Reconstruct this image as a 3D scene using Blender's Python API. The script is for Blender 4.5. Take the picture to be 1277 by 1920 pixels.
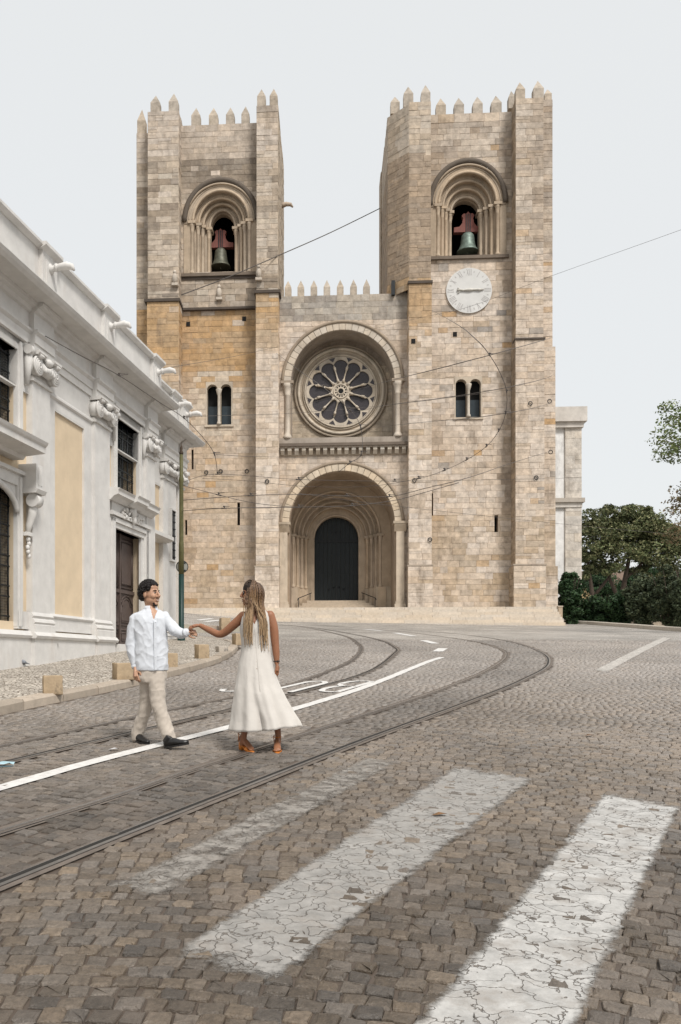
import bpy, bmesh, math, random
import numpy as np
from mathutils import Vector, Matrix, noise as mnoise
for o in list(bpy.data.objects): bpy.data.objects.remove(o)
SC = bpy.context.scene
COL = SC.collection
R = math.radians
# ------------------------------------------------------------------ camera
F, U0, V0, EYE = 1600.0, 514.0, 1240.0, 1.6     # photo pixels (1277 x 1920)
cd = bpy.data.cameras.new('camera'); cam = bpy.data.objects.new('camera', cd); COL.objects.link(cam)
cam.location = (0, 0, EYE); cam.rotation_euler = (R(90), 0, 0)
cd.sensor_fit = 'VERTICAL'; cd.sensor_height = 36; cd.sensor_width = 36
cd.lens = 36 * F / 1920
cd.shift_x = (638.5 - U0) / 1920
cd.shift_y = -(960 - V0) / 1920
cd.clip_start = 0.1; cd.clip_end = 2000
SC.camera = cam
# ------------------------------------------------------------------ sky, sun, exposure
SUN_EL, SUN_AZ = R(50), R(152)      # azimuth from +Y, clockwise: behind the camera, to its right
w = bpy.data.worlds.new('World'); SC.world = w; w.use_nodes = True
nt = w.node_tree; nt.nodes.clear()
sky = nt.nodes.new('ShaderNodeTexSky'); sky.sky_type = 'NISHITA'; sky.sun_disc = False
sky.sun_elevation = SUN_EL; sky.sun_rotation = SUN_AZ; sky.air_density = 1.0; sky.dust_density = 4.0
bg1 = nt.nodes.new('ShaderNodeBackground'); bg1.inputs[1].default_value = 0.012
bg2 = nt.nodes.new('ShaderNodeBackground'); bg2.inputs[0].default_value = (0.95, 0.96, 0.945, 1); bg2.inputs[1].default_value = 0.372
add = nt.nodes.new('ShaderNodeAddShader'); wo = nt.nodes.new('ShaderNodeOutputWorld')
nt.links.new(sky.outputs[0], bg1.inputs[0]); nt.links.new(bg1.outputs[0], add.inputs[0])
nt.links.new(bg2.outputs[0], add.inputs[1]); nt.links.new(add.outputs[0], wo.inputs[0])
sd = bpy.data.lights.new('sun', 'SUN'); sun = bpy.data.objects.new('sun', sd); COL.objects.link(sun)
sd.energy = 1.5; sd.angle = R(15); sd.color = (1.0, 0.965, 0.92)
_dir = Vector((math.sin(SUN_AZ) * math.cos(SUN_EL), math.cos(SUN_AZ) * math.cos(SUN_EL), math.sin(SUN_EL)))
sun.rotation_euler = _dir.to_track_quat('Z', 'Y').to_euler()
SC.view_settings.view_transform = 'Standard'; SC.view_settings.look = 'None'
SC.view_settings.exposure = 1.13; SC.view_settings.gamma = 1.0
SC.render.engine = 'CYCLES'
# ------------------------------------------------------------------ geometry helpers
def sm(a, b, t):
    t = max(0.0, min(1.0, (t - a) / (b - a))); return t * t * (3 - 2 * t)
def ground(x, y):
    yy = min(y, 62.0)
    return .0745 * yy - (.012 * min(x, 22) if x > 0 else .09 * max(x, -10)) * sm(18, 56, y)
def ray(u, v): return ((u - U0) / F, 1.0, (V0 - v) / F)
def G(u, v, h=0.0):                      # pixel -> point on the ground
    dx, _, dz = ray(u, v); lo, hi = .5, 62.0
    for _i in range(50):
        m = (lo + hi) / 2
        if EYE + dz * m > ground(dx * m, m) + h: lo = m
        else: hi = m
    return (dx * m, m, ground(dx * m, m) + h)
def at(u, v, y):
    dx, _, dz = ray(u, v); return (dx * y, y, EYE + dz * y)

class MB:
    def __init__(s): s.v = []; s.f = []; s.c = []; s.s = []
    def add(s, vs, fs, col=(1, 1, 1), smooth=False):
        n = len(s.v); s.v.extend(vs)
        for f in fs: s.f.append(tuple(i + n for i in f)); s.c.append(col); s.s.append(smooth)
    def poly(s, vs, col=(1, 1, 1), smooth=False): s.add(vs, [tuple(range(len(vs)))], col, smooth)
    def box(s, x0, x1, y0, y1, z0, z1, col=(1, 1, 1)):
        s.add([(x0, y0, z0), (x1, y0, z0), (x1, y1, z0), (x0, y1, z0), (x0, y0, z1), (x1, y0, z1), (x1, y1, z1), (x0, y1, z1)],
              [(0, 3, 2, 1), (4, 5, 6, 7), (0, 1, 5, 4), (1, 2, 6, 5), (2, 3, 7, 6), (3, 0, 4, 7)], col)
    def prism(s, poly, y0, y1, col=(1, 1, 1)):        # polygon in (x,z), extruded along y
        n = len(poly)
        s.add([(x, y0, z) for x, z in poly] + [(x, y1, z) for x, z in poly],
              [tuple(range(n)), tuple(range(2 * n - 1, n - 1, -1))] + [(i, i + n, (i + 1) % n + n, (i + 1) % n) for i in range(n)], col)
    def prof(s, prof, x0, x1, col=(1, 1, 1)):         # profile in (y,z), extruded along x
        n = len(prof)
        s.add([(x0, y, z) for y, z in prof] + [(x1, y, z) for y, z in prof],
              [tuple(range(n)), tuple(range(2 * n - 1, n - 1, -1))] + [(i, i + n, (i + 1) % n + n, (i + 1) % n) for i in range(n)], col)
    def tube(s, path, r, n=8, closed=False, caps=True, col=(1, 1, 1), smooth=True, cols=None):
        P = [Vector(p) for p in path]; m = len(P); rr = r if isinstance(r, (list, tuple)) else [r] * m
        up = None; base = len(s.v)
        for i in range(m):
            a = P[(i - 1) % m] if (closed or i > 0) else P[i]; b = P[(i + 1) % m] if (closed or i < m - 1) else P[i]
            t = (b - a)
            if t.length < 1e-9: t = Vector((0, 0, 1))
            t.normalize()
            if up is None:
                up = Vector((0, 0, 1)) if abs(t.z) < .9 else Vector((1, 0, 0))
            x = t.cross(up)
            if x.length < 1e-6: x = t.cross(Vector((.3, 1, .2)))
            x.normalize(); yv = x.cross(t); up = yv
            q = rr[i]; qx, qy = q if isinstance(q, (list, tuple)) else (q, q)
            for k in range(n):
                an = 2 * math.pi * k / n
                s.v.append(tuple(P[i] + x * (math.cos(an) * qx) + yv * (math.sin(an) * qy)))
        for i in range(m if closed else m - 1):
            j = (i + 1) % m; c = cols[i] if cols else col
            for k in range(n):
                l = (k + 1) % n
                s.f.append((base + i * n + k, base + i * n + l, base + j * n + l, base + j * n + k)); s.c.append(c); s.s.append(smooth)
        if caps and not closed:
            s.f.append(tuple(base + k for k in range(n))[::-1]); s.c.append(cols[0] if cols else col); s.s.append(False)
            s.f.append(tuple(base + (m - 1) * n + k for k in range(n))); s.c.append(cols[-1] if cols else col); s.s.append(False)
    def lathe(s, prof, c=(0, 0, 0), n=12, col=(1, 1, 1), smooth=True, sx=1.0, sy=1.0):
        base = len(s.v); m = len(prof)
        for r, z in prof:
            for k in range(n):
                a = 2 * math.pi * k / n; s.v.append((c[0] + r * math.cos(a) * sx, c[1] + r * math.sin(a) * sy, c[2] + z))
        for i in range(m - 1):
            for k in range(n):
                l = (k + 1) % n
                s.f.append((base + i * n + k, base + i * n + l, base + (i + 1) * n + l, base + (i + 1) * n + k)); s.c.append(col); s.s.append(smooth)
        s.f.append(tuple(base + k for k in range(n))[::-1]); s.c.append(col); s.s.append(False)
        s.f.append(tuple(base + (m - 1) * n + k for k in range(n))); s.c.append(col); s.s.append(False)
    def ell(s, c, r, rot=None, nu=12, nv=8, col=(1, 1, 1)):   # ellipsoid
        base = len(s.v); c = Vector(c)
        for i in range(nv + 1):
            th = math.pi * i / nv
            for k in range(nu):
                ph = 2 * math.pi * k / nu
                p = Vector((r[0] * math.sin(th) * math.cos(ph), r[1] * math.sin(th) * math.sin(ph), -r[2] * math.cos(th)))
                if rot: p = rot @ p
                s.v.append(tuple(c + p))
        for i in range(nv):
            for k in range(nu):
                l = (k + 1) % nu
                s.f.append((base + i * nu + k, base + i * nu + l, base + (i + 1) * nu + l, base + (i + 1) * nu + k)); s.c.append(col); s.s.append(True)
    def mesh(s, name, mat, recalc=False, merge=False):
        me = bpy.data.meshes.new(name); me.from_pydata(s.v, [], s.f)
        if s.f:
            me.polygons.foreach_set('use_smooth', s.s)
            at_ = me.color_attributes.new('Col', 'FLOAT_COLOR', 'CORNER')
            a = np.repeat(np.array([(c[0], c[1], c[2], 1.0) for c in s.c], dtype=np.float32), np.array([len(f) for f in s.f]), axis=0)
            at_.data.foreach_set('color', a.ravel())
        if recalc or merge:
            bm = bmesh.new(); bm.from_mesh(me)
            if merge: bmesh.ops.remove_doubles(bm, verts=bm.verts, dist=1e-5)
            bmesh.ops.recalc_face_normals(bm, faces=bm.faces); bm.to_mesh(me); bm.free()
        me.materials.append(mat); me.update()
        return me
    def build(s, name, mat, parent=None, recalc=False, **tags):
        return link(bpy.data.objects.new(name, s.mesh(name, mat, recalc)), parent, **tags)
def link(o, parent=None, **tags):
    COL.objects.link(o)
    if parent is not None: o.parent = parent
    for k, v in tags.items():
        if v: o[k] = v
    return o
def empty(name, loc=(0, 0, 0), rz=0.0, **tags):
    o = bpy.data.objects.new(name, None); o.location = loc; o.rotation_euler = (0, 0, rz); o.empty_display_size = .2
    return link(o, None, **tags)
def clip(poly, nx, nz, d):               # keep nx*x+nz*z >= d
    out = []
    for i in range(len(poly)):
        a = poly[i]; b = poly[(i + 1) % len(poly)]
        fa = nx * a[0] + nz * a[1] - d; fb = nx * b[0] + nz * b[1] - d
        if fa >= 0: out.append(a)
        if (fa > 0) != (fb > 0) and fa != fb and abs(fa) > 1e-9 and abs(fb) > 1e-9:
            t = fa / (fa - fb); out.append((a[0] + (b[0] - a[0]) * t, a[1] + (b[1] - a[1]) * t))
    return out
def area(p): return abs(sum(p[i][0] * p[(i + 1) % len(p)][1] - p[(i + 1) % len(p)][0] * p[i][1] for i in range(len(p)))) / 2
# ------------------------------------------------------------------ materials
def mat(name, base=(.5, .5, .5), rough=.85, attr=False, var=.25, scale=6., bump=.3, bscale=40., stain=None, metallic=0., detail=8., spec=.3, dist=.01, world=False):
    m = bpy.data.materials.new(name); m.use_nodes = True; t = m.node_tree; N = t.nodes; Lk = t.links
    b = N['Principled BSDF']; b.inputs['Roughness'].default_value = rough; b.inputs['Metallic'].default_value = metallic
    b.inputs['Specular IOR Level'].default_value = spec
    tc = N.new('ShaderNodeTexCoord'); OB = tc.outputs['Object']
    if world: OB = N.new('ShaderNodeNewGeometry').outputs['Position']
    if attr:
        a = N.new('ShaderNodeVertexColor'); a.layer_name = 'Col'; c = a.outputs[0]
        if base != (.5, .5, .5):
            mm = N.new('ShaderNodeMix'); mm.data_type = 'RGBA'; mm.blend_type = 'MULTIPLY'; mm.inputs[0].default_value = 1
            Lk.new(c, mm.inputs[6]); mm.inputs[7].default_value = (*base, 1); c = mm.outputs[2]
    else:
        a = N.new('ShaderNodeRGB'); a.outputs[0].default_value = (*base, 1); c = a.outputs[0]
    n1 = N.new('ShaderNodeTexNoise'); n1.inputs['Scale'].default_value = scale; n1.inputs['Detail'].default_value = detail
    n1.inputs['Roughness'].default_value = .65
    Lk.new(OB, n1.inputs['Vector'])
    mr = N.new('ShaderNodeMapRange'); mr.inputs[1].default_value = .3; mr.inputs[2].default_value = .7
    mr.inputs[3].default_value = 1 - var; mr.inputs[4].default_value = 1 + var * .6
    Lk.new(n1.outputs[0], mr.inputs[0])
    mx = N.new('ShaderNodeMix'); mx.data_type = 'RGBA'; mx.blend_type = 'MULTIPLY'; mx.inputs[0].default_value = 1
    Lk.new(c, mx.inputs[6]); Lk.new(mr.outputs[0], mx.inputs[7]); c = mx.outputs[2]
    if stain:     # (colour, scale, stretch z, lo, hi, amount)
        sc, ssc, sz, lo, hi, amt = stain
        mp = N.new('ShaderNodeMapping'); mp.inputs['Scale'].default_value = (1, 1, sz); Lk.new(OB, mp.inputs[0])
        n2 = N.new('ShaderNodeTexNoise'); n2.inputs['Scale'].default_value = ssc; n2.inputs['Detail'].default_value = 10; n2.inputs['Roughness'].default_value = .7
        Lk.new(mp.outputs[0], n2.inputs['Vector'])
        r2 = N.new('ShaderNodeMapRange'); r2.inputs[1].default_value = lo; r2.inputs[2].default_value = hi; r2.inputs[3].default_value = 0; r2.inputs[4].default_value = amt
        Lk.new(n2.outputs[0], r2.inputs[0])
        m2 = N.new('ShaderNodeMix'); m2.data_type = 'RGBA'; m2.blend_type = 'MIX'
        Lk.new(r2.outputs[0], m2.inputs[0]); Lk.new(c, m2.inputs[6]); m2.inputs[7].default_value = (*sc, 1); c = m2.outputs[2]
    Lk.new(c, b.inputs['Base Color'])
    if bump:
        n3 = N.new('ShaderNodeTexNoise'); n3.inputs['Scale'].default_value = bscale; n3.inputs['Detail'].default_value = 6
        Lk.new(OB, n3.inputs['Vector'])
        bp = N.new('ShaderNodeBump'); bp.inputs['Strength'].default_value = bump; bp.inputs['Distance'].default_value = dist
        Lk.new(n3.outputs[0], bp.inputs['Height']); Lk.new(bp.outputs[0], b.inputs['Normal'])
    return m
M = {}
M['ashlar'] = mat('ashlar stone', attr=True, var=.36, scale=2.6, bump=.7, bscale=9, dist=.03, detail=14., world=True, stain=((.15, .112, .08), .75, .35, .55, .7, .6))
M['carved'] = mat('carved stone', attr=True, var=.2, scale=1.5, bump=.4, bscale=20, dist=.02, world=True, stain=((.11, .085, .06), .9, .3, .53, .75, .6))
M['mortar'] = mat('mortar', (.41, .33, .25), var=.3, scale=2, bump=.3)
M['setts'] = mat('granite setts', attr=True, rough=.5, var=.4, scale=38, bump=.8, bscale=90, dist=.008, spec=.5, world=True, stain=((.24, .19, .15), 1.1, 1, .5, .72, .4))
M['bed'] = mat('sand joints', (.11, .083, .062), var=.4, scale=30, bump=.5, bscale=120)
M['marble'] = mat('white limestone', (.61, .595, .57), rough=.65, var=.12, scale=2.5, bump=.15, bscale=22, world=True, stain=((.4, .31, .235), 1.7, .22, .55, .8, .42))
M['plaster'] = mat('yellow plaster', (.63, .51, .36), rough=.9, var=.09, scale=2, bump=.15, bscale=40, world=True, stain=((.47, .36, .25), 1.1, .3, .52, .8, .5))
M['iron'] = mat('dark iron', (.016, .019, .021), rough=.55, var=.2, bump=.1)
M['dark'] = mat('interior shade', (.012, .012, .012), rough=.9, var=.1, bump=0)  # near-black colour standing for the shade inside unlit openings
M['oak'] = mat('brown door paint', (.085, .062, .053), rough=.55, var=.15, scale=9, bump=.15)
M['rail'] = mat('rail steel', (.33, .31, .29), rough=.38, metallic=.85, var=.25, scale=20, bump=.1)
M['groove'] = mat('rail groove', (.02, .018, .016), rough=.7, var=.2)
M['glass'] = mat('window glass', (.03, .045, .05), rough=.12, var=.3, scale=3, bump=0, spec=.6)
M['kerb'] = mat('kerb limestone', attr=True, rough=.8, var=.2, scale=7, bump=.4, bscale=50, stain=((.25, .17, .11), 3.5, 1, .55, .75, .5))
M['wire'] = mat('cable', (.09, .078, .07), rough=.6, var=.1, bump=0)
M['paint'] = mat('road paint', (.64, .625, .6), rough=.7, var=.18, scale=14, bump=.5, bscale=45, stain=((.3, .27, .24), 9, 1, .55, .75, .6))

def streaks(m, scale=2.6, zs=.07, lo=.58, hi=.78, amt=.45, colr=(.1, .078, .058)):      # rain streaks down the masonry
    t = m.node_tree; N = t.nodes; L = t.links; b = N['Principled BSDF']; g = N.new('ShaderNodeNewGeometry'); mp = N.new('ShaderNodeMapping'); mp.inputs['Scale'].default_value = (1, 1, zs); L.new(g.outputs['Position'], mp.inputs[0])
    n = N.new('ShaderNodeTexNoise'); n.inputs['Scale'].default_value = scale; n.inputs['Detail'].default_value = 7; n.inputs['Roughness'].default_value = .6; L.new(mp.outputs[0], n.inputs[0])
    n2 = N.new('ShaderNodeTexNoise'); n2.inputs['Scale'].default_value = .22; n2.inputs['Detail'].default_value = 4; L.new(g.outputs['Position'], n2.inputs[0])
    a = N.new('ShaderNodeMapRange'); a.inputs[1].default_value = lo; a.inputs[2].default_value = hi; a.inputs[4].default_value = amt; L.new(n.outputs[0], a.inputs[0])
    c = N.new('ShaderNodeMapRange'); c.inputs[1].default_value = .42; c.inputs[2].default_value = .6; L.new(n2.outputs[0], c.inputs[0])
    mu = N.new('ShaderNodeMath'); mu.operation = 'MULTIPLY'; L.new(a.outputs[0], mu.inputs[0]); L.new(c.outputs[0], mu.inputs[1])
    old = b.inputs['Base Color'].links[0].from_socket; mx = N.new('ShaderNodeMix'); mx.data_type = 'RGBA'; L.new(mu.outputs[0], mx.inputs[0]); L.new(old, mx.inputs[6]); mx.inputs[7].default_value = (*colr, 1); L.new(mx.outputs[2], b.inputs['Base Color'])
streaks(M['ashlar']); streaks(M['carved'], 3.5, .12, .55, .75, .5); streaks(M['marble'], 4.0, .05, .6, .85, .3, (.3, .25, .2))
# ================================================================== GROUND
rnd = random.Random(7); rng = np.random.default_rng(7)
def catmull(P, n=10):
    P = [Vector(p) for p in P]; out = []
    for i in range(len(P) - 1):
        p0 = P[max(i - 1, 0)]; p1 = P[i]; p2 = P[i + 1]; p3 = P[min(i + 2, len(P) - 1)]
        for k in range(n):
            t = k / n
            out.append(.5 * ((2 * p1) + (p2 - p0) * t + (2 * p0 - 5 * p1 + 4 * p2 - p3) * t * t + (3 * p1 - p0 - 3 * p2 + p3) * t ** 3))
    out.append(P[-1]); return out
def gpath(px, n=10, ext=None):
    pts = [G(u, v)[:2] for u, v in px]
    if ext:
        a, b = Vector(pts[0]), Vector(pts[1]); d = (a - b).normalized(); pts = [tuple(a + d * ext), ] + pts
    return [Vector((p[0], p[1])) for p in catmull([(x, y, 0) for x, y in pts], n)]
RAILS = [gpath([(0, 1660), (210, 1575), (436, 1485), (689, 1386), (872, 1319), (977, 1277), (1030, 1245), (1012, 1221), (942, 1200), (830, 1186), (661, 1174)], 12, 4),
         gpath([(0, 1558), (210, 1493), (351, 1445), (506, 1396), (682, 1340), (830, 1291), (914, 1256), (948, 1231), (935, 1216), (872, 1200), (731, 1182), (590, 1172)], 12, 4),
         gpath([(0, 1432), (251, 1373), (435, 1330), (541, 1303), (689, 1261), (738, 1228), (742, 1214), (696, 1196), (590, 1177), (520, 1171)], 12, 4),
         gpath([(0, 1399), (243, 1346), (435, 1307), (541, 1284), (647, 1245), (675, 1221), (671, 1207), (640, 1191), (563, 1175), (500, 1171)], 12, 4)]
EDGE = [Vector(G(u, v)[:2]) for u, v in [(1052, 1167), (1110, 1171), (1190, 1177), (1277, 1184)]]
EDGE += [EDGE[-1] + Vector((.25, -6)), EDGE[-1] + Vector((.8, -30))]
EDGE = [EDGE[0] + Vector((-.3, 10))] + EDGE
def edge_x(y):
    for a, b in zip(EDGE, EDGE[1:]):
        if b.y <= y <= a.y: return a.x + (b.x - a.x) * (y - a.y) / (b.y - a.y)
    return EDGE[0].x if y > EDGE[0].y else EDGE[-1].x
def groundN(x, y):
    yy = np.minimum(y, 62.); t = np.clip((y - 18) / 38, 0, 1); s = t * t * (3 - 2 * t)
    return .0745 * yy - np.where(x > 0, .012 * np.minimum(x, 22), .09 * np.maximum(x, -10)) * s
# ---- road sheet
def road_mat():
    m = bpy.data.materials.new('sett paving'); m.use_nodes = True; t = m.node_tree; N = t.nodes; L = t.links; b = N['Principled BSDF']
    b.inputs['Roughness'].default_value = .6; b.inputs['Specular IOR Level'].default_value = .4
    g = N.new('ShaderNodeNewGeometry'); sp = N.new('ShaderNodeSeparateXYZ'); L.new(g.outputs['Position'], sp.inputs[0])
    mp = N.new('ShaderNodeMapping'); mp.inputs['Rotation'].default_value = (0, 0, .35); L.new(g.outputs['Position'], mp.inputs[0])
    nz = N.new('ShaderNodeTexNoise'); nz.inputs['Scale'].default_value = .6; L.new(g.outputs['Position'], nz.inputs[0])
    va = N.new('ShaderNodeVectorMath'); va.operation = 'ADD'; L.new(mp.outputs[0], va.inputs[0]); L.new(nz.outputs['Color'], va.inputs[1])
    br = N.new('ShaderNodeTexBrick'); br.inputs['Scale'].default_value = 1; br.inputs['Brick Width'].default_value = .15; br.inputs['Row Height'].default_value = .12
    br.inputs['Mortar Size'].default_value = .014; br.inputs['Color1'].default_value = (.34, .315, .285, 1); br.inputs['Color2'].default_value = (.45, .425, .39, 1)
    br.inputs['Mortar'].default_value = (.15, .125, .1, 1); L.new(va.outputs[0], br.inputs[0])
    n2 = N.new('ShaderNodeTexNoise'); n2.inputs['Scale'].default_value = .5; n2.inputs['Detail'].default_value = 8; L.new(g.outputs['Position'], n2.inputs[0])
    mr = N.new('ShaderNodeMapRange'); mr.inputs[1].default_value = .3; mr.inputs[2].default_value = .7; mr.inputs[3].default_value = .72; mr.inputs[4].default_value = 1.25; L.new(n2.outputs[0], mr.inputs[0])
    mx = N.new('ShaderNodeMix'); mx.data_type = 'RGBA'; mx.blend_type = 'MULTIPLY'; mx.inputs[0].default_value = 1; L.new(br.outputs[0], mx.inputs[6]); L.new(mr.outputs[0], mx.inputs[7])
    far = N.new('ShaderNodeMapRange'); far.inputs[1].default_value = 30; far.inputs[2].default_value = 34; L.new(sp.outputs[1], far.inputs[0])
    m2 = N.new('ShaderNodeMix'); m2.data_type = 'RGBA'; m2.inputs[6].default_value = (.085, .065, .05, 1); L.new(far.outputs[0], m2.inputs[0]); L.new(mx.outputs[2], m2.inputs[7])
    L.new(m2.outputs[2], b.inputs['Base Color'])
    bp = N.new('ShaderNodeBump'); bp.inputs['Strength'].default_value = .6; bp.inputs['Distance'].default_value = .02; bp.invert = True
    L.new(br.outputs['Fac'], bp.inputs['Height']); L.new(bp.outputs[0], b.inputs['Normal'])
    return m
b = MB()
ys = [-300, -60, -12] + list(np.arange(-4, 66, 1.0)) + [70, 80, 100, 140, 220, 500, 1500]
xs0 = [-1500, -300, -80, -40, -20] + list(np.arange(-14, 15, 1.0)); nx = len(xs0)
rows = []
for y in ys:
    ex = edge_x(y)
    row = [(x if x < ex - 1.5 else ex - 1.5 + .001 * i, y) for i, x in enumerate(xs0)] + [(ex - .1, y), (ex + .05, y), (ex + 3, y), (ex + 20, y), (ex + 90, y), (1500, y)]
    rows.append([(x, yy, ground(x, max(yy, -12)) - .0105 * (1 - sm(31, 34, yy)) - (3.2 if j > nx else 0)) for j, (x, yy) in enumerate(row)])
n = len(rows[0])
b.add([p for r in rows for p in r], [(i * n + j, i * n + j + 1, (i + 1) * n + j + 1, (i + 1) * n + j) for i in range(len(rows) - 1) for j in range(n - 1)])
ROAD = b.build('road', road_mat(), kind='structure')
# ---- signed distance to polylines (numpy)
def pdist(px, py, path):
    best = np.full(px.shape, 1e9); side = np.zeros(px.shape)
    for a, c in zip(path, path[1:]):
        dx, dy = c.x - a.x, c.y - a.y; l2 = dx * dx + dy * dy + 1e-12
        t = np.clip(((px - a.x) * dx + (py - a.y) * dy) / l2, 0, 1)
        d = np.hypot(px - a.x - t * dx, py - a.y - t * dy); s = dx * (py - a.y) - dy * (px - a.x)
        k = d < best; best = np.where(k, d, best); side = np.where(k, np.sign(s), side)
    return best, side          # side>0: left of path
CURB = catmull([(-6.3, 3, 0), (-5.0, 7.3, 0), (-3.77, 11.73, 0), (-3.44, 12.85, 0), (-2.57, 15.59, 0), (-1.47, 20.6, 0), (-1.16, 25.2, 0), (-1.35, 28.5, 0), (-2.6, 31, 0), (-5.2, 32.4, 0), (-12, 33, 0)], 10)
CURB = [Vector((p.x, p.y)) for p in CURB]
# ---- setts
def cand_arc(cx, cy, r0, r1, pitch):
    out = []
    r = r0; k = 0
    while r < r1:
        h = pitch * rng.uniform(.9, 1.1); rc = r + h / 2
        th = rng.uniform(0, .1); lim = math.pi
        n_ = int(math.pi / (.1 / rc)) + 1
        wd = rng.uniform(.088, .124, n_); c = np.cumsum(wd) - wd / 2
        ang = math.pi * 1.02 - th - c / rc
        x = cx + rc * np.cos(ang); y = cy + rc * np.sin(ang)
        k_ = (ang > -.1)
        out.append(np.stack([x, y, ang - math.pi / 2, wd, np.full(n_, h)], 1)[k_]); r += h
    return np.concatenate(out)
def cand_grid(o, ax, s0, s1, t0, t1, pitch):
    out = []; a = np.array(ax) / np.hypot(*ax); nrm = np.array([-a[1], a[0]]); ang = math.atan2(nrm[1], nrm[0]); s = s0
    while s < s1:
        h = pitch * rng.uniform(.88, 1.12); n_ = int((t1 - t0) / .1); wd = rng.uniform(.095, .145, n_); c = t0 + np.cumsum(wd) - wd / 2
        P = np.array(o)[None] + (s + h / 2) * a[None] + c[:, None] * nrm[None]
        out.append(np.stack([P[:, 0], P[:, 1], np.full(n_, ang), wd, np.full(n_, h)], 1)); s += h
    return np.concatenate(out)
YMAX = 34.0
def view_ok(c, m=3.2): return (rng.uniform(30, 34.5, len(c)) > c[:, 1]) & (c[:, 1] > 2.2) & (c[:, 1] < YMAX) & (c[:, 0] > -.345 * c[:, 1] - m) & (c[:, 0] < .5 * c[:, 1] + m)
main = cand_arc(-1.0, -1.4, 3.0, 42, .102); main = main[view_ok(main)]
trk = cand_grid((-1.5, 4.5), (.47, .88), -4, 42, -18, 22, .108); trk = trk[view_ok(trk)]
def zone(c):
    d0, s0 = pdist(c[:, 0], c[:, 1], RAILS[0]); return d0, s0
d0, s0 = zone(main); main = main[(s0 < 0) & (d0 > .105)]
d0, s0 = zone(trk); trk = trk[(s0 > 0) & (d0 > .105)]
ds = [pdist(trk[:, 0], trk[:, 1], RAILS[i])[0] for i in (1, 2, 3)]
dc, sc_ = pdist(trk[:, 0], trk[:, 1], CURB)
keep = (ds[0] > .105) & (ds[1] > .1) & (ds[2] > .1) & (sc_ < 0) & (dc > .1)
d1, s1 = pdist(trk[:, 0], trk[:, 1], RAILS[1])
inner = (s1 < 0)
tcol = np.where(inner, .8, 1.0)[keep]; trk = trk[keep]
S = np.concatenate([main, trk]); shade = np.concatenate([np.ones(len(main)), tcol])
onmain = np.concatenate([np.ones(len(main)), np.zeros(len(trk))])
nS = len(S)
# colour of each stone
fx = np.sin(S[:, 0] * 1.3 + 1.7 * np.sin(S[:, 1] * .6)) * np.cos(S[:, 1] * .9 + S[:, 0] * .4)
fx2 = np.sin(S[:, 0] * .5 - S[:, 1] * .33 + 2 * np.sin(S[:, 1] * .21)) * np.cos(S[:, 0] * .9 + .3 * S[:, 1])
g_ = (.108 + .021 * rng.standard_normal(nS).clip(-1.6, 2) + .03 * fx + .03 * fx2 + .0125 * np.clip(S[:, 1] - 4.5, 0, 14)) * shade  # farther stones coloured paler, standing in for sky glare at low angles
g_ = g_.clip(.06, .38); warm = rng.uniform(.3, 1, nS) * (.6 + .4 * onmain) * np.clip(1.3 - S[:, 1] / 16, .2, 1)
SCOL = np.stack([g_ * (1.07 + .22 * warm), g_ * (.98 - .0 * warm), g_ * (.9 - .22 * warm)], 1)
def sett_geo(idx, fine):
    c = S[idx]; m_ = len(idx); ca, sa = np.cos(c[:, 2]), np.sin(c[:, 2])
    gap = rng.uniform(.004, .011, m_); hw = c[:, 3] / 2 - gap / 2; hh = c[:, 4] / 2 - gap / 2
    if fine:
        q = .16
        fp = np.array([[-1, -1 + q], [-1, 1 - q], [-1 + q, 1], [1 - q, 1], [1, 1 - q], [1, -1 + q], [1 - q, -1], [-1 + q, -1]])[::-1]
        rings = [(1.0, -.04), (1.0, -.009), (.94, -.002), (.66, .001)]
    else:
        fp = np.array([[-1, -1], [1, -1], [1, 1], [-1, 1]]); rings = [(1.0, -.03), (.88, 0)]
    k = len(fp); V = np.zeros((m_, len(rings) * k, 3)); tilt = rng.normal(0, .03, (m_, 2)); up = rng.normal(0, .0035, m_) + .001
    jit = rng.uniform(-.009, .009, (m_, k, 2))
    for ri, (sc, z) in enumerate(rings):
        lx = fp[None, :, 0] * hw[:, None] * sc + jit[:, :, 0] * sc; ly = fp[None, :, 1] * hh[:, None] * sc + jit[:, :, 1] * sc
        zz = z + up[:, None] + (tilt[:, :1] * lx + tilt[:, 1:] * ly if ri else 0)
        if fine and ri > 0: zz = zz + rng.normal(0, .0022, zz.shape)
        X = c[:, :1] + lx * ca[:, None] - ly * sa[:, None]; Y = c[:, 1:2] + lx * sa[:, None] + ly * ca[:, None]
        V[:, ri * k:(ri + 1) * k, 0] = X; V[:, ri * k:(ri + 1) * k, 1] = Y; V[:, ri * k:(ri + 1) * k, 2] = groundN(X, Y) + zz
    fs = []
    for ri in range(len(rings) - 1):
        for j in range(k): fs.append((ri * k + j, ri * k + (j + 1) % k, (ri + 1) * k + (j + 1) % k, (ri + 1) * k + j))
    cap = tuple((len(rings) - 1) * k + j for j in range(k))
    return V, fs, cap
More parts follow.
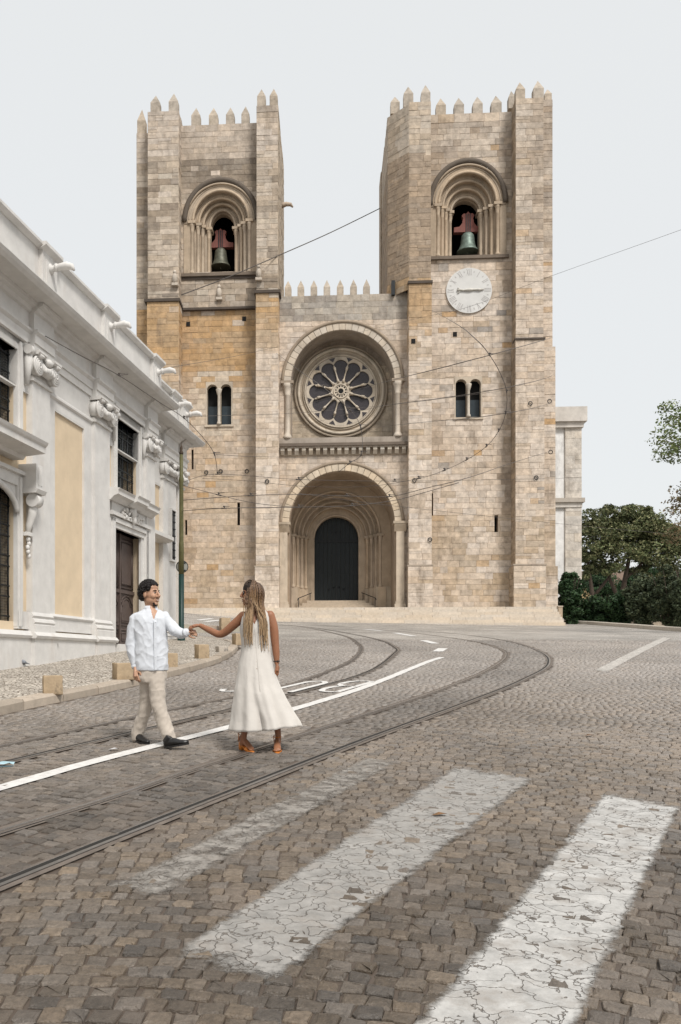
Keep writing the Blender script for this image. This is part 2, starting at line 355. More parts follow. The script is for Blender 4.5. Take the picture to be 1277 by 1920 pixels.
def fast_mesh(name, V, fs, cap, cols, mat_, smooth=True):
    m_, k_, _ = V.shape; q = np.array(fs); nf = len(fs); kc = len(cap)
    loops1 = np.concatenate([q.ravel(), np.array(cap)]); sizes = np.array([4] * nf + [kc])
    off = (np.arange(m_) * k_)[:, None]
    loops = (loops1[None] + off).ravel(); tot = np.tile(sizes, m_); start = np.concatenate([[0], np.cumsum(tot)[:-1]])
    me = bpy.data.meshes.new(name); me.vertices.add(m_ * k_); me.vertices.foreach_set('co', V.astype(np.float32).ravel())
    me.loops.add(len(loops)); me.loops.foreach_set('vertex_index', loops.astype(np.int32))
    me.polygons.add(len(tot)); me.polygons.foreach_set('loop_start', start.astype(np.int32)); me.polygons.foreach_set('loop_total', tot.astype(np.int32))
    me.polygons.foreach_set('use_smooth', np.full(len(tot), smooth, dtype=bool))
    me.update(calc_edges=True)
    at_ = me.color_attributes.new('Col', 'FLOAT_COLOR', 'CORNER')
    a = np.concatenate([np.repeat(cols, len(loops1), axis=0), np.ones((len(loops), 1))], 1).astype(np.float32); at_.data.foreach_set('color', a.ravel())
    me.materials.append(mat_); return me
uu = U0 + F * S[:, 0] / S[:, 1]; vv = V0 - F * (groundN(S[:, 0], S[:, 1]) - EYE) / S[:, 1]
inframe = (uu > 8) & (uu < 1270) & (vv < 1915)
order = np.argsort(np.where(inframe, S[:, 1], 99)); pick = order[:300]; rest = order[300:]
near = rest[S[rest, 1] < 10.5]; far_ = rest[S[rest, 1] >= 10.5]
V, fs, cap = sett_geo(pick, True)
for i in range(len(pick)):
    c = V[i].mean(0); me = fast_mesh('sett', (V[i] - c)[None], fs, cap, SCOL[pick[i]][None], M['setts'], False)
    o = bpy.data.objects.new('sett', me); o.location = c; link(o, ROAD)
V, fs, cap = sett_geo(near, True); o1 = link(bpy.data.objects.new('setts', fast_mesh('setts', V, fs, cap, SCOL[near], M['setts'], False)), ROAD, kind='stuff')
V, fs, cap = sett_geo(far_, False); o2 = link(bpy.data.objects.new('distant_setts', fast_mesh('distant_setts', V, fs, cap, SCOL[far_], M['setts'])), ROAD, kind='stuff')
# ---- ribbons on the ground
def ribbon(b, path, o0, o1, h, col=(1, 1, 1), wob=0.0):
    P = path; vs = []; fs = []
    for i, p in enumerate(P):
        a = P[max(i - 1, 0)]; c = P[min(i + 1, len(P) - 1)]; t = (c - a).normalized(); nrm = Vector((t.y, -t.x))
        for o in (o0, o1):
            q = p + nrm * (o + (rnd.uniform(-wob, wob) if wob else 0)); vs.append((q.x, q.y, ground(q.x, q.y) + h))
    for i in range(len(P) - 1): fs.append((2 * i, 2 * i + 1, 2 * i + 3, 2 * i + 2))
    b.add(vs, fs, col)
def dense(path, step=.35):
    out = [path[0]]
    for a, c in zip(path, path[1:]):
        k = max(1, int((c - a).length / step))
        for i in range(1, k + 1): out.append(a.lerp(c, i / k))
    return out
conc = mat('rail bed concrete', (.15, .125, .105), rough=.85, var=.3, scale=9, bump=.4, bscale=60)
sand = mat('sand filled groove', (.12, .1, .085), rough=.9, var=.3, scale=12)
for i, r in enumerate(RAILS):
    p = dense(r); sg = 1 if i in (0, 2) else -1
    b = MB(); ribbon(b, p, -.018, .018, .004)
    tr = b.build('tram_rail', M['rail'], ROAD)
    b = MB(); ribbon(b, p, *sorted((-sg * .022, -sg * .058)), .004); b.build('rail_groove', M['groove'] if i in (0, 2) else sand, ROAD)
    b = MB(); ribbon(b, p, *sorted((-sg * .058, -sg * .068)), .005); b.build('rail_lip', M['rail'], ROAD)
    b = MB(); ribbon(b, p, .022, .075, .001, wob=.0) if sg > 0 else ribbon(b, p, -.075, -.022, .001, wob=.0)
    ribbon(b, p, *((-.1, -.068) if sg > 0 else (.068, .1)), .0); b.build('rail_bed', conc, ROAD)
def mark(name, px, w, dens=.3):
    b = MB(); p = dense([Vector((q.x, q.y)) for q in gpath(px, 6)], dens); ribbon(b, p, -w / 2, w / 2, .011, wob=.006); return b.build(name, M['paint'], ROAD)
lp = gpath([(0, 1479), (188, 1426), (431, 1364), (552, 1330), (689, 1287), (801, 1242), (829, 1233)], 8, 3)
b = MB(); ribbon(b, dense(lp, .2), -.085, .085, .011, wob=.006); b.build('lane_line', M['paint'], ROAD)
for a, c in [((820, 1222), (831, 1216)), ((794, 1201), (816, 1207)), ((741, 1187), (776, 1193)), ((684, 1180), (716, 1183))]:
    mark('lane_dash', [a, c], .3)
for a, c in [((372, 1163), (398, 1160)), ((385, 1166), (414, 1163))]: mark('lane_dash', [a, c], .3)
# BUS, painted to be read from the far side
A = (lp[38] - lp[30]).normalized(); NR = Vector((A.y, -A.x)); 
def glyph(org, strokes):
    b = MB()
    for st in strokes:
        path = [org - NR * x - A * (y - 1.0) for x, y in st]; ribbon(b, dense(path, .1), -.055, .055, .011, wob=.004)
    b.build('lane_lettering', M['paint'], ROAD)
arc = lambda cx, cy, rx, ry, a0, a1, n=8: [(cx + rx * math.cos(R(a0 + (a1 - a0) * i / n)), cy + ry * math.sin(R(a0 + (a1 - a0) * i / n))) for i in range(n + 1)]
gu = Vector(G(566, 1287)[:2]); gb = Vector(G(648, 1287)[:2]); gs = Vector(G(470, 1287)[:2])
glyph(gu, [[(-.2, 2)] + [(-.2, .5)] + arc(0, .5, .2, .45, 180, 360) + [(.2, 2)]])
glyph(gb, [[(-.2, 2), (-.2, 0)], [(-.2, 2)] + arc(0, 1.5, .18, .5, 90, -90) + [(-.2, 1)], [(-.2, 1)] + arc(.0, .5, .22, .5, 90, -90) + [(-.2, 0)]])
glyph(gs, [arc(0, 1.5, .2, .48, 20, 270) + arc(0, .5, .2, .48, 90, -160)])
# zebra crossing: worn cracked paint
def zebra_mat(name, colr, wear):
    m = mat(name, colr, rough=.65, var=.3, scale=9, bump=.4, bscale=40, stain=((.26, .23, .2), 4, 1, .5, .66, .6)); t = m.node_tree; N = t.nodes; L = t.links; b = N['Principled BSDF']
    tc = N.new('ShaderNodeTexCoord'); nz = N.new('ShaderNodeTexNoise'); nz.inputs['Scale'].default_value = 5; nz.inputs['Detail'].default_value = 6; L.new(tc.outputs['Object'], nz.inputs[0])
    mxv = N.new('ShaderNodeMix'); mxv.data_type = 'RGBA'; mxv.inputs[0].default_value = .32; L.new(tc.outputs['Object'], mxv.inputs[6]); L.new(nz.outputs['Color'], mxv.inputs[7])
    vo = N.new('ShaderNodeTexVoronoi'); vo.feature = 'DISTANCE_TO_EDGE'; vo.inputs['Scale'].default_value = 9.5; L.new(mxv.outputs[2], vo.inputs[0])
    cr = N.new('ShaderNodeMapRange'); cr.inputs[1].default_value = .0; cr.inputs[2].default_value = .028; L.new(vo.outputs[0], cr.inputs[0])
    old = b.inputs['Base Color'].links[0].from_socket
    mx = N.new('ShaderNodeMix'); mx.data_type = 'RGBA'; mx.inputs[6].default_value = (.24, .205, .175, 1); L.new(cr.outputs[0], mx.inputs[0]); L.new(old, mx.inputs[7]); L.new(mx.outputs[2], b.inputs['Base Color'])
    bp = N.new('ShaderNodeBump'); bp.inputs['Strength'].default_value = .9; bp.inputs['Distance'].default_value = .012; L.new(cr.outputs[0], bp.inputs['Height'])
    L.new(b.inputs['Normal'].links[0].from_socket, bp.inputs['Normal']); L.new(bp.outputs[0], b.inputs['Normal'])
    vc = N.new('ShaderNodeVertexColor'); vc.layer_name = 'Col'
    n2 = N.new('ShaderNodeTexNoise'); n2.inputs['Scale'].default_value = 9; n2.inputs['Detail'].default_value = 10; n2.inputs['Roughness'].default_value = .75; L.new(tc.outputs['Object'], n2.inputs[0])
    s = N.new('ShaderNodeMath'); s.operation = 'ADD'; L.new(vc.outputs[0], s.inputs[0]); L.new(n2.outputs[0], s.inputs[1])
    al = N.new('ShaderNodeMapRange'); al.inputs[1].default_value = wear; al.inputs[2].default_value = wear + .3; L.new(s.outputs[0], al.inputs[0])
    L.new(al.outputs[0], b.inputs['Alpha'])
    return m
def zebra(corners, mt, ext=0.0):
    a, bq, c, d = [Vector(G(u, v)[:2]) for u, v in corners]      # near-left, near-right, far-right, far-left
    if ext: a = a + (a - d).normalized() * ext; bq = bq + (bq - c).normalized() * ext
    b = MB(); nu, nv = 14, 60; P = []; al = []
    for j in range(nv + 1):
        for i in range(nu + 1):
            s, t = i / nu, j / nv; p = (a * (1 - s) + bq * s) * (1 - t) + (d * (1 - s) + c * s) * t
            P.append((p.x, p.y, ground(p.x, p.y) + .0082 + .0025 * mnoise.noise((p.x * 14, p.y * 14, 0))))
            e = min(s, 1 - s) * 4; f_ = min(t, 1 - t) * 10; al.append(min(1, e, f_))
    for j in range(nv):
        for i in range(nu):
            q = (j * (nu + 1) + i, j * (nu + 1) + i + 1, (j + 1) * (nu + 1) + i + 1, (j + 1) * (nu + 1) + i)
            v_ = sum(al[k] for k in q) / 4; b.f.append(q); b.c.append((v_, v_, v_)); b.s.append(True)
    b.v = P; o = b.build('zebra_stripe', mt, ROAD); al_ = np.array(al, dtype=np.float32)[np.array([i_ for q in b.f for i_ in q])]; o.data.color_attributes['Col'].data.foreach_set('color', np.repeat(al_, 4)); return o
zebra([(295, 1800), (500, 1868), (1015, 1458), (850, 1434)], zebra_mat('faded zebra paint', (.3, .287, .268), .66))
zebra([(785, 1905), (1095, 1918), (1282, 1512), (1132, 1484)], zebra_mat('white zebra paint', (.43, .42, .4), .6), .5)
zebra([(1098, 1264), (1130, 1268), (1264, 1196), (1246, 1193)], zebra_mat('faded line paint', (.5, .47, .43), .85))
zebra([(90, 1700), (250, 1740), (790, 1418), (690, 1408)], zebra_mat('worn zebra paint', (.27, .25, .225), 1.28))
# ---- pavement, kerb stones
def pave_mat():
    m = mat('limestone mosaic', (.5, .455, .395), rough=.8, var=.22, scale=1.5, bump=0); t = m.node_tree; N = t.nodes; L = t.links; b = N['Principled BSDF']
    g = N.new('ShaderNodeNewGeometry'); vo = N.new('ShaderNodeTexVoronoi'); vo.feature = 'DISTANCE_TO_EDGE'; vo.inputs['Scale'].default_value = 13; L.new(g.outputs['Position'], vo.inputs[0])
    v2 = N.new('ShaderNodeTexVoronoi'); v2.inputs['Scale'].default_value = 13; L.new(g.outputs['Position'], v2.inputs[0])
    cr = N.new('ShaderNodeMapRange'); cr.inputs[1].default_value = .03; cr.inputs[2].default_value = .13; L.new(vo.outputs[0], cr.inputs[0])
    old = b.inputs['Base Color'].links[0].from_socket
    hs = N.new('ShaderNodeSeparateColor'); L.new(v2.outputs['Color'], hs.inputs[0]); mr = N.new('ShaderNodeMapRange'); mr.inputs[3].default_value = .7; mr.inputs[4].default_value = 1.3; L.new(hs.outputs[0], mr.inputs[0])
    m1 = N.new('ShaderNodeMix'); m1.data_type = 'RGBA'; m1.blend_type = 'MULTIPLY'; m1.inputs[0].default_value = 1; L.new(old, m1.inputs[6]); L.new(mr.outputs[0], m1.inputs[7])
    mx = N.new('ShaderNodeMix'); mx.data_type = 'RGBA'; mx.inputs[6].default_value = (.12, .095, .07, 1); L.new(cr.outputs[0], mx.inputs[0]); L.new(m1.outputs[2], mx.inputs[7]); L.new(mx.outputs[2], b.inputs['Base Color'])
    bp = N.new('ShaderNodeBump'); bp.inputs['Strength'].default_value = .7; bp.inputs['Distance'].default_value = .01; L.new(cr.outputs[0], bp.inputs['Height']); L.new(bp.outputs[0], b.inputs['Normal'])
    return m
cp = dense(CURB, .5); b = MB(); vs = []; k = 12
for p in cp:
    xl = -14.0
    for j in range(k + 1):
        s = j / k; x = p.x - .02 + (xl - p.x) * s; vs.append((x, p.y, ground(x, p.y) + .125))
b.add(vs, [(i * (k + 1) + j, (i + 1) * (k + 1) + j, (i + 1) * (k + 1) + j + 1, i * (k + 1) + j + 1) for i in range(len(cp) - 1) for j in range(k)])
PAVE = b.build('pavement', pave_mat(), recalc=True, kind='structure')
acc = 0; seg = [CURB[0]]; L_ = 1.0
cd_ = dense(CURB, .1); 
i = 0
while i < len(cd_) - 2:
    ln = rnd.uniform(.8, 1.25); j = i; d = 0
    while j < len(cd_) - 1 and d < ln: d += (cd_[j + 1] - cd_[j]).length; j += 1
    sub = cd_[i:j + 1]
    if len(sub) > 2:
        st = max(1, (len(sub) - 1) // 3); sub2 = sub[::st]; 
        if sub2[-1] != sub[-1]: sub2.append(sub[-1])
        b = MB(); vs = []; dv = rnd.uniform(-.01, .01)
        for q, p in enumerate(sub2):
            a = sub2[max(q - 1, 0)]; c = sub2[min(q + 1, len(sub2) - 1)]; t = (c - a).normalized(); nr = Vector((t.y, -t.x))
            sh = .012 if q == 0 else (-.012 if q == len(sub2) - 1 else 0); p = p + t * sh
            for o, h in ((.03, -.05), (.03, .10), (.005, .135), (-.2, .138), (-.2, -.05)):
                w_ = p + nr * o; vs.append((w_.x, w_.y, ground(w_.x, w_.y) + h + dv * (h > 0)))
        m5 = len(sub2); fs = [(q * 5 + e, q * 5 + e + 1, (q + 1) * 5 + e + 1, (q + 1) * 5 + e) for q in range(m5 - 1) for e in range(4)] + [(0, 1, 2, 3, 4), tuple((m5 - 1) * 5 + e for e in range(5))]
        kc = rnd.uniform(.85, 1.12); b.add(vs, fs, (.4 * kc, .34 * kc, .275 * kc)); b.build('kerb_stone', M['kerb'], PAVE, recalc=True)
    i = j
# ---- terrace edge wall on the right
b = MB(); vs = []; ed = dense(EDGE, 1.0)
for p in ed:
    for o, h in ((-.32, -.05), (-.32, .2), (-.29, .23), (.08, .23), (.1, .2), (.1, -3.4)): vs.append((p.x + o, p.y, ground(p.x, p.y) + h))
b.add(vs, [(q * 6 + e, q * 6 + e + 1, (q + 1) * 6 + e + 1, (q + 1) * 6 + e) for q in range(len(ed) - 1) for e in range(5)], (.5, .45, .38))
b.build('terrace_wall', M['kerb'], recalc=True, label='low pale stone edge of the square with shrubs growing behind it', category='wall')
# ================================================================== CATHEDRAL
TH = math.atan(.064); OX, OY = (632 - U0) / F * 59.5, 59.5
EX, EY = math.cos(TH), -math.sin(TH); NX, NY = math.sin(TH), math.cos(TH)
CATH = empty('cathedral', (OX, OY, 0), -TH, label='twin-towered crenellated stone cathedral with rose window and arched portal', category='cathedral')
def fl(u, v, d):
    dx, _, dz = ray(u, v); s = (OX * NX + OY * NY + d) / (dx * NX + NY)
    return ((dx * s - OX) * EX + (s - OY) * EY, EYE + dz * s)
def fx(u, d): return fl(u, 1000, d)[0]
def fz(u, v, d): return fl(u, v, d)[1]
def fworld(x, y, z): return (OX + EX * x + NX * y, OY + EY * x + NY * y, z)
rc = random.Random(11)
CREAM = (.53, .43, .335); PALE = (.6, .512, .425); UPPER = (.365, .295, .225); OCHRE = (.46, .3, .155); GREY = (.31, .275, .24); BUFF = (.45, .355, .255)
def jit(c, a=.1):
    a *= .8; k = rc.uniform(1 - a, 1 + a * .8); w_ = rc.uniform(-.025, .025); return (c[0] * k * (1 + w_), c[1] * k, c[2] * k * (1 - w_ * 1.5))
def patch(x, z, s=1.0): return mnoise.noise((x * .33 * s + 3.1, z * .33 * s, 7.7))
ZST_L = fz(400, 566, .5); ZST_O = fz(400, 705, 1.4); ZPL = fz(400, 1064, 0)
def mixc(a, c, t): t = max(0., min(1., t)); return tuple(a[i] * (1 - t) + c[i] * t for i in range(3))
def patch2(x, z, s): return mnoise.fractal((x * s + 9.1, z * s * 1.3, 2.2), 1.0, 2.0, 3)
def odd(b_, p, c): return mixc(b_, c, rc.uniform(.35, .95)) if rc.random() < p else b_
def col_left(x, z):
    p = patch(x, z); q = patch2(x, z, .7)
    if z > ZST_L:
        b_ = mixc((.5, .42, .335), (.29, .235, .18), .36 + 1.3 * q); b_ = odd(b_, .08, (.27, .22, .175)); b_ = odd(b_, .1, (.5, .43, .345))
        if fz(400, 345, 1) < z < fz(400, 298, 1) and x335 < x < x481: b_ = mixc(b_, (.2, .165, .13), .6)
        if z > fz(400, 300, 1): b_ = mixc((.53, .45, .37), (.42, .35, .28), .4 + q)
        b_ = odd(b_, .035, PALE)
    else:
        if fx(362, 1.4) < x < fx(450, 1.4) and fz(400, 822, 1.4) < z < fz(400, 700, 1.4) and rc.random() < .85: return jit((.55, .46, .36), .06)
        t = sm(-.9, .9, z - ZST_O - 1.6 * p - 1.2 * q); b_ = mixc(mixc(CREAM, BUFF, .35 + q), mixc(OCHRE, BUFF, .15 + .6 * q), t + rc.uniform(-.15, .15))
        if z < ZPL: b_ = mixc(b_, BUFF, .4 + q)
        b_ = odd(b_, .03, PALE); b_ = odd(b_, .02, OCHRE)
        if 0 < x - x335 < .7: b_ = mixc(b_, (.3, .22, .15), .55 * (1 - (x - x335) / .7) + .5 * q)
    return jit(b_)
def col_buttL(x, z):
    if z > ZST_L: return col_left(x, z)
    q = patch2(x, z, .8); t = sm(-1.5, 1.5, z - fz(500, 640, 0) + 2 * q)
    return jit(odd(mixc(mixc(PALE, CREAM, .2 + q), mixc(OCHRE, BUFF, .3 + q), t), .06, BUFF), .1)
def col_right(x, z):
    p = patch(x, z); q = patch2(x, z, .6); b_ = mixc(PALE, CREAM, .35 + q)
    if z > fz(880, 480, 1): b_ = mixc((.55, .465, .375), (.37, .3, .235), .35 + 1.2 * q)
    b_ = odd(b_, .022, OCHRE); b_ = odd(b_, .04, BUFF); b_ = odd(b_, .03, GREY)
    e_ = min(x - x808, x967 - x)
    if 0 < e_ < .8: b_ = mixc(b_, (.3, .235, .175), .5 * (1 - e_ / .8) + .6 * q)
    if z < fz(880, 960, 1.3): b_ = mixc(b_, BUFF, .3 + q)
    if z < ZPL: b_ = mixc(b_, BUFF, .35 + q)
    return jit(b_, .1)
def col_rb(x, z):
    q = patch2(x, z, .8)
    if z > fz(790, 300, 1): return jit(mixc((.53, .45, .36), (.43, .355, .275), .4 + q))
    if z > fz(790, 530, 1): return jit(mixc((.4, .31, .225), (.32, .25, .185), .4 + q))
    t = sm(-1.5, 1.5, z - fz(790, 640, 1) + 2 * q)
    return jit(odd(mixc(mixc(PALE, CREAM, .2 + q), mixc(OCHRE, BUFF, .35), t), .12, BUFF), .1)
def col_mid(x, z):
    q = patch2(x, z, .8)
    if z > fz(640, 600, 1): return jit(mixc((.45, .4, .335), GREY, .5 + 1.2 * q))
    return jit(mixc(PALE, CREAM, .4 + q), .1)
BLOCKS = []
def ashlar(a0, a1, z0, z1, colf, mp, holes=(), course=(.35, .47), lens=(.5, 1.2), proud=.02, joint=.008):
    z = z0
    while z < z1 - .02:
        h = rc.uniform(*course)
        if z1 - z - h < .25: h = z1 - z
        a = a0
        while a < a1 - .01:
            l = rc.uniform(*lens)
            if a1 - a - l < .35: l = a1 - a
            j = joint * rc.uniform(.5, 1.5) / 2
            if not holes and rc.random() < .16 and h > .36 and l > .4:
                hm = h * rc.uniform(.42, .58)
                for z_a, z_b in ((z, z + hm), (z + hm, z + h)): BLOCKS.append(([(a + j, z_a + j), (a + l - j, z_a + j), (a + l - j, z_b - j), (a + j, z_b - j)], mp, colf(a + l / 2, (z_a + z_b) / 2), proud + rc.uniform(-.01, .012)))
                a += l; continue
            P = [(a + j, z + j), (a + l - j, z + j), (a + l - j, z + h - j), (a + j, z + h - j)]
            P = [(px_ + rc.uniform(-.007, .007), pz_ + rc.uniform(-.006, .006)) for px_, pz_ in P]; cx_, cz_ = a + l / 2, z + h / 2
            for H in holes:
                if H[0] == 'rect':
                    _, x0, x1, q0, q1 = H
                    if min(p[0] for p in P) < x1 and max(p[0] for p in P) > x0 and min(p[1] for p in P) < q1 and max(p[1] for p in P) > q0:
                        opts = [clip(P, -1, 0, -x0), clip(P, 1, 0, x1), clip(P, 0, -1, -q0), clip(P, 0, 1, q1)]
                        P = max(opts, key=lambda o: area(o) if len(o) > 2 else 0)
                else:
                    _, hx, zs, r, ra, zb = H
                    if cz_ < zs - .02 and zb < cz_:
                        if cx_ < hx: P = clip(P, -1, 0, -(hx - r))
                        else: P = clip(P, 1, 0, hx + r)
                    elif cz_ >= zs - .02:
                        vx, vz = cx_ - hx, (cz_ - zs) / ra; ll = math.hypot(vx, vz) or 1
                        if ll < r + 1.2:
                            vx /= ll; vz /= ll; P = clip(P, vx, vz / ra, vx * hx + vz / ra * zs + r)
                if len(P) < 3: break
            if len(P) >= 3 and area(P) > .02:
                BLOCKS.append((P, mp, colf(cx_, cz_), proud + rc.uniform(-.012, .014)))
            a += l
        z += h
def block_into(b, blk, shift=None):
    P, mp, c, pr = blk; n = len(P); gx = sum(p[0] for p in P) / n; gz = sum(p[1] for p in P) / n; vs = []
    for h, k in ((-.02, 0), (pr - .012, 0), (pr, .016)):
        for x, z in P:
            dx, dz = gx - x, gz - z; l = math.hypot(dx, dz) or 1; vs.append(mp(x + dx / l * k, z + dz / l * k, h))
    if shift is not None: vs = [(v[0] - shift[0], v[1] - shift[1], v[2] - shift[2]) for v in vs]
    fs = [(r_ * n + i, r_ * n + (i + 1) % n, (r_ + 1) * n + (i + 1) % n, (r_ + 1) * n + i) for r_ in range(2) for i in range(n)] + [tuple(2 * n + i for i in range(n))]
    b.add(vs, fs, c)
front = lambda d: (lambda a, z, h: (a, d - h, z))
right = lambda x: (lambda a, z, h: (x + h, a, z))       # face looking +X, a runs along Y
left_ = lambda x: (lambda a, z, h: (x - h, a, z))
Z0 = 3.2
core = MB()
def wallbox(u0, u1, d, vt, z0=None, depth=2.0, vref=None, col=(1, 1, 1)):
    x0, x1 = fx(u0, d), fx(u1, d); zt = fz((u0 + u1) / 2, vt, d); core.box(x0, x1, d, d + depth, z0 if z0 is not None else Z0, zt, col); return x0, x1, zt
# --- panels with rectangular holes
def cells(b, x0, x1, z0, z1, d, holes, depth=.7):
    xs = sorted({x0, x1, *[h[0] for h in holes], *[h[1] for h in holes]}); zs = sorted({z0, z1, *[h[2] for h in holes], *[h[3] for h in holes]})
    for a, c in zip(xs, xs[1:]):
        for e, g in zip(zs, zs[1:]):
            mx_, mz_ = (a + c) / 2, (e + g) / 2
            if any(h[0] < mx_ < h[1] and h[2] < mz_ < h[3] for h in holes): continue
            b.poly([(a, d, e), (c, d, e), (c, d, g), (a, d, g)])
    for h in holes:
        p = [(h[0], h[2]), (h[1], h[2]), (h[1], h[3]), (h[0], h[3])]
        for i in range(4):
            q, r_ = p[i], p[(i + 1) % 4]; b.poly([(q[0], d, q[1]), (r_[0], d, r_[1]), (r_[0], d + depth, r_[1]), (q[0], d + depth, q[1])])
def arch_curve(cx, zs, r, ra, zb, n=24):
    return [(cx - r, zb), (cx - r, (zb + zs) / 2)] + [(cx - r * math.cos(math.pi * i / n), zs + r * ra * math.sin(math.pi * i / n)) for i in range(n + 1)] + [(cx + r, (zb + zs) / 2), (cx + r, zb)]
def arch_panel(b, x0, x1, z1, y, cx, zs, r, ra, zb, col=(1, 1, 1)):
    cur = arch_curve(cx, zs, r, ra, zb); out = []
    for x, z in cur:
        if z <= zs + 1e-6 and abs(abs(x - cx) - r) < 1e-6: out.append((x0 if x < cx else x1, z)); continue
        vx, vz = x - cx, z - zs; t = 1e9
        if vx > 1e-9: t = min(t, (x1 - cx) / vx)
        if vx < -1e-9: t = min(t, (x0 - cx) / vx)
        if vz > 1e-9: t = min(t, (z1 - zs) / vz)
        out.append((cx + vx * t, zs + vz * t))
    for i in range(len(cur) - 1):
        q = [cur[i], cur[i + 1], out[i + 1], out[i]]
        b.poly([(x, y, z) for x, z in q], col)
        if abs(out[i][0] - out[i + 1][0]) > 1e-6 and abs(out[i][1] - out[i + 1][1]) > 1e-6:      # corner triangle
            kx = x0 if out[i][0] < cx else x1
            b.poly([(out[i][0], y, out[i][1]), (out[i + 1][0], y, out[i + 1][1]), (kx, y, z1)], col)
def orders(b, cx, zs, zb, spec, roll=.1, colm=.12, cap=True, n=28, col=CREAM, first_hood=False, back=None):
    """spec: [(r, ratio, depth y)...] outer to inner; last one is the opening, its y the back of the reveal"""
    for k in range(len(spec) - 1):
        r0, a0, y0 = spec[k]; r1, a1, y1 = spec[k + 1]; c = jit(col, .08)
        A_, B_ = arch_curve(cx, zs, r0, a0, zb, n), arch_curve(cx, zs, r1, a1, zb, n)
        for i in range(len(A_) - 1):
            b.poly([(A_[i][0], y0, A_[i][1]), (A_[i + 1][0], y0, A_[i + 1][1]), (B_[i + 1][0], y0, B_[i + 1][1]), (B_[i][0], y0, B_[i][1])], c, True)
            b.poly([(B_[i][0], y0, B_[i][1]), (B_[i + 1][0], y0, B_[i + 1][1]), (B_[i + 1][0], y1, B_[i + 1][1]), (B_[i][0], y1, B_[i][1])], c, True)
        if roll:
            rr = r1 + roll * .55
            b.tube([(x, y0 + roll * .1, z) for x, z in [(cx - rr * math.cos(math.pi * i / n), zs + rr * a1 * math.sin(math.pi * i / n)) for i in range(n + 1)]], roll, 6, col=jit((col[0] * 1.12, col[1] * 1.12, col[2] * 1.12), .06))
            r2 = (r0 * .55 + r1 * .45)
            b.tube([(cx - r2 * math.cos(math.pi * i / n), y0, zs + r2 * (a0 + a1) / 2 * math.sin(math.pi * i / n)) for i in range(n + 1)], roll * .55, 5, col=jit(col, .1))
        if colm and k < len(spec) - 1:
            for sg in (-1, 1):
                x = cx + sg * (r1 + colm * .9); y = y0 + colm * .35
                b.lathe([(colm * 1.7, 0), (colm * 1.7, .12), (colm * 1.25, .2), (colm, .3), (colm, zs - zb - .75), (colm * 1.15, zs - zb - .72), (colm * 1.05, zs - zb - .66), (colm * 1.5, zs - zb - .3), (colm * 2.0, zs - zb - .14)], (x, y, zb), 10, jit((col[0] * 1.1, col[1] * 1.1, col[2] * 1.1), .08))
                if cap: b.box(x - colm * 2.3, x + colm * 2.3, y - colm * 2.0, y + colm * 2.6, zs - .15, zs + .04, jit(col, .12))
def voussoirs(cx, zs, r0, r1, ra, y0, y1, n, colf):
    for i in range(n):
        t0, t1 = math.pi * i / n + .004, math.pi * (i + 1) / n - .004; b = MB(); vs = []
        for y, ins in ((y1, 0), (y0 + .02, 0), (y0, .015)):
            for t, r_ in ((t0, r0), ((t0 + t1) / 2, r0), (t1, r0), (t1, r1), ((t0 + t1) / 2, r1), (t0, r1)):
                rr = r_ + (ins if r_ == r0 else -ins); vs.append((cx - rr * math.cos(t), y, zs + rr * ra * math.sin(t)))
        fs = [(k * 6 + j, k * 6 + (j + 1) % 6, (k + 1) * 6 + (j + 1) % 6, (k + 1) * 6 + j) for k in range(2) for j in range(6)] + [tuple(12 + j for j in range(6))]
        b.add(vs, fs, colf()); b.build('voussoir', M['carved'], CATH, recalc=True)
# ---------------- left tower
T0 = .15
x256, x277, x335, x481, x521 = fx(256, 1.4), fx(277, T0), fx(335, T0), fx(481, T0), fx(521, T0)
zLT1 = fz(265, 250, 1.4); zLT2 = fz(305, 209, T0); zLT3 = fz(410, 234, 1.25); zLT4 = fz(500, 198, T0)
core.box(x256, x277 + .3, 1.4, 8, Z0, zLT1); core.box(x277, x335, T0, 1.9, Z0, zLT2); core.box(x481, x521, T0, 8, Z0, zLT4)
core.box(x256, x521, 7.4, 8, Z0, zLT3); core.box(x277, x481, 1.9, 7.4, zLT3 - 1.2, zLT3 - .9)
core.box(x277 - .02, x335 + .03, 0, .6, Z0, fz(305, 566, 0)); core.box(x481 - .04, x521 + .05, 0, .6, Z0, fz(500, 550, 0))
core.box(x277 - .1, x335 + .05, -.1, .6, Z0, fz(305, 1062, -.1)); core.box(x481 - .1, x521 + .12, -.1, .6, Z0, fz(500, 1063, -.1))
zsL = fz(305, 566, 0); zsR = fz(500, 550, 0); zpL = fz(500, 1063, -.1)
ashlar(x256, x277, Z0 + 4, zLT1, col_left, front(1.4))
ashlar(x277, x335, zsL, zLT2, col_left, front(T0)); ashlar(x277 - .02, x335 + .03, zpL, zsL, col_left, front(0)); ashlar(x277 - .1, x335 + .05, Z0, zpL, col_left, front(-.1))
ashlar(T0, 1.4, zsL, zLT2, col_left, right(x335)); ashlar(0, 1.4, zpL, zsL, col_left, right(x335 + .03)); ashlar(-.1, 1.4, Z0, zpL, col_left, right(x335 + .05))
ashlar(x481, x521, zsR, zLT4, col_left, front(T0)); ashlar(x481 - .04, x521 + .05, zpL, zsR, col_buttL, front(0)); ashlar(x481 - .1, x521 + .12, Z0, zpL, col_buttL, front(-.1))
ashlar(T0, 8, zsR, zLT4, lambda x, z: jit((.45, .37, .28)), right(x521)); ashlar(0, 1.0, zpL, zsR, col_buttL, right(x521 + .05))
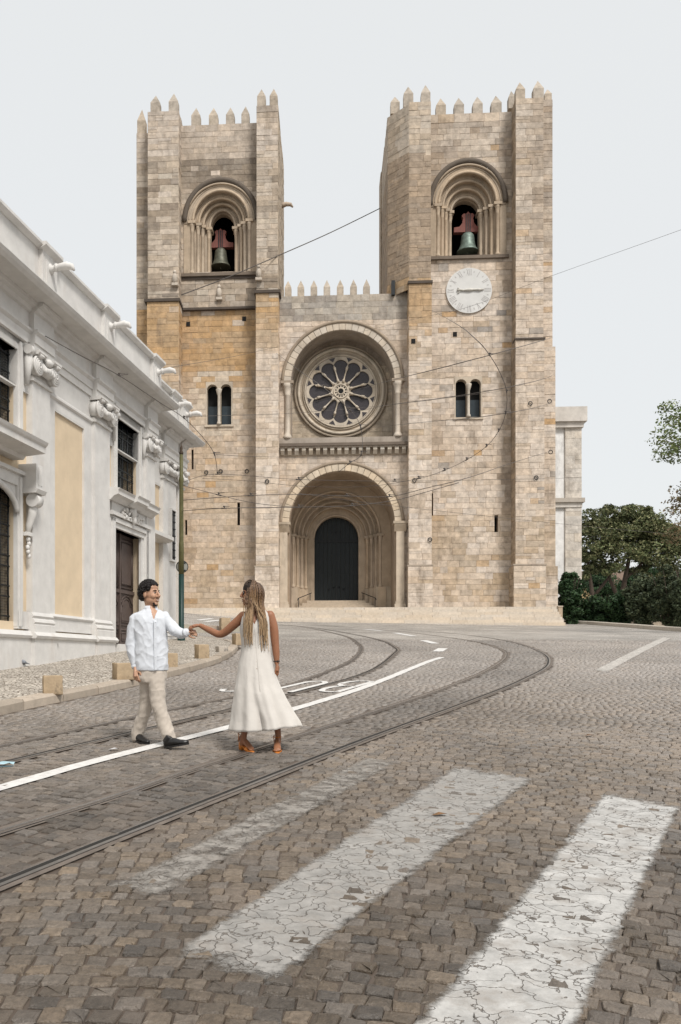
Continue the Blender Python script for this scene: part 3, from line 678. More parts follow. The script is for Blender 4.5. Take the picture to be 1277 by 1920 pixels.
# panel, lower (d 1.45) and upper (d 1.2)
zJ = fz(410, 577, 1.3)
def twin(cu, vt, vb, uw, d, panel_holes, core_holes):
    x0, x1 = fl(cu - uw, 800, d)[0], fl(cu + uw, 800, d)[0]; zt, zb = fz(cu, vt, d), fz(cu, vb, d)
    panel_holes.append(('rect', x0, x1, zb, zt)); core_holes.append((x0, x1, zb, zt)); return x0, x1, zb, zt
def slit(u0, u1, v0, v1, d, panel_holes, core_holes):
    x0, x1 = fl(u0, 800, d)[0], fl(u1, 800, d)[0]; z1_, z0_ = fz(u0, v0, d), fz(u0, v1, d)
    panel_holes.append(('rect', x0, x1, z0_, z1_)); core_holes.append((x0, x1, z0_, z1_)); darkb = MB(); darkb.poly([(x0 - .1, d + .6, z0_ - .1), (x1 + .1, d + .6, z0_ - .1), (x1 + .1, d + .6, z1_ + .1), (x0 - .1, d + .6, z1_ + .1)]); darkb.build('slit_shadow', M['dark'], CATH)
DL = 1.45; ph = []; ch = []
twL = twin(411, 716, 797, 25, DL, ph, ch)
slit(445, 450, 942, 985, DL, ph, ch); slit(359, 363, 843, 880, DL, ph, ch); slit(347, 351, 975, 1003, DL, ph, ch)
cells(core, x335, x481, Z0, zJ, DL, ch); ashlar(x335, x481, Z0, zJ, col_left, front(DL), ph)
DU = 1.2
cxL, zsBL = fl(414, 415, DU); zbBL = fz(414, 513, DU); pxm = F / 60.7
rBL = 67.7 / pxm
arch_panel(core, x335, x481, zLT3, DU, cxL, zsBL, rBL, 1.12, zJ)
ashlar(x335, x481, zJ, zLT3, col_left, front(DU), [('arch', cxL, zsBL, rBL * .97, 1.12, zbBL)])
core.poly([(x335, DU, zJ), (x481, DU, zJ), (x481, DL, zJ), (x335, DL, zJ)])
LIM = (.43, .345, .255)
def bell_window(cx, zs, zb, d, r, rad, rats, name):
    b = MB(); ys = [d - .02, d + .35, d + .7, d + 1.0, d + 1.35, d + 1.9]
    spec = [(q / pxm, a, y) for q, a, y in zip(rad, rats, ys)]; spec.append((rad[-1] / pxm - .001, rats[-1], ys[len(rad)]))
    orders(b, cx, zs, zb, spec, roll=.1, colm=.12, col=LIM)
    hood = [(cx - (r + .05) * math.cos(math.pi * i / 30), d - .08, zs + (r + .05) * rats[0] * math.sin(math.pi * i / 30)) for i in range(31)]
    b.tube(hood, [(.16, .2)] * 31, 6, col=(.12, .098, .078)); b.tube([(x, y - .02, z - .28) for x, y, z in hood[2:-2]], .08, 5, col=LIM)
    b.box(cx - r - .25, cx + r + .25, d - .22, d + 1.9, zb - .22, zb, (.17, .135, .105))
    for sg in (-1, 1): b.box(cx + sg * (r - .25) - .32, cx + sg * (r - .25) + .32, d - .12, d + .4, zs - .16, zs + .05, (.3, .24, .18)); b.box(cx + sg * (r - .12) - .22, cx + sg * (r - .12) + .22, d - .08, d + .3, zb, zs - .16, LIM)
    b.build('bell_window_arch', M['carved'], CATH)
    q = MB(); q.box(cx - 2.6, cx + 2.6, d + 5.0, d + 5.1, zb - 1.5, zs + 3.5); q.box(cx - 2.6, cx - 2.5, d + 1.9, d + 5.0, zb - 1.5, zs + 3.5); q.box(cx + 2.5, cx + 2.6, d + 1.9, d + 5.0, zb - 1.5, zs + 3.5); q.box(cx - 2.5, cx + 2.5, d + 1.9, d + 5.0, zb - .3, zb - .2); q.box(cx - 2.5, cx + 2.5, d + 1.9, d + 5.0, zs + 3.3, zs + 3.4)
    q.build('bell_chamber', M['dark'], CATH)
bell_window(cxL, zsBL, zbBL, DU, rBL, [67.7, 51.7, 41.9, 34.6, 23.6], [1.12, 1.1, 1.12, 1.18, 1.4], 'l')
# string courses of the left tower
class _SC:
    def box(s, *a): b_ = MB(); b_.box(*a); b_.build('string_course', M['carved'], CATH)
    def prism(s, *a): b_ = MB(); b_.prism(*a); b_.build('turret_cap', M['carved'], CATH, recalc=True)
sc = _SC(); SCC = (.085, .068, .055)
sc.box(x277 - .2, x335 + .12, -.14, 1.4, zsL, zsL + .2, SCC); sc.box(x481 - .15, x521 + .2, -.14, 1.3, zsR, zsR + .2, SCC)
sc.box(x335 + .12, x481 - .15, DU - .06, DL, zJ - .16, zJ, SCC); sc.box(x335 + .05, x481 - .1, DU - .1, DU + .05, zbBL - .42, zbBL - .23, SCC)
# ---------------- right tower
x767, x808, x967, x1019, x1036 = fx(767, T0), fx(808, T0), fx(967, T0), fx(1019, T0), fx(1036, .8)
zR2 = fz(790, 191, T0); zR3 = fz(880, 211, 1.25); zR4 = fz(995, 184, T0); zR5 = fz(1028, 187, .8)
core.box(x767, x808, T0, 8, Z0, zR2); core.box(x967, x1019, T0, 8, Z0, zR4); core.box(x1019 - .02, x1036, .8, 8, Z0, zR5)
core.box(x808, x967, 7.4, 8, Z0, zR3); core.box(x808, x967, 1.9, 7.4, zR3 - 1.2, zR3 - .9)
zq = fz(785, 532, 0); zq2 = fz(995, 637, 0); zq3 = fz(995, 1060, -.1)
core.box(x767 - .03, x808 + .04, 0, .6, Z0, zq); core.box(x967 - .05, x1019 + .03, 0, .6, Z0, zq2); core.box(x1019, fx(1041.5, .65), .65, 8, Z0, fz(1030, 650, .65))
core.box(x767 - .1, x808 + .1, -.1, .6, Z0, zq3); core.box(x967 - .2, x1019 + .1, -.15, .6, Z0, zq3); core.box(x1019, fx(1046, .5), .5, 8, Z0, zq3)
ashlar(x767, x808, zq, zR2, col_rb, front(T0)); ashlar(x767 - .03, x808 + .04, zq3, zq, col_rb, front(0)); ashlar(x767 - .1, x808 + .1, Z0, zq3, col_rb, front(-.1))
ashlar(0, 1.0, zq3, zq, col_rb, left_(x767 - .03))
# splayed face of the right tower
bx_, by_ = x767 - 1.38, T0 + 1.35; ln = math.hypot(1.38, 1.35); tx, ty = (x767 - bx_) / ln, (T0 - by_) / ln; mnx, mny = -abs(ty), -abs(tx)
zch = fz(640, 556, 1.0)
core.add([(bx_, by_, zch), (x767, T0, zch), (x767, 8, zch), (bx_, 8, zch), (bx_, by_, zR2 - .15), (x767, T0, zR2 - .15), (x767, 8, zR2 - .15), (bx_, 8, zR2 - .15)], [(0, 1, 5, 4), (3, 0, 4, 7), (4, 5, 6, 7)])
ashlar(0, ln, zch, zR2 - .15, col_rb, lambda a, z, h: (bx_ + tx * a + mnx * h, by_ + ty * a + mny * h, z)); ashlar(by_, 8, zch, zR2 - .15, col_rb, left_(bx_))
ashlar(x967, x1019, zq2, zR4, col_right, front(T0)); ashlar(x967 - .05, x1019 + .03, zq3, zq2, col_right, front(0)); ashlar(x967 - .2, x1019 + .1, Z0, zq3, col_right, front(-.15))
ashlar(x1019, x1036, fz(1030, 650, .65), zR5, col_right, front(.8)); ashlar(x1019, fx(1041.5, .65), zq3, fz(1030, 650, .65), col_right, front(.65)); ashlar(x1019 + .1, fx(1046, .5), Z0, zq3, col_right, front(.5))
def col_shaded(x, z): return jit((.36, .28, .2), .3)  # buttress side away from the sun, its shade put into the colour
ashlar(T0, 1.4, zq2, zR4, col_shaded, left_(x967)); ashlar(0, 1.4, zq3, zq2, col_shaded, left_(x967 - .05)); ashlar(-.15, 1.4, Z0, zq3, col_shaded, left_(x967 - .2))
ph = []; ch = []
DRL = 1.35; twR = twin(878, 706, 783, 26, DRL, ph, ch); slit(927, 934, 966, 998, DRL, ph, ch); slit(808.5, 812, 925, 967, DRL, ph, ch)
zK = fz(880, 492, 1.3)
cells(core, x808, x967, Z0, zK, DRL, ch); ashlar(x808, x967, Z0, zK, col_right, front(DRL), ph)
cxR, zsBR = fl(877, 383, DRL); zbBR = fz(877, 481, DRL); rBR = 68 / pxm
arch_panel(core, x808, x967, zR3, DRL, cxR, zsBR, rBR, 1.15, zK); ashlar(x808, x967, zK, zR3, col_right, front(DRL), [('arch', cxR, zsBR, rBR * .97, 1.15, zbBR)])
bell_window(cxR, zsBR, zbBR, DRL, rBR, [68, 52, 43, 35, 26], [1.15, 1.12, 1.1, 1.06, 1.0], 'r')
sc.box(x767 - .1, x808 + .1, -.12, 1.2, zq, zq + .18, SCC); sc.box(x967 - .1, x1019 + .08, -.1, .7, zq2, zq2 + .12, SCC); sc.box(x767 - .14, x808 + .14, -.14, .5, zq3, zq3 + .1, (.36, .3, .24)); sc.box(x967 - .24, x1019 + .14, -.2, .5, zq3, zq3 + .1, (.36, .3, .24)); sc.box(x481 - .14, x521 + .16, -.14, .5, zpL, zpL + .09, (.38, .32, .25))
# turret behind, side chapel
xb0, xb1 = fx(713, 8.5), fx(727, 8.5); core.box(xb0, xb1 + .4, 8.05, 10, fz(720, 560, 8.5), fz(720, 330, 8.5)); ashlar(xb0, xb1 + .4, fz(720, 552, 8.5), fz(720, 330, 8.5), lambda x, z: jit((.46, .38, .29)), front(8.05))
sc.prism([(xb0, fz(720, 330, 8.5)), (xb1, fz(720, 330, 8.5)), ((xb0 + xb1) / 2, fz(720, 318, 8.5))], 8.05, 8.8, (.42, .36, .3))
sc.box(fx(708, 9), fx(730, 9), 7.9, 10, zch - .2, zch + .8, (.42, .38, .33))
sb = MB(); c0, c1 = fx(1030, 5), fx(1089, 5); DC = 5.0; CW = (.58, .545, .5)
sb.box(c0, c1, DC, DC + 12, 1, fz(1060, 800, DC), (.74, .74, .73)); sb.box(fx(1059, 5), c1 + .03, DC - .12, DC, 1, fz(1060, 800, DC), CW)
sb.box(c0, fx(1100, 4.7), DC - .5, DC + 12, fz(1060, 793, DC), fz(1060, 766, DC), CW); sb.box(c0, fx(1094, 4.8), DC - .3, DC + 12, fz(1060, 803, DC), fz(1060, 793, DC) - .004, CW)
sb.box(c0, fx(1096, 4.8), DC - .35, DC + 12, fz(1060, 943, DC), fz(1060, 935, DC), (.42, .38, .33)); sb.box(c0, fx(1092, 4.8), DC - .2, DC + 12, fz(1060, 952, DC), fz(1060, 943, DC) - .004, CW)
sb.build('side_chapel', M['carved'], CATH)
ashlar(fx(1059, 5), c1 + .03, 2, fz(1060, 952, DC), lambda x, z: jit((.57, .52, .455), .08), front(DC - .12), (), (.5, .7), (.5, 1.2), .012); ashlar(fx(1059, 5), c1 + .03, fz(1060, 935, DC), fz(1060, 803, DC), lambda x, z: jit((.57, .52, .455), .08), front(DC - .12), (), (.5, .7), (.5, 1.2), .012)
# ---------------- centre
DCN = 1.0; xa, xz = x521 + .0, x767; zct = fz(640, 553, DCN); zcor = fz(640, 838, DCN); zcor2 = fz(640, 822, DCN)
cxN, zsN = fl(642, 716, DCN); rN = fx(739.5, DCN) - cxN; rNo = fx(754, DCN) - cxN
arch_panel(core, xa, xz, zct, DCN, cxN, zsN, rN + .1, 1.0, zcor)
cxP, zsP = fl(640.5, 982, DCN); rP = fx(740, DCN) - cxP; rPo = fx(754.5, DCN) - cxP
ZPLAT = fz(640, 1140, 0)
arch_panel(core, xa, xz, zcor, DCN, cxP, zsP, rP + .1, 1.0, Z0)
core.box(xa, xz, DCN + .6, DCN + .65, zct - .3, zct)
core.poly([(xa, DCN, zct), (xz, DCN, zct), (xz, 3.0, zct), (xa, 3.0, zct)])
ashlar(xa, xz, zcor2, zct, col_mid, front(DCN), [('arch', cxN, zsN, rNo - .1, 1.0, zcor)]); ashlar(xa, xz, Z0, zcor - .5, col_mid, front(DCN), [('arch', cxP, zsP, rPo - .1, 1.0, 0)])
voussoirs(cxN, zsN, rN, rNo, 1.0, DCN - .1, DCN + .4, 27, lambda: jit((.54, .47, .385), .07))
voussoirs(cxP, zsP, rP, rPo, 1.0, DCN - .12, DCN + .4, 27, lambda: jit((.58, .48, .36), .06))
for cx_, zs_, r_ in ((cxN, zsN, rNo + .04), (cxP, zsP, rPo + .04)): b = MB(); b.tube([(cx_ - r_ * math.cos(math.pi * i / 40), DCN - .1, zs_ + r_ * math.sin(math.pi * i / 40)) for i in range(41)], [(.09, .12)] * 41, 6, col=(.3, .24, .18)); b.build('hood_mould', M['carved'], CATH)
# rose niche: reveal, back wall, columns
NB = DCN + 1.9; b = MB(); orders(b, cxN, zsN, zcor2, [(rN + .25, 1, DCN + .03), (rN, 1, DCN + .04), (rN - .02, 1, NB)], roll=0, colm=0, col=(.36, .3, .24))
for sg in (-1, 1):
    x = cxN + sg * (rN + .24); hh = zsN - zcor2
    b.lathe([(.32, 0), (.32, .15), (.24, .28), (.19, .4), (.19, hh - .95), (.23, hh - .9), (.2, hh - .85), (.3, hh - .35), (.42, hh - .12)], (x, DCN - .05, zcor2), 12, (.55, .48, .4)); b.box(x - .45, x + .45, DCN - .4, DCN + .4, zsN - .13, zsN + .06, (.32, .26, .2))
b.build('rose_niche', M['carved'], CATH)
cxr, czr = fl(639, 735, NB); RR = fx(728, NB) - cxr
ashlar(cxN - rN, cxN + rN, zcor2, zsN + rN, lambda x, z: jit((.46, .385, .295) if z < czr + RR * .5 else (.3, .245, .19), .12), front(NB), [('arch', cxr, czr, RR * .95, 1, czr - 99)] if False else [], (.4, .55), (.6, 1.3), .012)  # upper niche blocks coloured darker, the recess shade put into the stone
core.box(cxN - rN, cxN + rN, NB, NB + .3, zcor2 - .2, zsN + rN + .2)
ROSE = MB(); rc_ = (.52, .45, .36); RT = RR * .735
for r0, r1, y, cc in ((RR * .965, .1, NB - .12, (.3, .245, .185)), (RR * .89, .12, NB - .16, rc_), (RR * .80, .07, NB - .1, (.36, .3, .23)), (RR * .76, .07, NB - .16, rc_)):
    ROSE.tube([(cxr + r0 * math.cos(2 * math.pi * i / 64), y, czr + r0 * math.sin(2 * math.pi * i / 64)) for i in range(64)], r1, 6, True, col=cc)
def annulus(b, ra, rb, y, c, n=64):
    for i in range(n):
        t0, t1 = 2 * math.pi * i / n, 2 * math.pi * (i + 1) / n
        b.poly([(cxr + ra * math.cos(t0), y, czr + ra * math.sin(t0)), (cxr + ra * math.cos(t1), y, czr + ra * math.sin(t1)), (cxr + rb * math.cos(t1), y, czr + rb * math.sin(t1)), (cxr + rb * math.cos(t0), y, czr + rb * math.sin(t0))], c)
annulus(ROSE, RR * .73, RR * .97, NB - .08, (.46, .385, .295))
yf, yg = NB - .17, NB - .05
glassm = mat('leaded glass', (.05, .044, .048), rough=.35, var=.5, scale=14, bump=.4, bscale=9)
for k in range(12):
    a0 = math.pi / 12 * 2 * k + math.pi / 2; ca, sa = math.cos(a0), math.sin(a0)
    tear = []; pc, pr, hub = .70 * RT, .212 * RT, .28 * RT
    for i in range(17): t = -R(100) + R(200) * i / 16; tear.append((pc + pr * math.cos(t), pr * math.sin(t)))
    tear += [(hub + .03 * RT, .05 * RT), (hub, 0), (hub + .03 * RT, -.05 * RT)]
    out = []
    half = R(15); cxx = .6 * RT
    for x, y in tear:
        vx, vy = x - cxx, y; tt = 1e9
        lo_, hi_ = 0.0, 20.0
        for _ in range(40):
            m_ = (lo_ + hi_) / 2; X_, Y_ = cxx + vx * m_, vy * m_; rr_ = math.hypot(X_, Y_)
            if rr_ < RT and rr_ > .2 * RT and abs(math.atan2(Y_, X_)) < half and X_ > 0: lo_ = m_
            else: hi_ = m_
        out.append((cxx + vx * lo_, vy * lo_))
    W_ = lambda p, y: (cxr + p[0] * ca - p[1] * sa, y, czr + p[0] * sa + p[1] * ca)
    n_ = len(tear); cc = jit(rc_, .05)
    for i in range(n_):
        j = (i + 1) % n_
        ROSE.poly([W_(tear[i], yf), W_(tear[j], yf), W_(out[j], yf), W_(out[i], yf)], cc); ROSE.poly([W_(tear[i], yf), W_(tear[j], yf), W_(tear[j], yg), W_(tear[i], yg)], cc)
    ah = a0 + half; ROSE.tube([(cxr + r_ * math.cos(ah), yf - .03, czr + r_ * math.sin(ah)) for r_ in (.26 * RT, .34 * RT, .36 * RT, .6 * RT, .62 * RT, .7 * RT)], [.1, .1, .055, .055, .09, .11], 6, col=cc)
    b = MB(); b.poly([W_(p, yg - .002) for p in tear]); b.build('pane', glassm, CATH)
    tri = [(.985 * RT * math.cos(half - .1), .985 * RT * math.sin(half - .1)), (.985 * RT * math.cos(half + .1), .985 * RT * math.sin(half + .1)), (.86 * RT * math.cos(half), .86 * RT * math.sin(half))]
    b = MB(); b.poly([W_(p, yf - .004) for p in tri]); b.build('pane', glassm, CATH)
for r0, r1 in ((.2 * RT, .05), (.09 * RT, .05)): ROSE.tube([(cxr + r0 * math.cos(2 * math.pi * i / 24), yf - .02, czr + r0 * math.sin(2 * math.pi * i / 24)) for i in range(24)], r1, 6, True, col=rc_)
annulus(ROSE, .08 * RT, .26 * RT, yf - .01, rc_, 36)
ROSE.build('rose_window', M['carved'], CATH)
b = MB(); b.poly([(cxr + .08 * RT * math.cos(i * math.pi / 10), yf - .012, czr + .08 * RT * math.sin(i * math.pi / 10)) for i in range(20)])
for k in range(12):
    qx, qz = cxr + .145 * RT * math.cos(k * math.pi / 6 + .26), czr + .145 * RT * math.sin(k * math.pi / 6 + .26); b.poly([(qx + .06 * math.cos(i * math.pi / 4), yf - .016, qz + .06 * math.sin(i * math.pi / 4)) for i in range(8)])
b.build('pane', M['dark'], CATH)
# cornice between rose and portal
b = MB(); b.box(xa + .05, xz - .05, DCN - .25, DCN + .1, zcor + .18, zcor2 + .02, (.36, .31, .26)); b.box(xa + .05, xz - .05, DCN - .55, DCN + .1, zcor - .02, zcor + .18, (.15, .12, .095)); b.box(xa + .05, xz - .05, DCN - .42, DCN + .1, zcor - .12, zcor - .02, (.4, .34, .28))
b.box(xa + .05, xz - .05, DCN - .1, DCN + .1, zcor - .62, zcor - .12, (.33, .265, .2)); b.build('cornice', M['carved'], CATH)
for k in range(18):
    x = xa + .3 + (xz - xa - .6) * k / 17; b = MB(); b.prof([(DCN + .02, zcor - .55), (DCN - .16, zcor - .55), (DCN - .4, zcor - .3), (DCN - .4, zcor - .13), (DCN + .02, zcor - .13)], x - .14, x + .14, jit((.56, .5, .42), .1)); b.build('corbel', M['carved'], CATH)
# portal
b = MB(); V1 = DCN + 3.0; ZD = fz(631, 1129.5, V1 + 3); PB = ZPLAT - .02
orders(b, cxP, zsP, PB, [(rP + .25, 1, DCN + .03), (rP, 1, DCN + .04), (rP - .05, 1, V1 + .05)], roll=0, colm=0, col=(.32, .25, .185))  # vault given a darker stone colour for the shade inside the porch
b.build('porch_vault', M['carved'], CATH)
b = MB(); cxD = fx(631, V1 + 1.5); zsD = fz(631, 1011, V1 + 2.6); PC = (.38, .3, .22)
rr_ = [rP + 1.2, 3.15, 2.85, 2.55, 2.25, fx(672, V1 + 3) - cxD]; yy_ = [V1, V1 + .5, V1 + 1.0, V1 + 1.5, V1 + 2.0, V1 + 2.6, V1 + 3.1]
spec = [(r_, 1.0, y) for r_, y in zip(rr_, yy_)] + [(rr_[-1] - .001, 1.0, yy_[-1])]
orders(b, cxD, zsD, ZD + .9, spec[:5] + [(2.25, 1, V1 + 2.0)], roll=.09, colm=.1, col=PC)
orders(b, cxD, zsD, ZD, [(2.26, 1, V1 + 2.0), (rr_[-1], 1, V1 + 2.02), (rr_[-1] - .02, 1, V1 + 3.1)], roll=.07, colm=0, col=(.46, .375, .285))
for sg in (-1, 1):
    for k in range(4): x_ = cxD + sg * (rr_[k + 1] + .2); b.box(x_ - .3, x_ + .3, V1 + .5 * k - .12, V1 + .5 * k + .5, PB, ZD + .92, jit((.44, .355, .265), .05))
    b.box(cxD + sg * 3.5 - .6, cxD + sg * 3.5 + .6, V1 - .05, V1 + .1, PB, ZD + .95, (.44, .36, .27))
b.build('portal', M['carved'], CATH)
for sg in (-1, 1):
    x = fx(532, DCN) if sg < 0 else fx(750, DCN); b = MB(); hh = zsP - ZPLAT
    b.box(x - .28, x + .28, DCN - .3, DCN + .6, ZPLAT + .5, zsP - .62, (.54, .455, .355)); b.prof([(DCN - .3, zsP - .62), (DCN - .52, zsP - .2), (DCN - .52, zsP), (DCN + .6, zsP), (DCN + .6, zsP - .62)], x - .42, x + .42, (.47, .385, .29)); b.box(x - .5, x + .5, DCN - .58, DCN + .6, zsP - .1, zsP + .08, (.4, .33, .25))
    b.box(x - .4, x + .4, DCN - .45, DCN + .6, ZPLAT - .1, ZPLAT + .32, (.52, .44, .35)); b.box(x - .34, x + .34, DCN - .38, DCN + .6, ZPLAT + .32, ZPLAT + .5, (.5, .42, .33)); b.build('pier', M['carved'], CATH)
doorm = mat('dark green door', (.011, .016, .018), rough=.5, var=.3, scale=12, bump=.3, bscale=30)
rD = rr_[-1] - .02; yd = V1 + 2.75
for sg in (-1, 1):
    for k in range(5):
        x0 = k * rD / 5 + .008; x1 = (k + 1) * rD / 5 - .008
        top = [(sg * (x0 + (x1 - x0) * i / 4), zsD + math.sqrt(max(rD ** 2 - (x0 + (x1 - x0) * i / 4) ** 2, 0))) for i in range(5)]
        b = MB(); b.prism([(cxD + p[0], p[1]) for p in [(sg * x0, ZD)] + top + [(sg * x1, ZD)]], yd + rc.uniform(0, .012), yd + .1); b.build('door_plank', doorm, CATH, recalc=True)
b = MB(); b.box(cxD - rD, cxD + rD, yd - .06, yd, zsD - .25, zsD - .05); b.box(cxD - rD, cxD + rD, yd - .04, yd, ZD, ZD + .25); b.box(cxD - .06, cxD + .06, yd - .03, yd, zsD - .05, zsD + 1.2); b.box(cxD - .45, cxD + .45, yd - .03, yd, zsD + .5, zsD + .62)
b.box(cxD - .05, cxD + .05, yd - .05, yd, ZD, zsD - .25)
for sx_ in (-.55, -.2, .2, .55): b.ell((cxD + sx_, yd - .05, ZD + 1.15 - .15 * (abs(sx_) > .3)), (.07, .06, .07), nu=8, nv=5)
b.build('door_fittings', M['iron'], CATH)
core.box(xa, xz, V1 + 3.2, V1 + 3.4, Z0, zsP + rP + .3); core.box(xa - .2, xa, DCN, V1 + 3.2, Z0, zct - .2); core.box(xz, xz + .2, DCN, V1 + 3.2, Z0, zct - .2)
# twin windows
def twin_build(x0, x1, zb, zt, d):
    b = MB(); xm = (x0 + x1) / 2; r_ = (x1 - x0) * .2; zs_ = zt - r_ - .18; gap = (x1 - x0) * .045; cl = (x0 + gap + r_, x1 - gap - r_)
    c = (.5, .425, .335)
    arch_panel(b, x0, xm, zt, d - .02, cl[0], zs_, r_, 1, zb, c); arch_panel(b, xm, x1, zt, d - .02, cl[1], zs_, r_, 1, zb, c)
    for q in cl:
        cu = arch_curve(q, zs_, r_, 1, zb, 12)
        for i in range(len(cu) - 1): b.poly([(cu[i][0], d - .02, cu[i][1]), (cu[i + 1][0], d - .02, cu[i + 1][1]), (cu[i + 1][0], d + .5, cu[i + 1][1]), (cu[i][0], d + .5, cu[i][1])], c)
    b.box(x0 - .08, x1 + .08, d - .12, d + .3, zb - .14, zb, c)
    b.lathe([(.16, 0), (.16, .12), (.1, .25), (.1, zs_ - zb - .45), (.13, zs_ - zb - .4), (.22, zs_ - zb - .05), (.22, zs_ - zb)], (xm, d - .1, zb), 10, (.58, .52, .44)); b.build('twin_window', M['carved'], CATH)
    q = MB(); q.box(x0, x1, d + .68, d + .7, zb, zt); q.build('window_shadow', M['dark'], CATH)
    for e in cl: g = MB(); g.box(e - r_ + .02, e + r_ - .02, d + .52, d + .54, zb + .02, zb + (zt - zb) * .48); g.build('pane', mat('pale glass', (.03, .042, .05), rough=.3, bump=0), CATH)
twin_build(*twL, DL); twin_build(*twR, DRL)
core.build('wall_core', M['mortar'], CATH)
# merlons
def merlon(u, vb, vt, d, wpx=15, depth=.55):
    x, zb = fl(u, vb, d); zt = fz(u, vt, d + depth / 2) + .1; w_ = wpx / 2 * (59.5 + d) / F; zm = zb + (zt - zb) * .5; c = jit((.43, .37, .3), .12); b = MB()
    ym = d + depth / 2; vs = [(x - w_, d, zb - .25), (x + w_, d, zb - .25), (x + w_, d + depth, zb - .25), (x - w_, d + depth, zb - .25), (x - w_, d, zm), (x + w_, d, zm), (x + w_, d + depth, zm), (x - w_, d + depth, zm), (x, ym, zt)]
    b.add(vs, [(0, 1, 5, 4), (1, 2, 6, 5), (2, 3, 7, 6), (3, 0, 4, 7), (4, 5, 8), (5, 6, 8), (6, 7, 8), (7, 4, 8), (3, 2, 1, 0)], c); b.build('merlon', M['ashlar'], CATH)
for a in [(265, 250, 208, 1.42, 16), (291, 209, 182, T0, 18), (325, 209, 178, T0, 18), (367, 234, 205, 1.22, 17), (400, 234, 205, 1.22, 17), (431.5, 233, 204, 1.22, 16), (460, 232, 202, 1.22, 15), (490, 198, 170, T0, 16), (513, 198, 169, T0, 15),
          (741, 206, 184, 1.35, 17), (766, 193, 165, T0 + .3, 18), (798.5, 192, 162, T0, 17), (827, 214, 187, 1.37, 18), (861, 213, 186, 1.37, 18), (896, 211, 184, 1.37, 18), (931, 210, 182, 1.37, 19), (976, 184, 157, T0, 17), (1010, 184, 154, T0, 19), (1028, 188, 170, .85, 13), (960, 196, 173, 1.6, 12)]: merlon(*a)
for u in (540, 564, 588.5, 613, 638, 663, 687.5): merlon(u, 554, 529 - (u - 540) * .02, DCN, 12.5, .5)
for yy in (2.2, 3.6, 5.0, 6.4):
    for xx, zz in ((x521 - .55, zLT4),):
        b = MB(); b.box(xx - .27, xx + .27, yy - .28, yy + .28, zz - .2, zz + .6, (.43, .37, .3)); b.add([(xx - .27, yy - .28, zz + .6), (xx + .27, yy - .28, zz + .6), (xx + .27, yy + .28, zz + .6), (xx - .27, yy + .28, zz + .6), (xx, yy, zz + 1.05)], [(0, 1, 4), (1, 2, 4), (2, 3, 4), (3, 0, 4)], (.43, .37, .3)); b.build('merlon', M['ashlar'], CATH)
# carved figures and spouts
b = MB(); x, z = fl(535, 384, 5); b.tube([(x521 - .1, 5, z - .1), (x521 + .35, 5, z + .05), (x521 + .7, 5, z), (x521 + .85, 5, z - .2)], [.2, .17, .14, .06], 7, col=(.45, .37, .29)); b.build('gargoyle', M['carved'], CATH)
for u, v, d in ((485, 512, T0 - .25), (328, 522, T0 - .25), (411, 549, DU - .15)):
    x, z = fl(u, v, d); b = MB(); b.box(x - .22, x + .22, d - .1, d + .5, z - .5, z - .32, (.5, .44, .37)); b.ell((x, d, z), (.2, .22, .38), col=(.5, .44, .37)); b.ell((x, d - .03, z + .42), (.13, .14, .16), col=(.5, .44, .37)); b.build('carved_figure', M['carved'], CATH)
for u, v, d in ((353, 608, DL), (458, 598, DL), (853, 627, DRL), (775, 640, 0)):
    x, z = fl(u, v, d); b = MB(); b.box(x - .14, x + .14, d - .05, d + .02, z - .16, z + .16); b.build('putlog_hole', M['dark'], CATH)  # dark blocks on the wall face, coloured as the shade in holes
x, z = fl(737, 542, DCN - .02); b = MB(); b.box(x - .12, x + .12, DCN - .3, DCN + .2, z - .5, z + .5); b.tube([(x + .5, DCN - .2, z + .35), (x + .5, DCN - .2, z - .3)], .06, 6); b.build('downpipe', M['iron'], CATH)
for k, (u, v) in enumerate([(387, 886), (414, 884), (463, 884), (501, 903), (777, 901), (841, 856), (924, 854), (994, 757), (1030, 753), (1032, 848), (1005, 896), (806, 1012)]):
    d = 0 if (u < 340 or 481 < u < 521 or 767 < u < 808 or u > 967) else DL; x, z = fl(u, v, d); b = MB()
    b.tube([(x + .13 * math.cos(i * math.pi / 6), d - .08, z + .13 * math.sin(i * math.pi / 6)) for i in range(12)], .03, 5, True); b.build('wall_ring', M['iron'], CATH)
# blocks -> objects
def zarea(blk): return area(blk[0])
vis = sorted(range(len(BLOCKS)), key=lambda i: -zarea(BLOCKS[i])); front_ok = [i for i in vis if BLOCKS[i][1](0, 0, 1)[1] < BLOCKS[i][1](0, 0, 0)[1] - .9 and sum(p[1] for p in BLOCKS[i][0]) / len(BLOCKS[i][0]) > 6]
big = set(front_ok[:300]); rest_ = MB()
for i, blk in enumerate(BLOCKS):
    if i in big:
        P, mp = blk[0], blk[1]; c = mp(sum(p[0] for p in P) / len(P), sum(p[1] for p in P) / len(P), 0); b = MB(); block_into(b, blk, c); o = b.build('stone_block', M['ashlar'], CATH); o.location = c
    else: block_into(rest_, blk)
rest_.build('stone_blocks', M['ashlar'], CATH, kind='stuff')
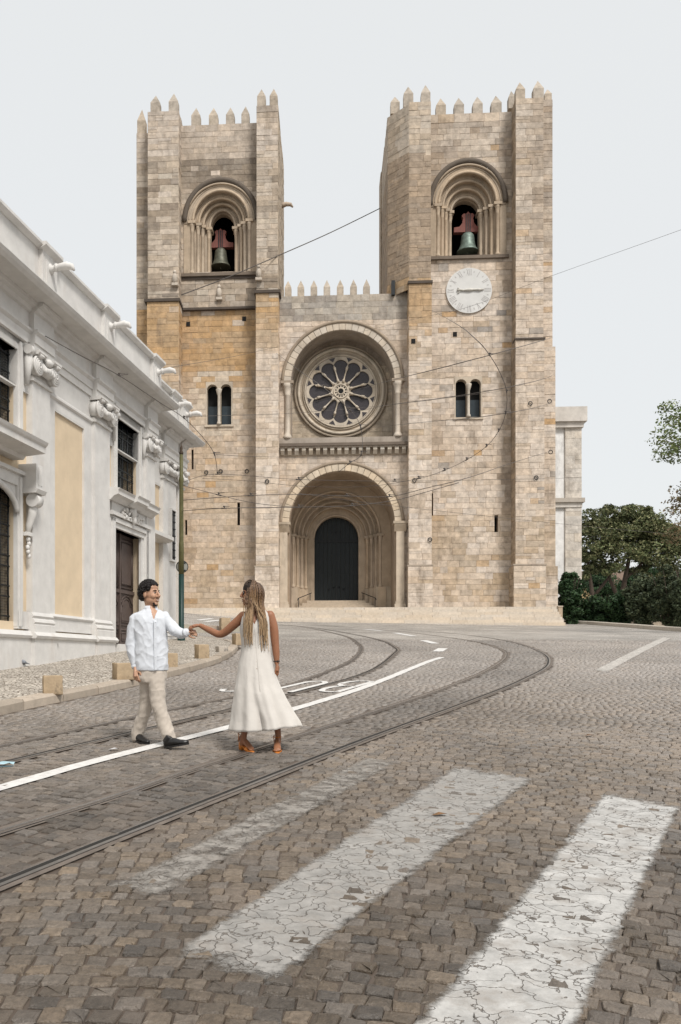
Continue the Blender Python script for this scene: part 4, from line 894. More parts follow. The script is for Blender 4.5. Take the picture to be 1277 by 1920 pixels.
# clock
KX, KZ = fl(879.5, 545, DRL - .1); KR = fx(922.5, DRL - .1) - KX
b = MB(); b.prism([(KX + KR * math.cos(2 * math.pi * i / 48), KZ + KR * math.sin(2 * math.pi * i / 48)) for i in range(48)], DRL - .14, DRL + .02)
CLK = b.build('clock_face', mat('white clock marble', (.6, .595, .575), rough=.6, var=.1, scale=1.2, bump=.05), CATH)
num = MB()
def stroke(ang, r0, r1, off0, off1, w_=.022):
    ca, sa = math.sin(ang), math.cos(ang); px_, pz_ = math.cos(ang), -math.sin(ang)
    q = []
    for r_, o, s_ in ((r0, off0, -w_), (r0, off0, w_), (r1, off1, w_), (r1, off1, -w_)): q.append((KX + ca * r_ + px_ * (o + s_), DRL - .146, KZ + sa * r_ + pz_ * (o + s_)))
    num.poly(q)
NUM = ['XII', 'I', 'II', 'III', 'IIII', 'V', 'VI', 'VII', 'VIII', 'IX', 'X', 'XI']
for k, tx_ in enumerate(NUM):
    an = k * math.pi / 6; wd = {'I': .1, 'V': .19, 'X': .19}; tot = sum(wd[c] for c in tx_); o = -tot / 2
    for c in tx_:
        m_ = o + wd[c] / 2; h_ = wd[c] * .36
        if c == 'I': stroke(an, KR * .66, KR * .95, m_, m_)
        if c == 'V': stroke(an, KR * .66, KR * .95, m_, m_ - h_); stroke(an, KR * .66, KR * .95, m_, m_ + h_, .014)
        if c == 'X': stroke(an, KR * .66, KR * .95, m_ + h_, m_ - h_); stroke(an, KR * .66, KR * .95, m_ - h_, m_ + h_, .014)
        o += wd[c]
    stroke(an + math.pi / 12, KR * .8, KR * .88, 0, 0, .03)
num.build('clock_numerals', mat('worn numeral paint', (.42, .405, .39), bump=0), CLK)
b = MB(); pth = [(KX - .85, DRL - .2, KZ + .0), (KX - .7, DRL - .2, KZ + .04), (KX - .4, DRL - .2, KZ), (KX, DRL - .2, KZ + .02), (KX + .35, DRL - .2, KZ + .03), (KX + .7, DRL - .2, KZ + .01), (KX + 1.05, DRL - .2, KZ + .04)]
b.tube(pth, [.05, .07, .06, .11, .06, .08, .02], 6); b.tube([(KX - .82 + .17 * math.cos(t), DRL - .2, KZ + .17 * math.sin(t)) for t in [R(90 - 22.5 * i) for i in range(9)]], .035, 5); b.tube([(KX, DRL - .2, KZ), (KX, DRL + .02, KZ)], .05, 6); b.build('clock_hand', mat('pale gilt', (.55, .53, .48), rough=.5, bump=0), CLK)
# steps: slabs
STEPS = empty('stone_steps', (OX, OY, 0), -TH, label='wide pale stone steps across the cathedral front below the portal', category='steps')
zg = min(ground(*fworld(fx(u, -2.5), -2.5, 0)[:2]) for u in (345, 1040)) - .1; nst = 6; xs0_, xs1_ = fx(340, -1), fx(1046, -1)
zlo = ground(*fworld(fx(640, -2.4), -2.4, 0)[:2]); hstep = (ZPLAT - zlo + .06) / nst
for k in range(-2, nst):
    zt_ = zlo - .06 + hstep * (k + 1); y0 = -2.5 + .38 * k; x = xs0_
    while x < xs1_:
        l = rc.uniform(.9, 2.0); x1 = min(x + l, xs1_); gz = ground(*fworld((x + x1) / 2, y0, 0)[:2])
        if zt_ > gz - .12:
            b = MB(); c = jit((.56, .49, .405), .09); b.box(x + .006, x1 - .006, y0, y0 + .7 if k < nst - 1 else DCN + .5, min(gz, zt_ - hstep) - .25, zt_ + rc.uniform(-.006, .006), c); b.build('step_slab', M['kerb'], STEPS)
        x = x1
for k in range(4):
    zt_ = ZPLAT + (ZD - ZPLAT) * (k + 1) / 4; b = MB(); w_ = rD + 1.6 - .35 * k; b.box(cxD - w_, cxD + w_, V1 - .6 + .5 * k, V1 + 3.2, ZPLAT - .1, zt_, (.47, .39, .3)); b.build('step_slab', M['kerb'], STEPS)
b = MB(); b.box(cxP - rP - .2, cxP + rP + .2, DCN + .5, V1 + 3.2, ZPLAT - .3, ZPLAT - .004, (.45, .38, .3)); b.build('step_slab', M['kerb'], STEPS)
for sg in (-1, 1):
    hr = empty('handrail', fworld(cxD + sg * 2.1, V1 + .6, ZPLAT), -TH, label='thin dark handrail beside the portal door, on the side of the ' + ('clock tower' if sg > 0 else 'pointed bell window'), category='handrail', group='handrails at the portal')
    b = MB(); b.tube([(-sg * .2, .9, 1.5), (sg * .75, -1.0, .95), (sg * .8, -1.1, .8)], .03, 6); b.build('rail', M['iron'], hr)
    for px_, py_, zz in ((sg * .72, -.95, .95), (-.1 * sg, .7, 1.45)): b = MB(); b.tube([(px_, py_, 0), (px_, py_, zz)], .028, 6); b.build('post', M['iron'], hr)
# bells
def bell(cx, y, zt, zb, rad, colr, lab, yc):
    wx, wy, wz = fworld(cx, y, zb); B = empty('bell', (wx, wy, wz), -TH, label=lab, category='bell', group='bells in the tower windows'); h = zt - zb
    b = MB(); b.lathe([(rad, 0), (rad * .98, .06 * h), (rad * .8, .18 * h), (rad * .66, .4 * h), (rad * .6, .7 * h), (rad * .56, .85 * h), (rad * .4, .95 * h), (rad * .1, h)], (0, 0, 0), 28); b.tube([(0, 0, .3 * h), (0, 0, -.1)], [.04, .07], 6); b.build('bronze', mat('bronze ' + lab[:4], colr, rough=.5, metallic=.35, var=.4, scale=5, bump=.2, stain=((.03, .035, .03), 3, .4, .5, .7, .6)), B)
    b = MB(); q = yc; pts = [(-1.0, -.05), (1.0, -.05), (1.0, .3), (.62, .34), (.42, .6), (.36, .95), (.46, 1.15), (.3, 1.3), (.16, 1.25), (.0, 1.42), (-.16, 1.25), (-.3, 1.3), (-.46, 1.15), (-.36, .95), (-.42, .6), (-.62, .34), (-1.0, .3)]
    b.prism([(px_ * q, h + .04 + pz_ * q) for px_, pz_ in pts], -.2, .2); b.build('yoke', mat('red painted yoke', (.2, .075, .06), rough=.7, var=.2), B, recalc=True)
    b = MB()
    for ox_ in (-.14, 0, .14): b.box(ox_ * q - .03, ox_ * q + .03, -.24, -.2, h - .05, h + 1.28 * q)
    b.build('strap', M['iron'], B)
s_ = (59.5 + 3.0) / F
x, zt_ = fl(414, 466, 3.0); bell(x, 3.0, zt_, fz(414, 502, 3.0), 19 * s_, (.12, .12, .09), 'dark bronze bell hanging in the tower with the pointed window', .95)
x, zt_ = fl(877, 437, 3.0); bell(x, 3.0, zt_, fz(877, 474, 3.0), 20.5 * s_, (.17, .22, .19), 'green weathered bronze bell hanging above the clock', 1.0)

x_, z_ = fl(1050, 1163, -.6); b = MB(); wx, wy, _z = fworld(x_, -.6, 0); gzz = ground(wx, wy); b.box(-.14, .14, -.12, .12, -.2, 1.2, (.42, .33, .24)); b.box(-.17, .17, -.15, .15, 1.2, 1.28, (.45, .38, .3)); gp = b.build('gate_post', M['kerb'], label='short stone post at the cathedral corner where the shrubs begin', category='post'); gp.location = (wx, wy, gzz)
# ================================================================== LEFT CHURCH (white pilasters, yellow plaster)
bp0 = G(0, 1253, .14); bd = Vector(((860 - U0) / F, 1.0)).normalized(); bn = Vector((bd.y, -bd.x))
LB_ = empty('baroque_church', (bp0[0], bp0[1], 0), math.atan2(bd.y, bd.x), label='white stone church with yellow plaster panels, pilasters and grey panelled door', category='church')
def lb(u, v, o=0.0):
    dx, _, dz = ray(u, v); P = Vector(bp0[:2]) + bn * o; t = (P.dot(bn)) / (dx * bn.x + bn.y); q = Vector((dx * t, t)) - Vector(bp0[:2])
    return q.dot(bd), EYE + dz * t
def lworld(s, o, z): q = Vector(bp0[:2]) + bd * s + bn * o; return (q.x, q.y, z)
def gz(s, o): q = lworld(s, o, 0); return ground(q[0], q[1]) + .12
W = MB(); Pl = MB()
def wb(b, s0, s1, o0, o1, z0, z1): b.box(s0, s1, -o1, -o0, z0, z1)
ZC = 9.56; ZF0, ZF1 = 8.85, 9.22; ZA = 8.38; ZTOP = 10.78; SPJ = lb(291, 1100, .15)[0]; SE = lb(346, 1100, -.35)[0]; S0 = -16
JW = lb(17, 1000, -.1)[0]; WC = JW - 1.05        # near window: right jamb, centre
D0, D1 = lb(217, 1100, .12)[0], lb(247, 1100, -.3)[0]; DT = 5.27
W0, W1 = lb(222, 860, .12)[0], lb(249, 860, -.1)[0]; WT, WB_ = 8.32, 6.38
rows_ = []
def wallcells(b, s0, s1, z0, z1, o, holes, depth=.5):
    cells(b, s0, s1, z0, z1, -o, holes, depth)
AW = 1.05
holesY = [(D0, D1, 1.0, DT), (W0, W1, WB_, WT), (WC - AW, WC + AW, 2.45, 5.35), (WC - AW, WC + AW, 6.45, 8.25)]
wallcells(Pl, S0, SPJ, .5, 7.5, 0, [(D0, D1, 1.0, DT), (W0, W1, WB_, 7.5), (WC - AW, WC + AW, 2.45, 5.35), (WC - AW, WC + AW, 6.45, 7.5)])
wallcells(W, S0, SPJ, 7.5, 9.5, .06, [(W0, W1, 7.5, WT), (WC - AW, WC + AW, 7.5, 8.25)])
OS = -.55                    # the end bay is set back
wallcells(Pl, SPJ, SE, .5, 7.5, OS, []); W.box(SPJ - .01, SE, -OS - .06, .8, 7.5, 9.5)
Pl.build('plaster_wall', M['plaster'], LB_)
W.box(SPJ - .3, SPJ, -.06, .6, .5, 9.5); W.box(SE - .02, SE, .5, 9, .5, 9.5); W.box(S0, SE - .02, 4, 4.2, .5, 10.0)
W.build('stone_wall', M['marble'], LB_)
def pil(s0, s1, o, name='pilaster', base=True, zt=8.1):
    b = MB(); g0 = min(gz(s0, o), gz(s1, o)) - .2
    wb(b, s0, s1, -.02 + (o - .15), o, 2.68, zt); wb(b, s0 - .1, s1 + .1, o - .2, o + .12, g0, 2.1); b.prof([(-o - .17, 2.1), (-o - .2, 2.16), (-o - .13, 2.24), (-o + .2, 2.24), (-o + .2, 2.1)], s0 - .16, s1 + .16)
    b.prof([(-o - .1, 2.24), (-o - .1, 2.4), (-o - .07, 2.42), (-o - .1, 2.46), (-o - .07, 2.52), (-o - .03, 2.55), (-o - .06, 2.6), (-o - .01, 2.68), (-o + .2, 2.68), (-o + .2, 2.24)], s0 - .07, s1 + .07)
    b.prof([(-o - .05, 7.75), (-o - .06, 7.81), (-o, 7.86), (-o + .1, 7.86), (-o + .1, 7.75)], s0 - .05, s1 + .05)
    return b.build(name, M['marble'], LB_, recalc=True)
def capital(s0, s1, o):
    b = MB(); m_ = (s0 + s1) / 2
    for s in (s0 + .02, s1 - .02):
        for k, rr in enumerate((.19, .145, .1, .055)):
            b.tube([(s + rr * math.cos(t), -o - .13 - .012 * k, 8.08 + rr * math.sin(t)) for t in [2 * math.pi * i / 18 for i in range(18)]], .032, 5, True)
        b.lathe([(.03, -.0), (.05, .02)], (s, -o - .15, 8.08), 8); b.tube([(s, -o - .1, 8.08), (s, -o + .1, 8.08)], .2, 16)
        b.tube([(s, -o - .1, 8.26), (s, -o - .22, 8.33)], .09, 6)
    b.tube([(s0 + .1, -o - .08, 8.13), (m_ - .1, -o - .12, 8.04), (m_ + .1, -o - .12, 8.04), (s1 - .1, -o - .08, 8.13)], .11, 8)
    for k in range(5): q = m_ + (k - 2) * .09; b.ell((q, -o - .2, 8.07 - .02 * abs(k - 2)), (.05, .05, .07), nu=6, nv=5)
    b.ell((m_, -o - .18, 8.25), (.14, .09, .09), nu=8, nv=6)
    b.prof([(-o - .2, 8.29), (-o - .24, 8.33), (-o - .24, 8.38), (-o + .1, 8.38), (-o + .1, 8.29)], s0 - .12, m_ - .18); b.prof([(-o - .2, 8.29), (-o - .24, 8.33), (-o - .24, 8.38), (-o + .1, 8.38), (-o + .1, 8.29)], m_ + .18, s1 + .12)
    return b.build('capital', M['marble'], LB_)
P1 = (lb(61, 1100, .15)[0], lb(94, 1100, .15)[0]); P2 = (lb(178, 1100, .15)[0], lb(206, 1100, .15)[0]); P3 = (lb(275, 1100, .15)[0], lb(291, 1100, .15)[0])
P4 = (lb(306, 1100, OS + .15)[0], lb(330, 1100, OS + .15)[0]); P5 = (SE - .5, SE - .02); P0 = (2 * WC - P1[1], 2 * WC - P1[0])
for s0, s1, o in ((*P0, .15), (*P1, .15), (*P2, .15), (*P3, .15), (*P4, OS + .15)): pil(s0, s1, o); capital(s0, s1, o)
pil(P5[0], P5[1], OS + .15); capital(SE - .42, SE - .05, OS + .15)
# back strips and panel surrounds, skirting, plinth
b = MB(); pb1, pb0 = lb(158, 1100, .06)[0], lb(103, 1100, .06)[0]
for s0, s1 in ((P1[1], pb0), (pb1, P2[0]), (S0, P0[0]), (P2[1], P2[1] + .22), (P3[0] - .2, P3[0])): wb(b, s0, s1, -.02, .06, 2.68, 7.5)
wb(b, P1[1], P2[0], -.03, .1, 2.3, 2.68); wb(b, P1[0] - .55, P1[0], -.03, .1, 2.3, 2.68)
b.prof([(-.12, 2.6), (-.15, 2.64), (-.12, 2.70), (.0, 2.70), (0, 2.6)], P1[1], P2[0])
g0 = .6
wb(b, S0, SPJ, -.08, .055, 7.46, 7.5); wb(b, SPJ, SE, OS - .08, OS + .055, 7.46, 7.5)
wb(b, P1[1], P2[0], -.05, .22, g0, 2.1); wb(b, S0, P1[0] - .1, -.05, .17, g0, 2.1); wb(b, P3[1], SE, OS - .05, OS + .2, g0, 2.1)
for s0, s1, o in ((P1[1] + .1, P2[0] - .1, .22), (S0, P1[0] - .1, .17), (P3[1] + .05, P4[0] - .1, OS + .2)): b.prof([(-o - .04, 2.1), (-o - .07, 2.16), (-o, 2.26), (-o + .25, 2.26), (-o + .25, 2.1)], s0, s1)
b.prof([(-.07, 7.7), (-.11, 7.74), (-.11, 7.79), (-.06, 7.84), (0, 7.84), (0, 7.7)], P1[1], P2[0])
b.build('plinth', M['marble'], LB_, recalc=True)
# entablature with ressauts over the pilasters
def entab(s0, s1, o, name='entablature'):
    b = MB()
    b.prof([(-o + .3, ZA), (-o - .0, ZA), (-o - .0, ZA + .18), (-o - .03, ZA + .18), (-o - .03, ZA + .36), (-o - .09, ZA + .42), (-o - .09, ZF0), (-o, ZF0), (-o, ZF1), (-o - .06, ZF1 + .03), (-o - .1, ZF1 + .1), (-o - .2, ZF1 + .13), (-o - .22, ZF1 + .2), (-o + .3, ZF1 + .2)], s0, s1)
    return b.build(name, M['marble'], LB_, recalc=True)
stops = [S0, P0[0], P0[1], P1[0], P1[1], P2[0], P2[1], P3[0], P3[1]]
for i in range(len(stops) - 1): entab(stops[i] - (.06 if i % 2 else -.06), stops[i + 1] + (.06 if i % 2 else -.06), .22 if i % 2 else .1)
entab(P3[1] + .06, P4[0] - .06, OS + .1); entab(P4[0] - .06, P4[1] + .06, OS + .22); entab(P4[1] + .06, P5[0] - .06, OS + .1); entab(P5[0] - .06, SE + .2, OS + .22)
def cornice(s0, s1, o):
    b = MB(); b.prof([(-o + .3, ZF1 + .2), (-o - .2, ZF1 + .2), (-o - .55, ZF1 + .22), (-o - .55, ZC - .14), (-o - .62, ZC - .08), (-o - .66, ZC - .02), (-o - .66, ZC), (-o + .3, ZC + .04)], s0, s1); return b.build('cornice', M['marble'], LB_, recalc=True)
cornice(S0, P3[1] + .45, .14); cornice(P3[1] + .452, SE + .6, OS + .14)
b = MB(); wb(b, S0, P3[1] + .05, -.1, .26, ZC, ZTOP - .12); wb(b, P3[1] + .052, SE + .1, OS - .1, OS + .26, ZC, ZTOP - .12); b.prof([(-.3, ZTOP - .12), (-.4, ZTOP - .06), (-.4, ZTOP), (.1, ZTOP), (.1, ZTOP - .12)], S0, P3[1] + .15); b.prof([(-OS - .3, ZTOP - .12), (-OS - .4, ZTOP - .06), (-OS - .4, ZTOP), (.1 - OS, ZTOP), (.1 - OS, ZTOP - .12)], P3[1] + .152, SE + .2)
b.prof([(-.26, ZC + .02), (-.32, ZC + .02), (-.32, ZC + .2), (-.26, ZC + .26)], S0, P3[1] + .06); wb(b, SE + .08, SE + .1, -8, OS + .26, ZC, ZTOP - .12); b.build('parapet', M['marble'], LB_, recalc=True)
spout_s = []
for s, o in ((sum(P0) / 2, .3), (sum(P1) / 2, .3), (sum(P2) / 2, .3), (sum(P3) / 2, .3), (sum(P4) / 2, OS + .3), (SE - .3, OS + .3)):
    b = MB(); wb(b, s - .34, s + .34, o - .1, o + .06, ZC + .02, ZTOP - .1); b.prof([(-o - .06, ZTOP - .13), (-o - .18, ZTOP - .06), (-o - .18, ZTOP + .01), (-o + .2, ZTOP + .01), (-o + .2, ZTOP - .13)], s - .42, s + .42); wb(b, s - .2, s + .2, o + .06, o + .08, ZC + .35, ZTOP - .3); b.build('parapet_pedestal', M['marble'], LB_, recalc=True)
    b = MB(); z = ZTOP - .42; b.tube([(s, -o - .05, z), (s, -o - .09, z), (s, -o - .13, z), (s, -o - .3, z + .03), (s, -o - .46, z + .04), (s, -o - .58, z + .01), (s, -o - .64, z - .08)], [.11, .12, .07, .075, .09, .07, .025], 10); b.tube([(s, -o - .2, z + .02), (s, -o - .24, z + .02)], .095, 10); b.build('gargoyle', M['marble'], LB_)
# door and its surround
b = MB()
wb(b, D0 - .02, D1 + .02, -.32, -.26, 1.0, DT)
DOOR = b.build('door', M['oak'], LB_); gd = gz((D0 + D1) / 2, 0)
dm = (D0 + D1) / 2
for s0, s1 in ((D0 + .03, dm - .02), (dm + .02, D1 - .03)):
    for z0, z1, arch in ((gd + .15, gd + .55, 0), (gd + .68, gd + 1.55, 1), (gd + 1.75, DT - .12, 2)):
        b = MB(); cx_ = (s0 + s1) / 2; hw = (s1 - s0) / 2 - .05
        def outl(k, zz1):
            P_ = [(cx_ - hw + k, z0 + k), (cx_ + hw - k, z0 + k)]
            if arch == 1: P_ += [(cx_ + hw - k, zz1 - .22 - k)] + [(cx_ + (hw - k) * .75 * math.cos(t), zz1 - .2 - k + .2 * math.sin(t)) for t in [math.pi * i / 6 for i in range(7)]] + [(cx_ - hw + k, zz1 - .22 - k)]
            else: P_ += [(cx_ + hw - k, zz1 - k), (cx_ - hw + k, zz1 - k)]
            return P_
        for k in (0, .09):
            P_ = outl(k, z1); b.tube([(x, .245, z) for x, z in P_], .022, 5, True)
        b.prism(outl(.13, z1), .24, .262); b.build('door_panel', M['oak'], DOOR, recalc=True)
b = MB(); wb(b, dm - .035, dm + .035, -.3, -.2, gd + .1, DT); wb(b, D0, D1, -.3, -.21, gd + 1.6, gd + 1.7); b.ell((dm + .1, .23, gd + 1.05), (.03, .03, .03)); b.build('door_rail', M['oak'], DOOR)
b = MB(); fr = .3
for s0, s1 in ((D0 - fr, D0), (D1, D1 + fr)): wb(b, s0, s1, -.3, .1, 1.0, DT + fr); wb(b, s0 + .06, s1 - .06, .1, .15, 1.0, DT + fr - .06)
wb(b, D0, D1, -.3, .1, DT, DT + fr); wb(b, D0 - fr + .06, D1 + fr - .06, .1, .15, DT + fr - .16, DT + fr - .04); wb(b, D0 - fr - .05, D1 + fr + .05, -.02, .2, DT + fr, DT + fr + .1)
wb(b, D0 - fr + .05, D1 + fr - .05, -.02, .12, DT + fr + .1, 6.0); wb(b, D0 - .3, D1 + .3, -.3, .35, gd - .3, gd + .1)
hc = 6.0; s_a, s_b = D0 - fr - .2, D1 + fr + .2
for k, (sa_, sb__, oo) in enumerate(((s_a, dm - .45, .4), (dm - .45, dm + .45, .5), (dm + .45, s_b, .4))): b.prof([(.0, hc - .06), (-oo + .22, hc - .06), (-oo + .12, hc + .04), (-oo, hc + .08), (-oo, hc + .18), (-oo - .05, hc + .24), (0, hc + .3)], sa_, sb__)
b.build('door_surround', M['marble'], LB_, recalc=True)
rr_s = random.Random(5); b = MB()
for k in range(46):
    t = k / 45; s = dm + (t - .5) * 1.5; z = 5.84 - .16 * abs(t - .5) * 2 + .06 * math.sin(k * 1.7); b.ell((s + rr_s.uniform(-.03, .03), -.17 - .03 * math.sin(k), z + rr_s.uniform(-.08, .06)), (rr_s.uniform(.03, .07), .05, rr_s.uniform(.03, .08)), nu=6, nv=5)
b.ell((dm, -.2, 5.85), (.13, .1, .2), nu=8, nv=6); b.ell((dm, -.22, 5.62), (.08, .08, .12), nu=8, nv=6); b.tube([(dm - .2, -.18, 6.0), (dm - .1, -.22, 5.8), (dm - .05, -.2, 5.55)], [.03, .05, .02], 6); b.tube([(dm + .2, -.18, 6.0), (dm + .1, -.22, 5.8), (dm + .05, -.2, 5.55)], [.03, .05, .02], 6)
b.build('relief_carving', M['marble'], LB_)
def window(s0, s1, z0, z1, arched=False, nv=4, nh=7):
    b = MB(); wb(b, s0 - .05, s1 + .05, -.42, -.4, z0 - .05, z1 + .05); g = b.build('window', M['glass'], LB_)
    b = MB()
    for k in range(3): s = s0 + (s1 - s0) * (k + .5) / 3; wb(b, s - .02, s + .02, -.4, -.36, z0, z1)
    for k in range(4): z = z0 + (z1 - z0) * (k + .5) / 4; wb(b, s0, s1, -.4, -.37, z - .02, z + .02)
    b.build('sash', mat('pale window frame', (.4, .42, .42), bump=0), g)
    b = MB()
    for k in range(nv + 1): s = s0 + .04 + (s1 - s0 - .08) * k / nv; b.tube([(s, .1, z0), (s, .1, z1)], .022, 6)
    for k in range(nh): z = z0 + (z1 - z0) * (k + .35 + .3 * (k % 2)) / nh; b.tube([(s0 - .02, .1, z), (s1 + .02, .1, z)], .022, 6)
    b.build('grille', M['iron'], g)
    q = MB()
    n_h = int((z1 - z0) / .06)
    for k in range(n_h): q.box(s0, s1, .135, .14, z0 + k * .06, z0 + k * .06 + .007)
    for k in range(int((s1 - s0) / .06)): q.box(s0 + k * .06, s0 + k * .06 + .007, .14, .145, z0, z1)
    q.build('wire_mesh', M['iron'], g)
    b = MB(); fw = .24
    for a_, c_ in ((s0 - fw, s0), (s1, s1 + fw)): wb(b, a_, c_, -.3, .1, z0 - .1, z1 + fw); wb(b, a_ + .05, c_ - .1, .1, .14, z0 - .1, z1 + fw - .06)
    wb(b, s0, s1, -.3, .1, z1, z1 + fw); wb(b, s0 - fw - .05, s1 + fw + .05, -.02, .18, z1 + fw, z1 + fw + .08)
    if arched:
        cx_ = (s0 + s1) / 2; r_ = (s1 - s0) / 2
        arch_panel(b, s0 - .01, s1 + .01, z1 + .02, -.05, cx_, z1 - r_ * .55, r_ - .004, .5, z1 - r_ * .55 - .05); b.tube([(cx_ - r_ * math.cos(t), -.08, z1 - r_ * .55 + r_ * .5 * math.sin(t)) for t in [math.pi * i / 16 for i in range(17)]], .07, 6)
    b.build('window_frame', M['marble'], g, recalc=True)
    return g
window(W0, W1, WB_, WT, nv=4, nh=7)
gA = window(WC - AW, WC + AW, 6.45, 8.25, nv=6, nh=6); gB = window(WC - AW, WC + AW, 2.45, 5.35, arched=True, nv=6, nh=9)
def console(s, z, o=.1, h=1.0):
    b = MB(); b.box(s - .17, s + .17, -o - .32, -o + .1, z + .02, z + .55)
    for q in (-.06, .06): b.box(s + q - .03, s + q + .03, -o - .335, -o - .31, z + .1, z + .48)
    b.prof([(-o + .1, z - .08), (-o - .34, z - .08), (-o - .38, z), (-o - .34, z + .02), (-o + .1, z + .02)], s - .21, s + .21)
    b.tube([(s - .12, -o - .2, z - .22), (s + .12, -o - .2, z - .22)], .15, 12)
    b.tube([(s, -o - .16, z - .28), (s, -o - .14, z - .5), (s, -o - .06, z - .75), (s, -o - .02, z - .95)], [(.1, .1), (.1, .09), (.08, .06), (.06, .03)], 8); b.box(s - .12, s + .12, -o - .1, -o + .05, z - .98, z - .9)
    for k in range(5): b.ell((s + .03 * math.sin(k * 2), -o - .04, z - 1.05 - .09 * k), (.07 - .008 * k, .05, .06), nu=6, nv=5)
    return b.build('console', M['marble'], LB_, recalc=True)
def hood(s0, s1, z, o=.75):
    b = MB(); b.prof([(0, z - .12), (-.25, z - .12), (-.3, z - .05), (-o + .04, z - .02), (-o + .04, z + .1), (-o, z + .14), (-o - .03, z + .2), (0, z + .26)], s0, s1); b.build('window_hood', M['marble'], LB_, recalc=True)
SH = lb(89, 830, .8)[0]; hood(2 * WC - SH, SH, 6.0, .8); console(WC + AW + .38, 5.3); console(WC - AW - .38, 5.3)
for sg in (-1, 1): b = MB(); s = WC + sg * (AW + .36); b.tube([(s - .1, -.2, 8.35), (s + .1, -.2, 8.35)], .11, 10); b.tube([(s, -.16, 8.3), (s, -.15, 8.0), (s, -.12, 7.6)], [(.1, .08), (.09, .07), (.06, .04)], 8); b.build('scroll_bracket', M['marble'], LB_)
for sg in (-1, 1):
    b = MB(); s = (W0 + W1) / 2 + sg * ((W1 - W0) / 2 + .3); b.tube([(s - .08, -.2, 8.3), (s + .08, -.2, 8.3)], .09, 10); b.tube([(s, -.16, 8.25), (s, -.14, 7.95), (s, -.12, 7.6)], [(.08, .07), (.07, .06), (.04, .03)], 8); b.build('scroll_bracket', M['marble'], LB_)
# set-back bay: hood, console, slit window
sh0 = lb(292, 980, OS)[0]; 
b = MB(); o = OS; b.prof([(-o, 5.55), (-o - .3, 5.6), (-o - .45, 5.66), (-o - .45, 5.78), (-o, 5.86)], P3[1] + .05, P4[0] + .25); b.build('window_hood', M['marble'], LB_, recalc=True); console(P3[1] + .45, 4.95, OS)
sx0, sx1 = lb(321, 1000, OS + .2)[0], lb(328.5, 1000, OS + .2)[0]; z1_, z0_ = lb(325, 958, OS + .2)[1], lb(325, 1050, OS + .2)[1]
b = MB(); wb(b, sx0, sx1, OS + .1, OS + .175, z0_, z1_); g = b.build('window', M['glass'], LB_); b = MB()
for k in range(7): z = z0_ + (z1_ - z0_) * (k + .5) / 7; b.tube([(sx0, -OS - .2, z), (sx1, -OS - .2, z)], .02, 5)
for k in range(3): s = sx0 + (sx1 - sx0) * (k + .5) / 3; b.tube([(s, -OS - .2, z0_), (s, -OS - .2, z1_)], .015, 5)
b.build('grille', M['iron'], g)
b = MB(); 
for a_, c_ in ((sx0 - .06, sx0), (sx1, sx1 + .06)): wb(b, a_, c_, OS + .1, OS + .24, z0_ - .06, z1_ + .06)
wb(b, sx0, sx1, OS + .1, OS + .24, z1_, z1_ + .06); wb(b, sx0, sx1, OS + .1, OS + .24, z0_ - .06, z0_); b.build('window_frame', M['marble'], g)
# ================================================================== STREET THINGS
# bollards: rough limestone cubes along the kerb
rb_ = random.Random(21)
def bollard(u0, u1, vt, vb, lab, worn=False):
    x, y, z = G((u0 + u1) / 2, vb, .125); w_ = (u1 - u0) * y / F * .47; h = (vb - vt) * y / F * .97; b = MB(); n_ = 6; vs = {}
    B = empty('bollard', (x, y, z - .02), R(24) + rb_.uniform(-.12, .12), label=lab, category='bollard', group='stone bollards along the kerb')
    bm = bmesh.new(); bmesh.ops.create_cube(bm, size=1.0); bmesh.ops.bevel(bm, geom=bm.edges[:], offset=.06, segments=2, affect='EDGES', profile=.6); bmesh.ops.subdivide_edges(bm, edges=bm.edges[:], cuts=2, use_grid_fill=True)
    k = rb_.random() * 9
    for v in bm.verts:
        p = Vector(v.co); d = mnoise.noise((p.x * 2.2 + k, p.y * 2.2, p.z * 2.2)) * .05 + mnoise.noise((p.x * 7 + k, p.y * 7, p.z * 7)) * .018
        v.co = Vector((p.x * 2 * w_, p.y * 2 * w_, (p.z + .5) * h)) + p.normalized() * d * w_ * 2
    me = bpy.data.meshes.new('block'); bm.to_mesh(me); bm.free(); me.materials.append(bolm if not worn else bolw); link(bpy.data.objects.new('block', me), B); me.polygons.foreach_set('use_smooth', [True] * len(me.polygons))
bolm = mat('bollard limestone', (.4, .305, .2), rough=.9, var=.25, scale=5, bump=.5, bscale=28, stain=((.08, .07, .055), 4.5, .7, .56, .7, .8)); bolw = mat('worn bollard limestone', (.46, .41, .35), rough=.9, var=.25, scale=5, bump=.6, bscale=28, stain=((.1, .095, .09), 5, 1, .5, .62, .8))
for a in [(80, 117, 1263, 1300, 'squat square stone bollard standing alone on the pavement, nearest the pigeon'), (213, 251, 1240, 1273, 'square stone bollard just behind the man in the white shirt'), (308, 332, 1222, 1251, 'stone bollard showing beside the man at his trouser hip'), (367, 390, 1206, 1234, 'stone bollard on the pavement between the man and the woman'), (437, 459, 1186, 1209, 'stone bollard at the pavement corner half hidden by the woman'), (412, 431, 1157, 1181, 'farthest stone bollard, seen just above the woman’s outstretched forearm')]: bollard(*a)
bollard(406, 426, 1210, 1222, 'broken bleached stump of a bollard with weeds at the kerb', True)
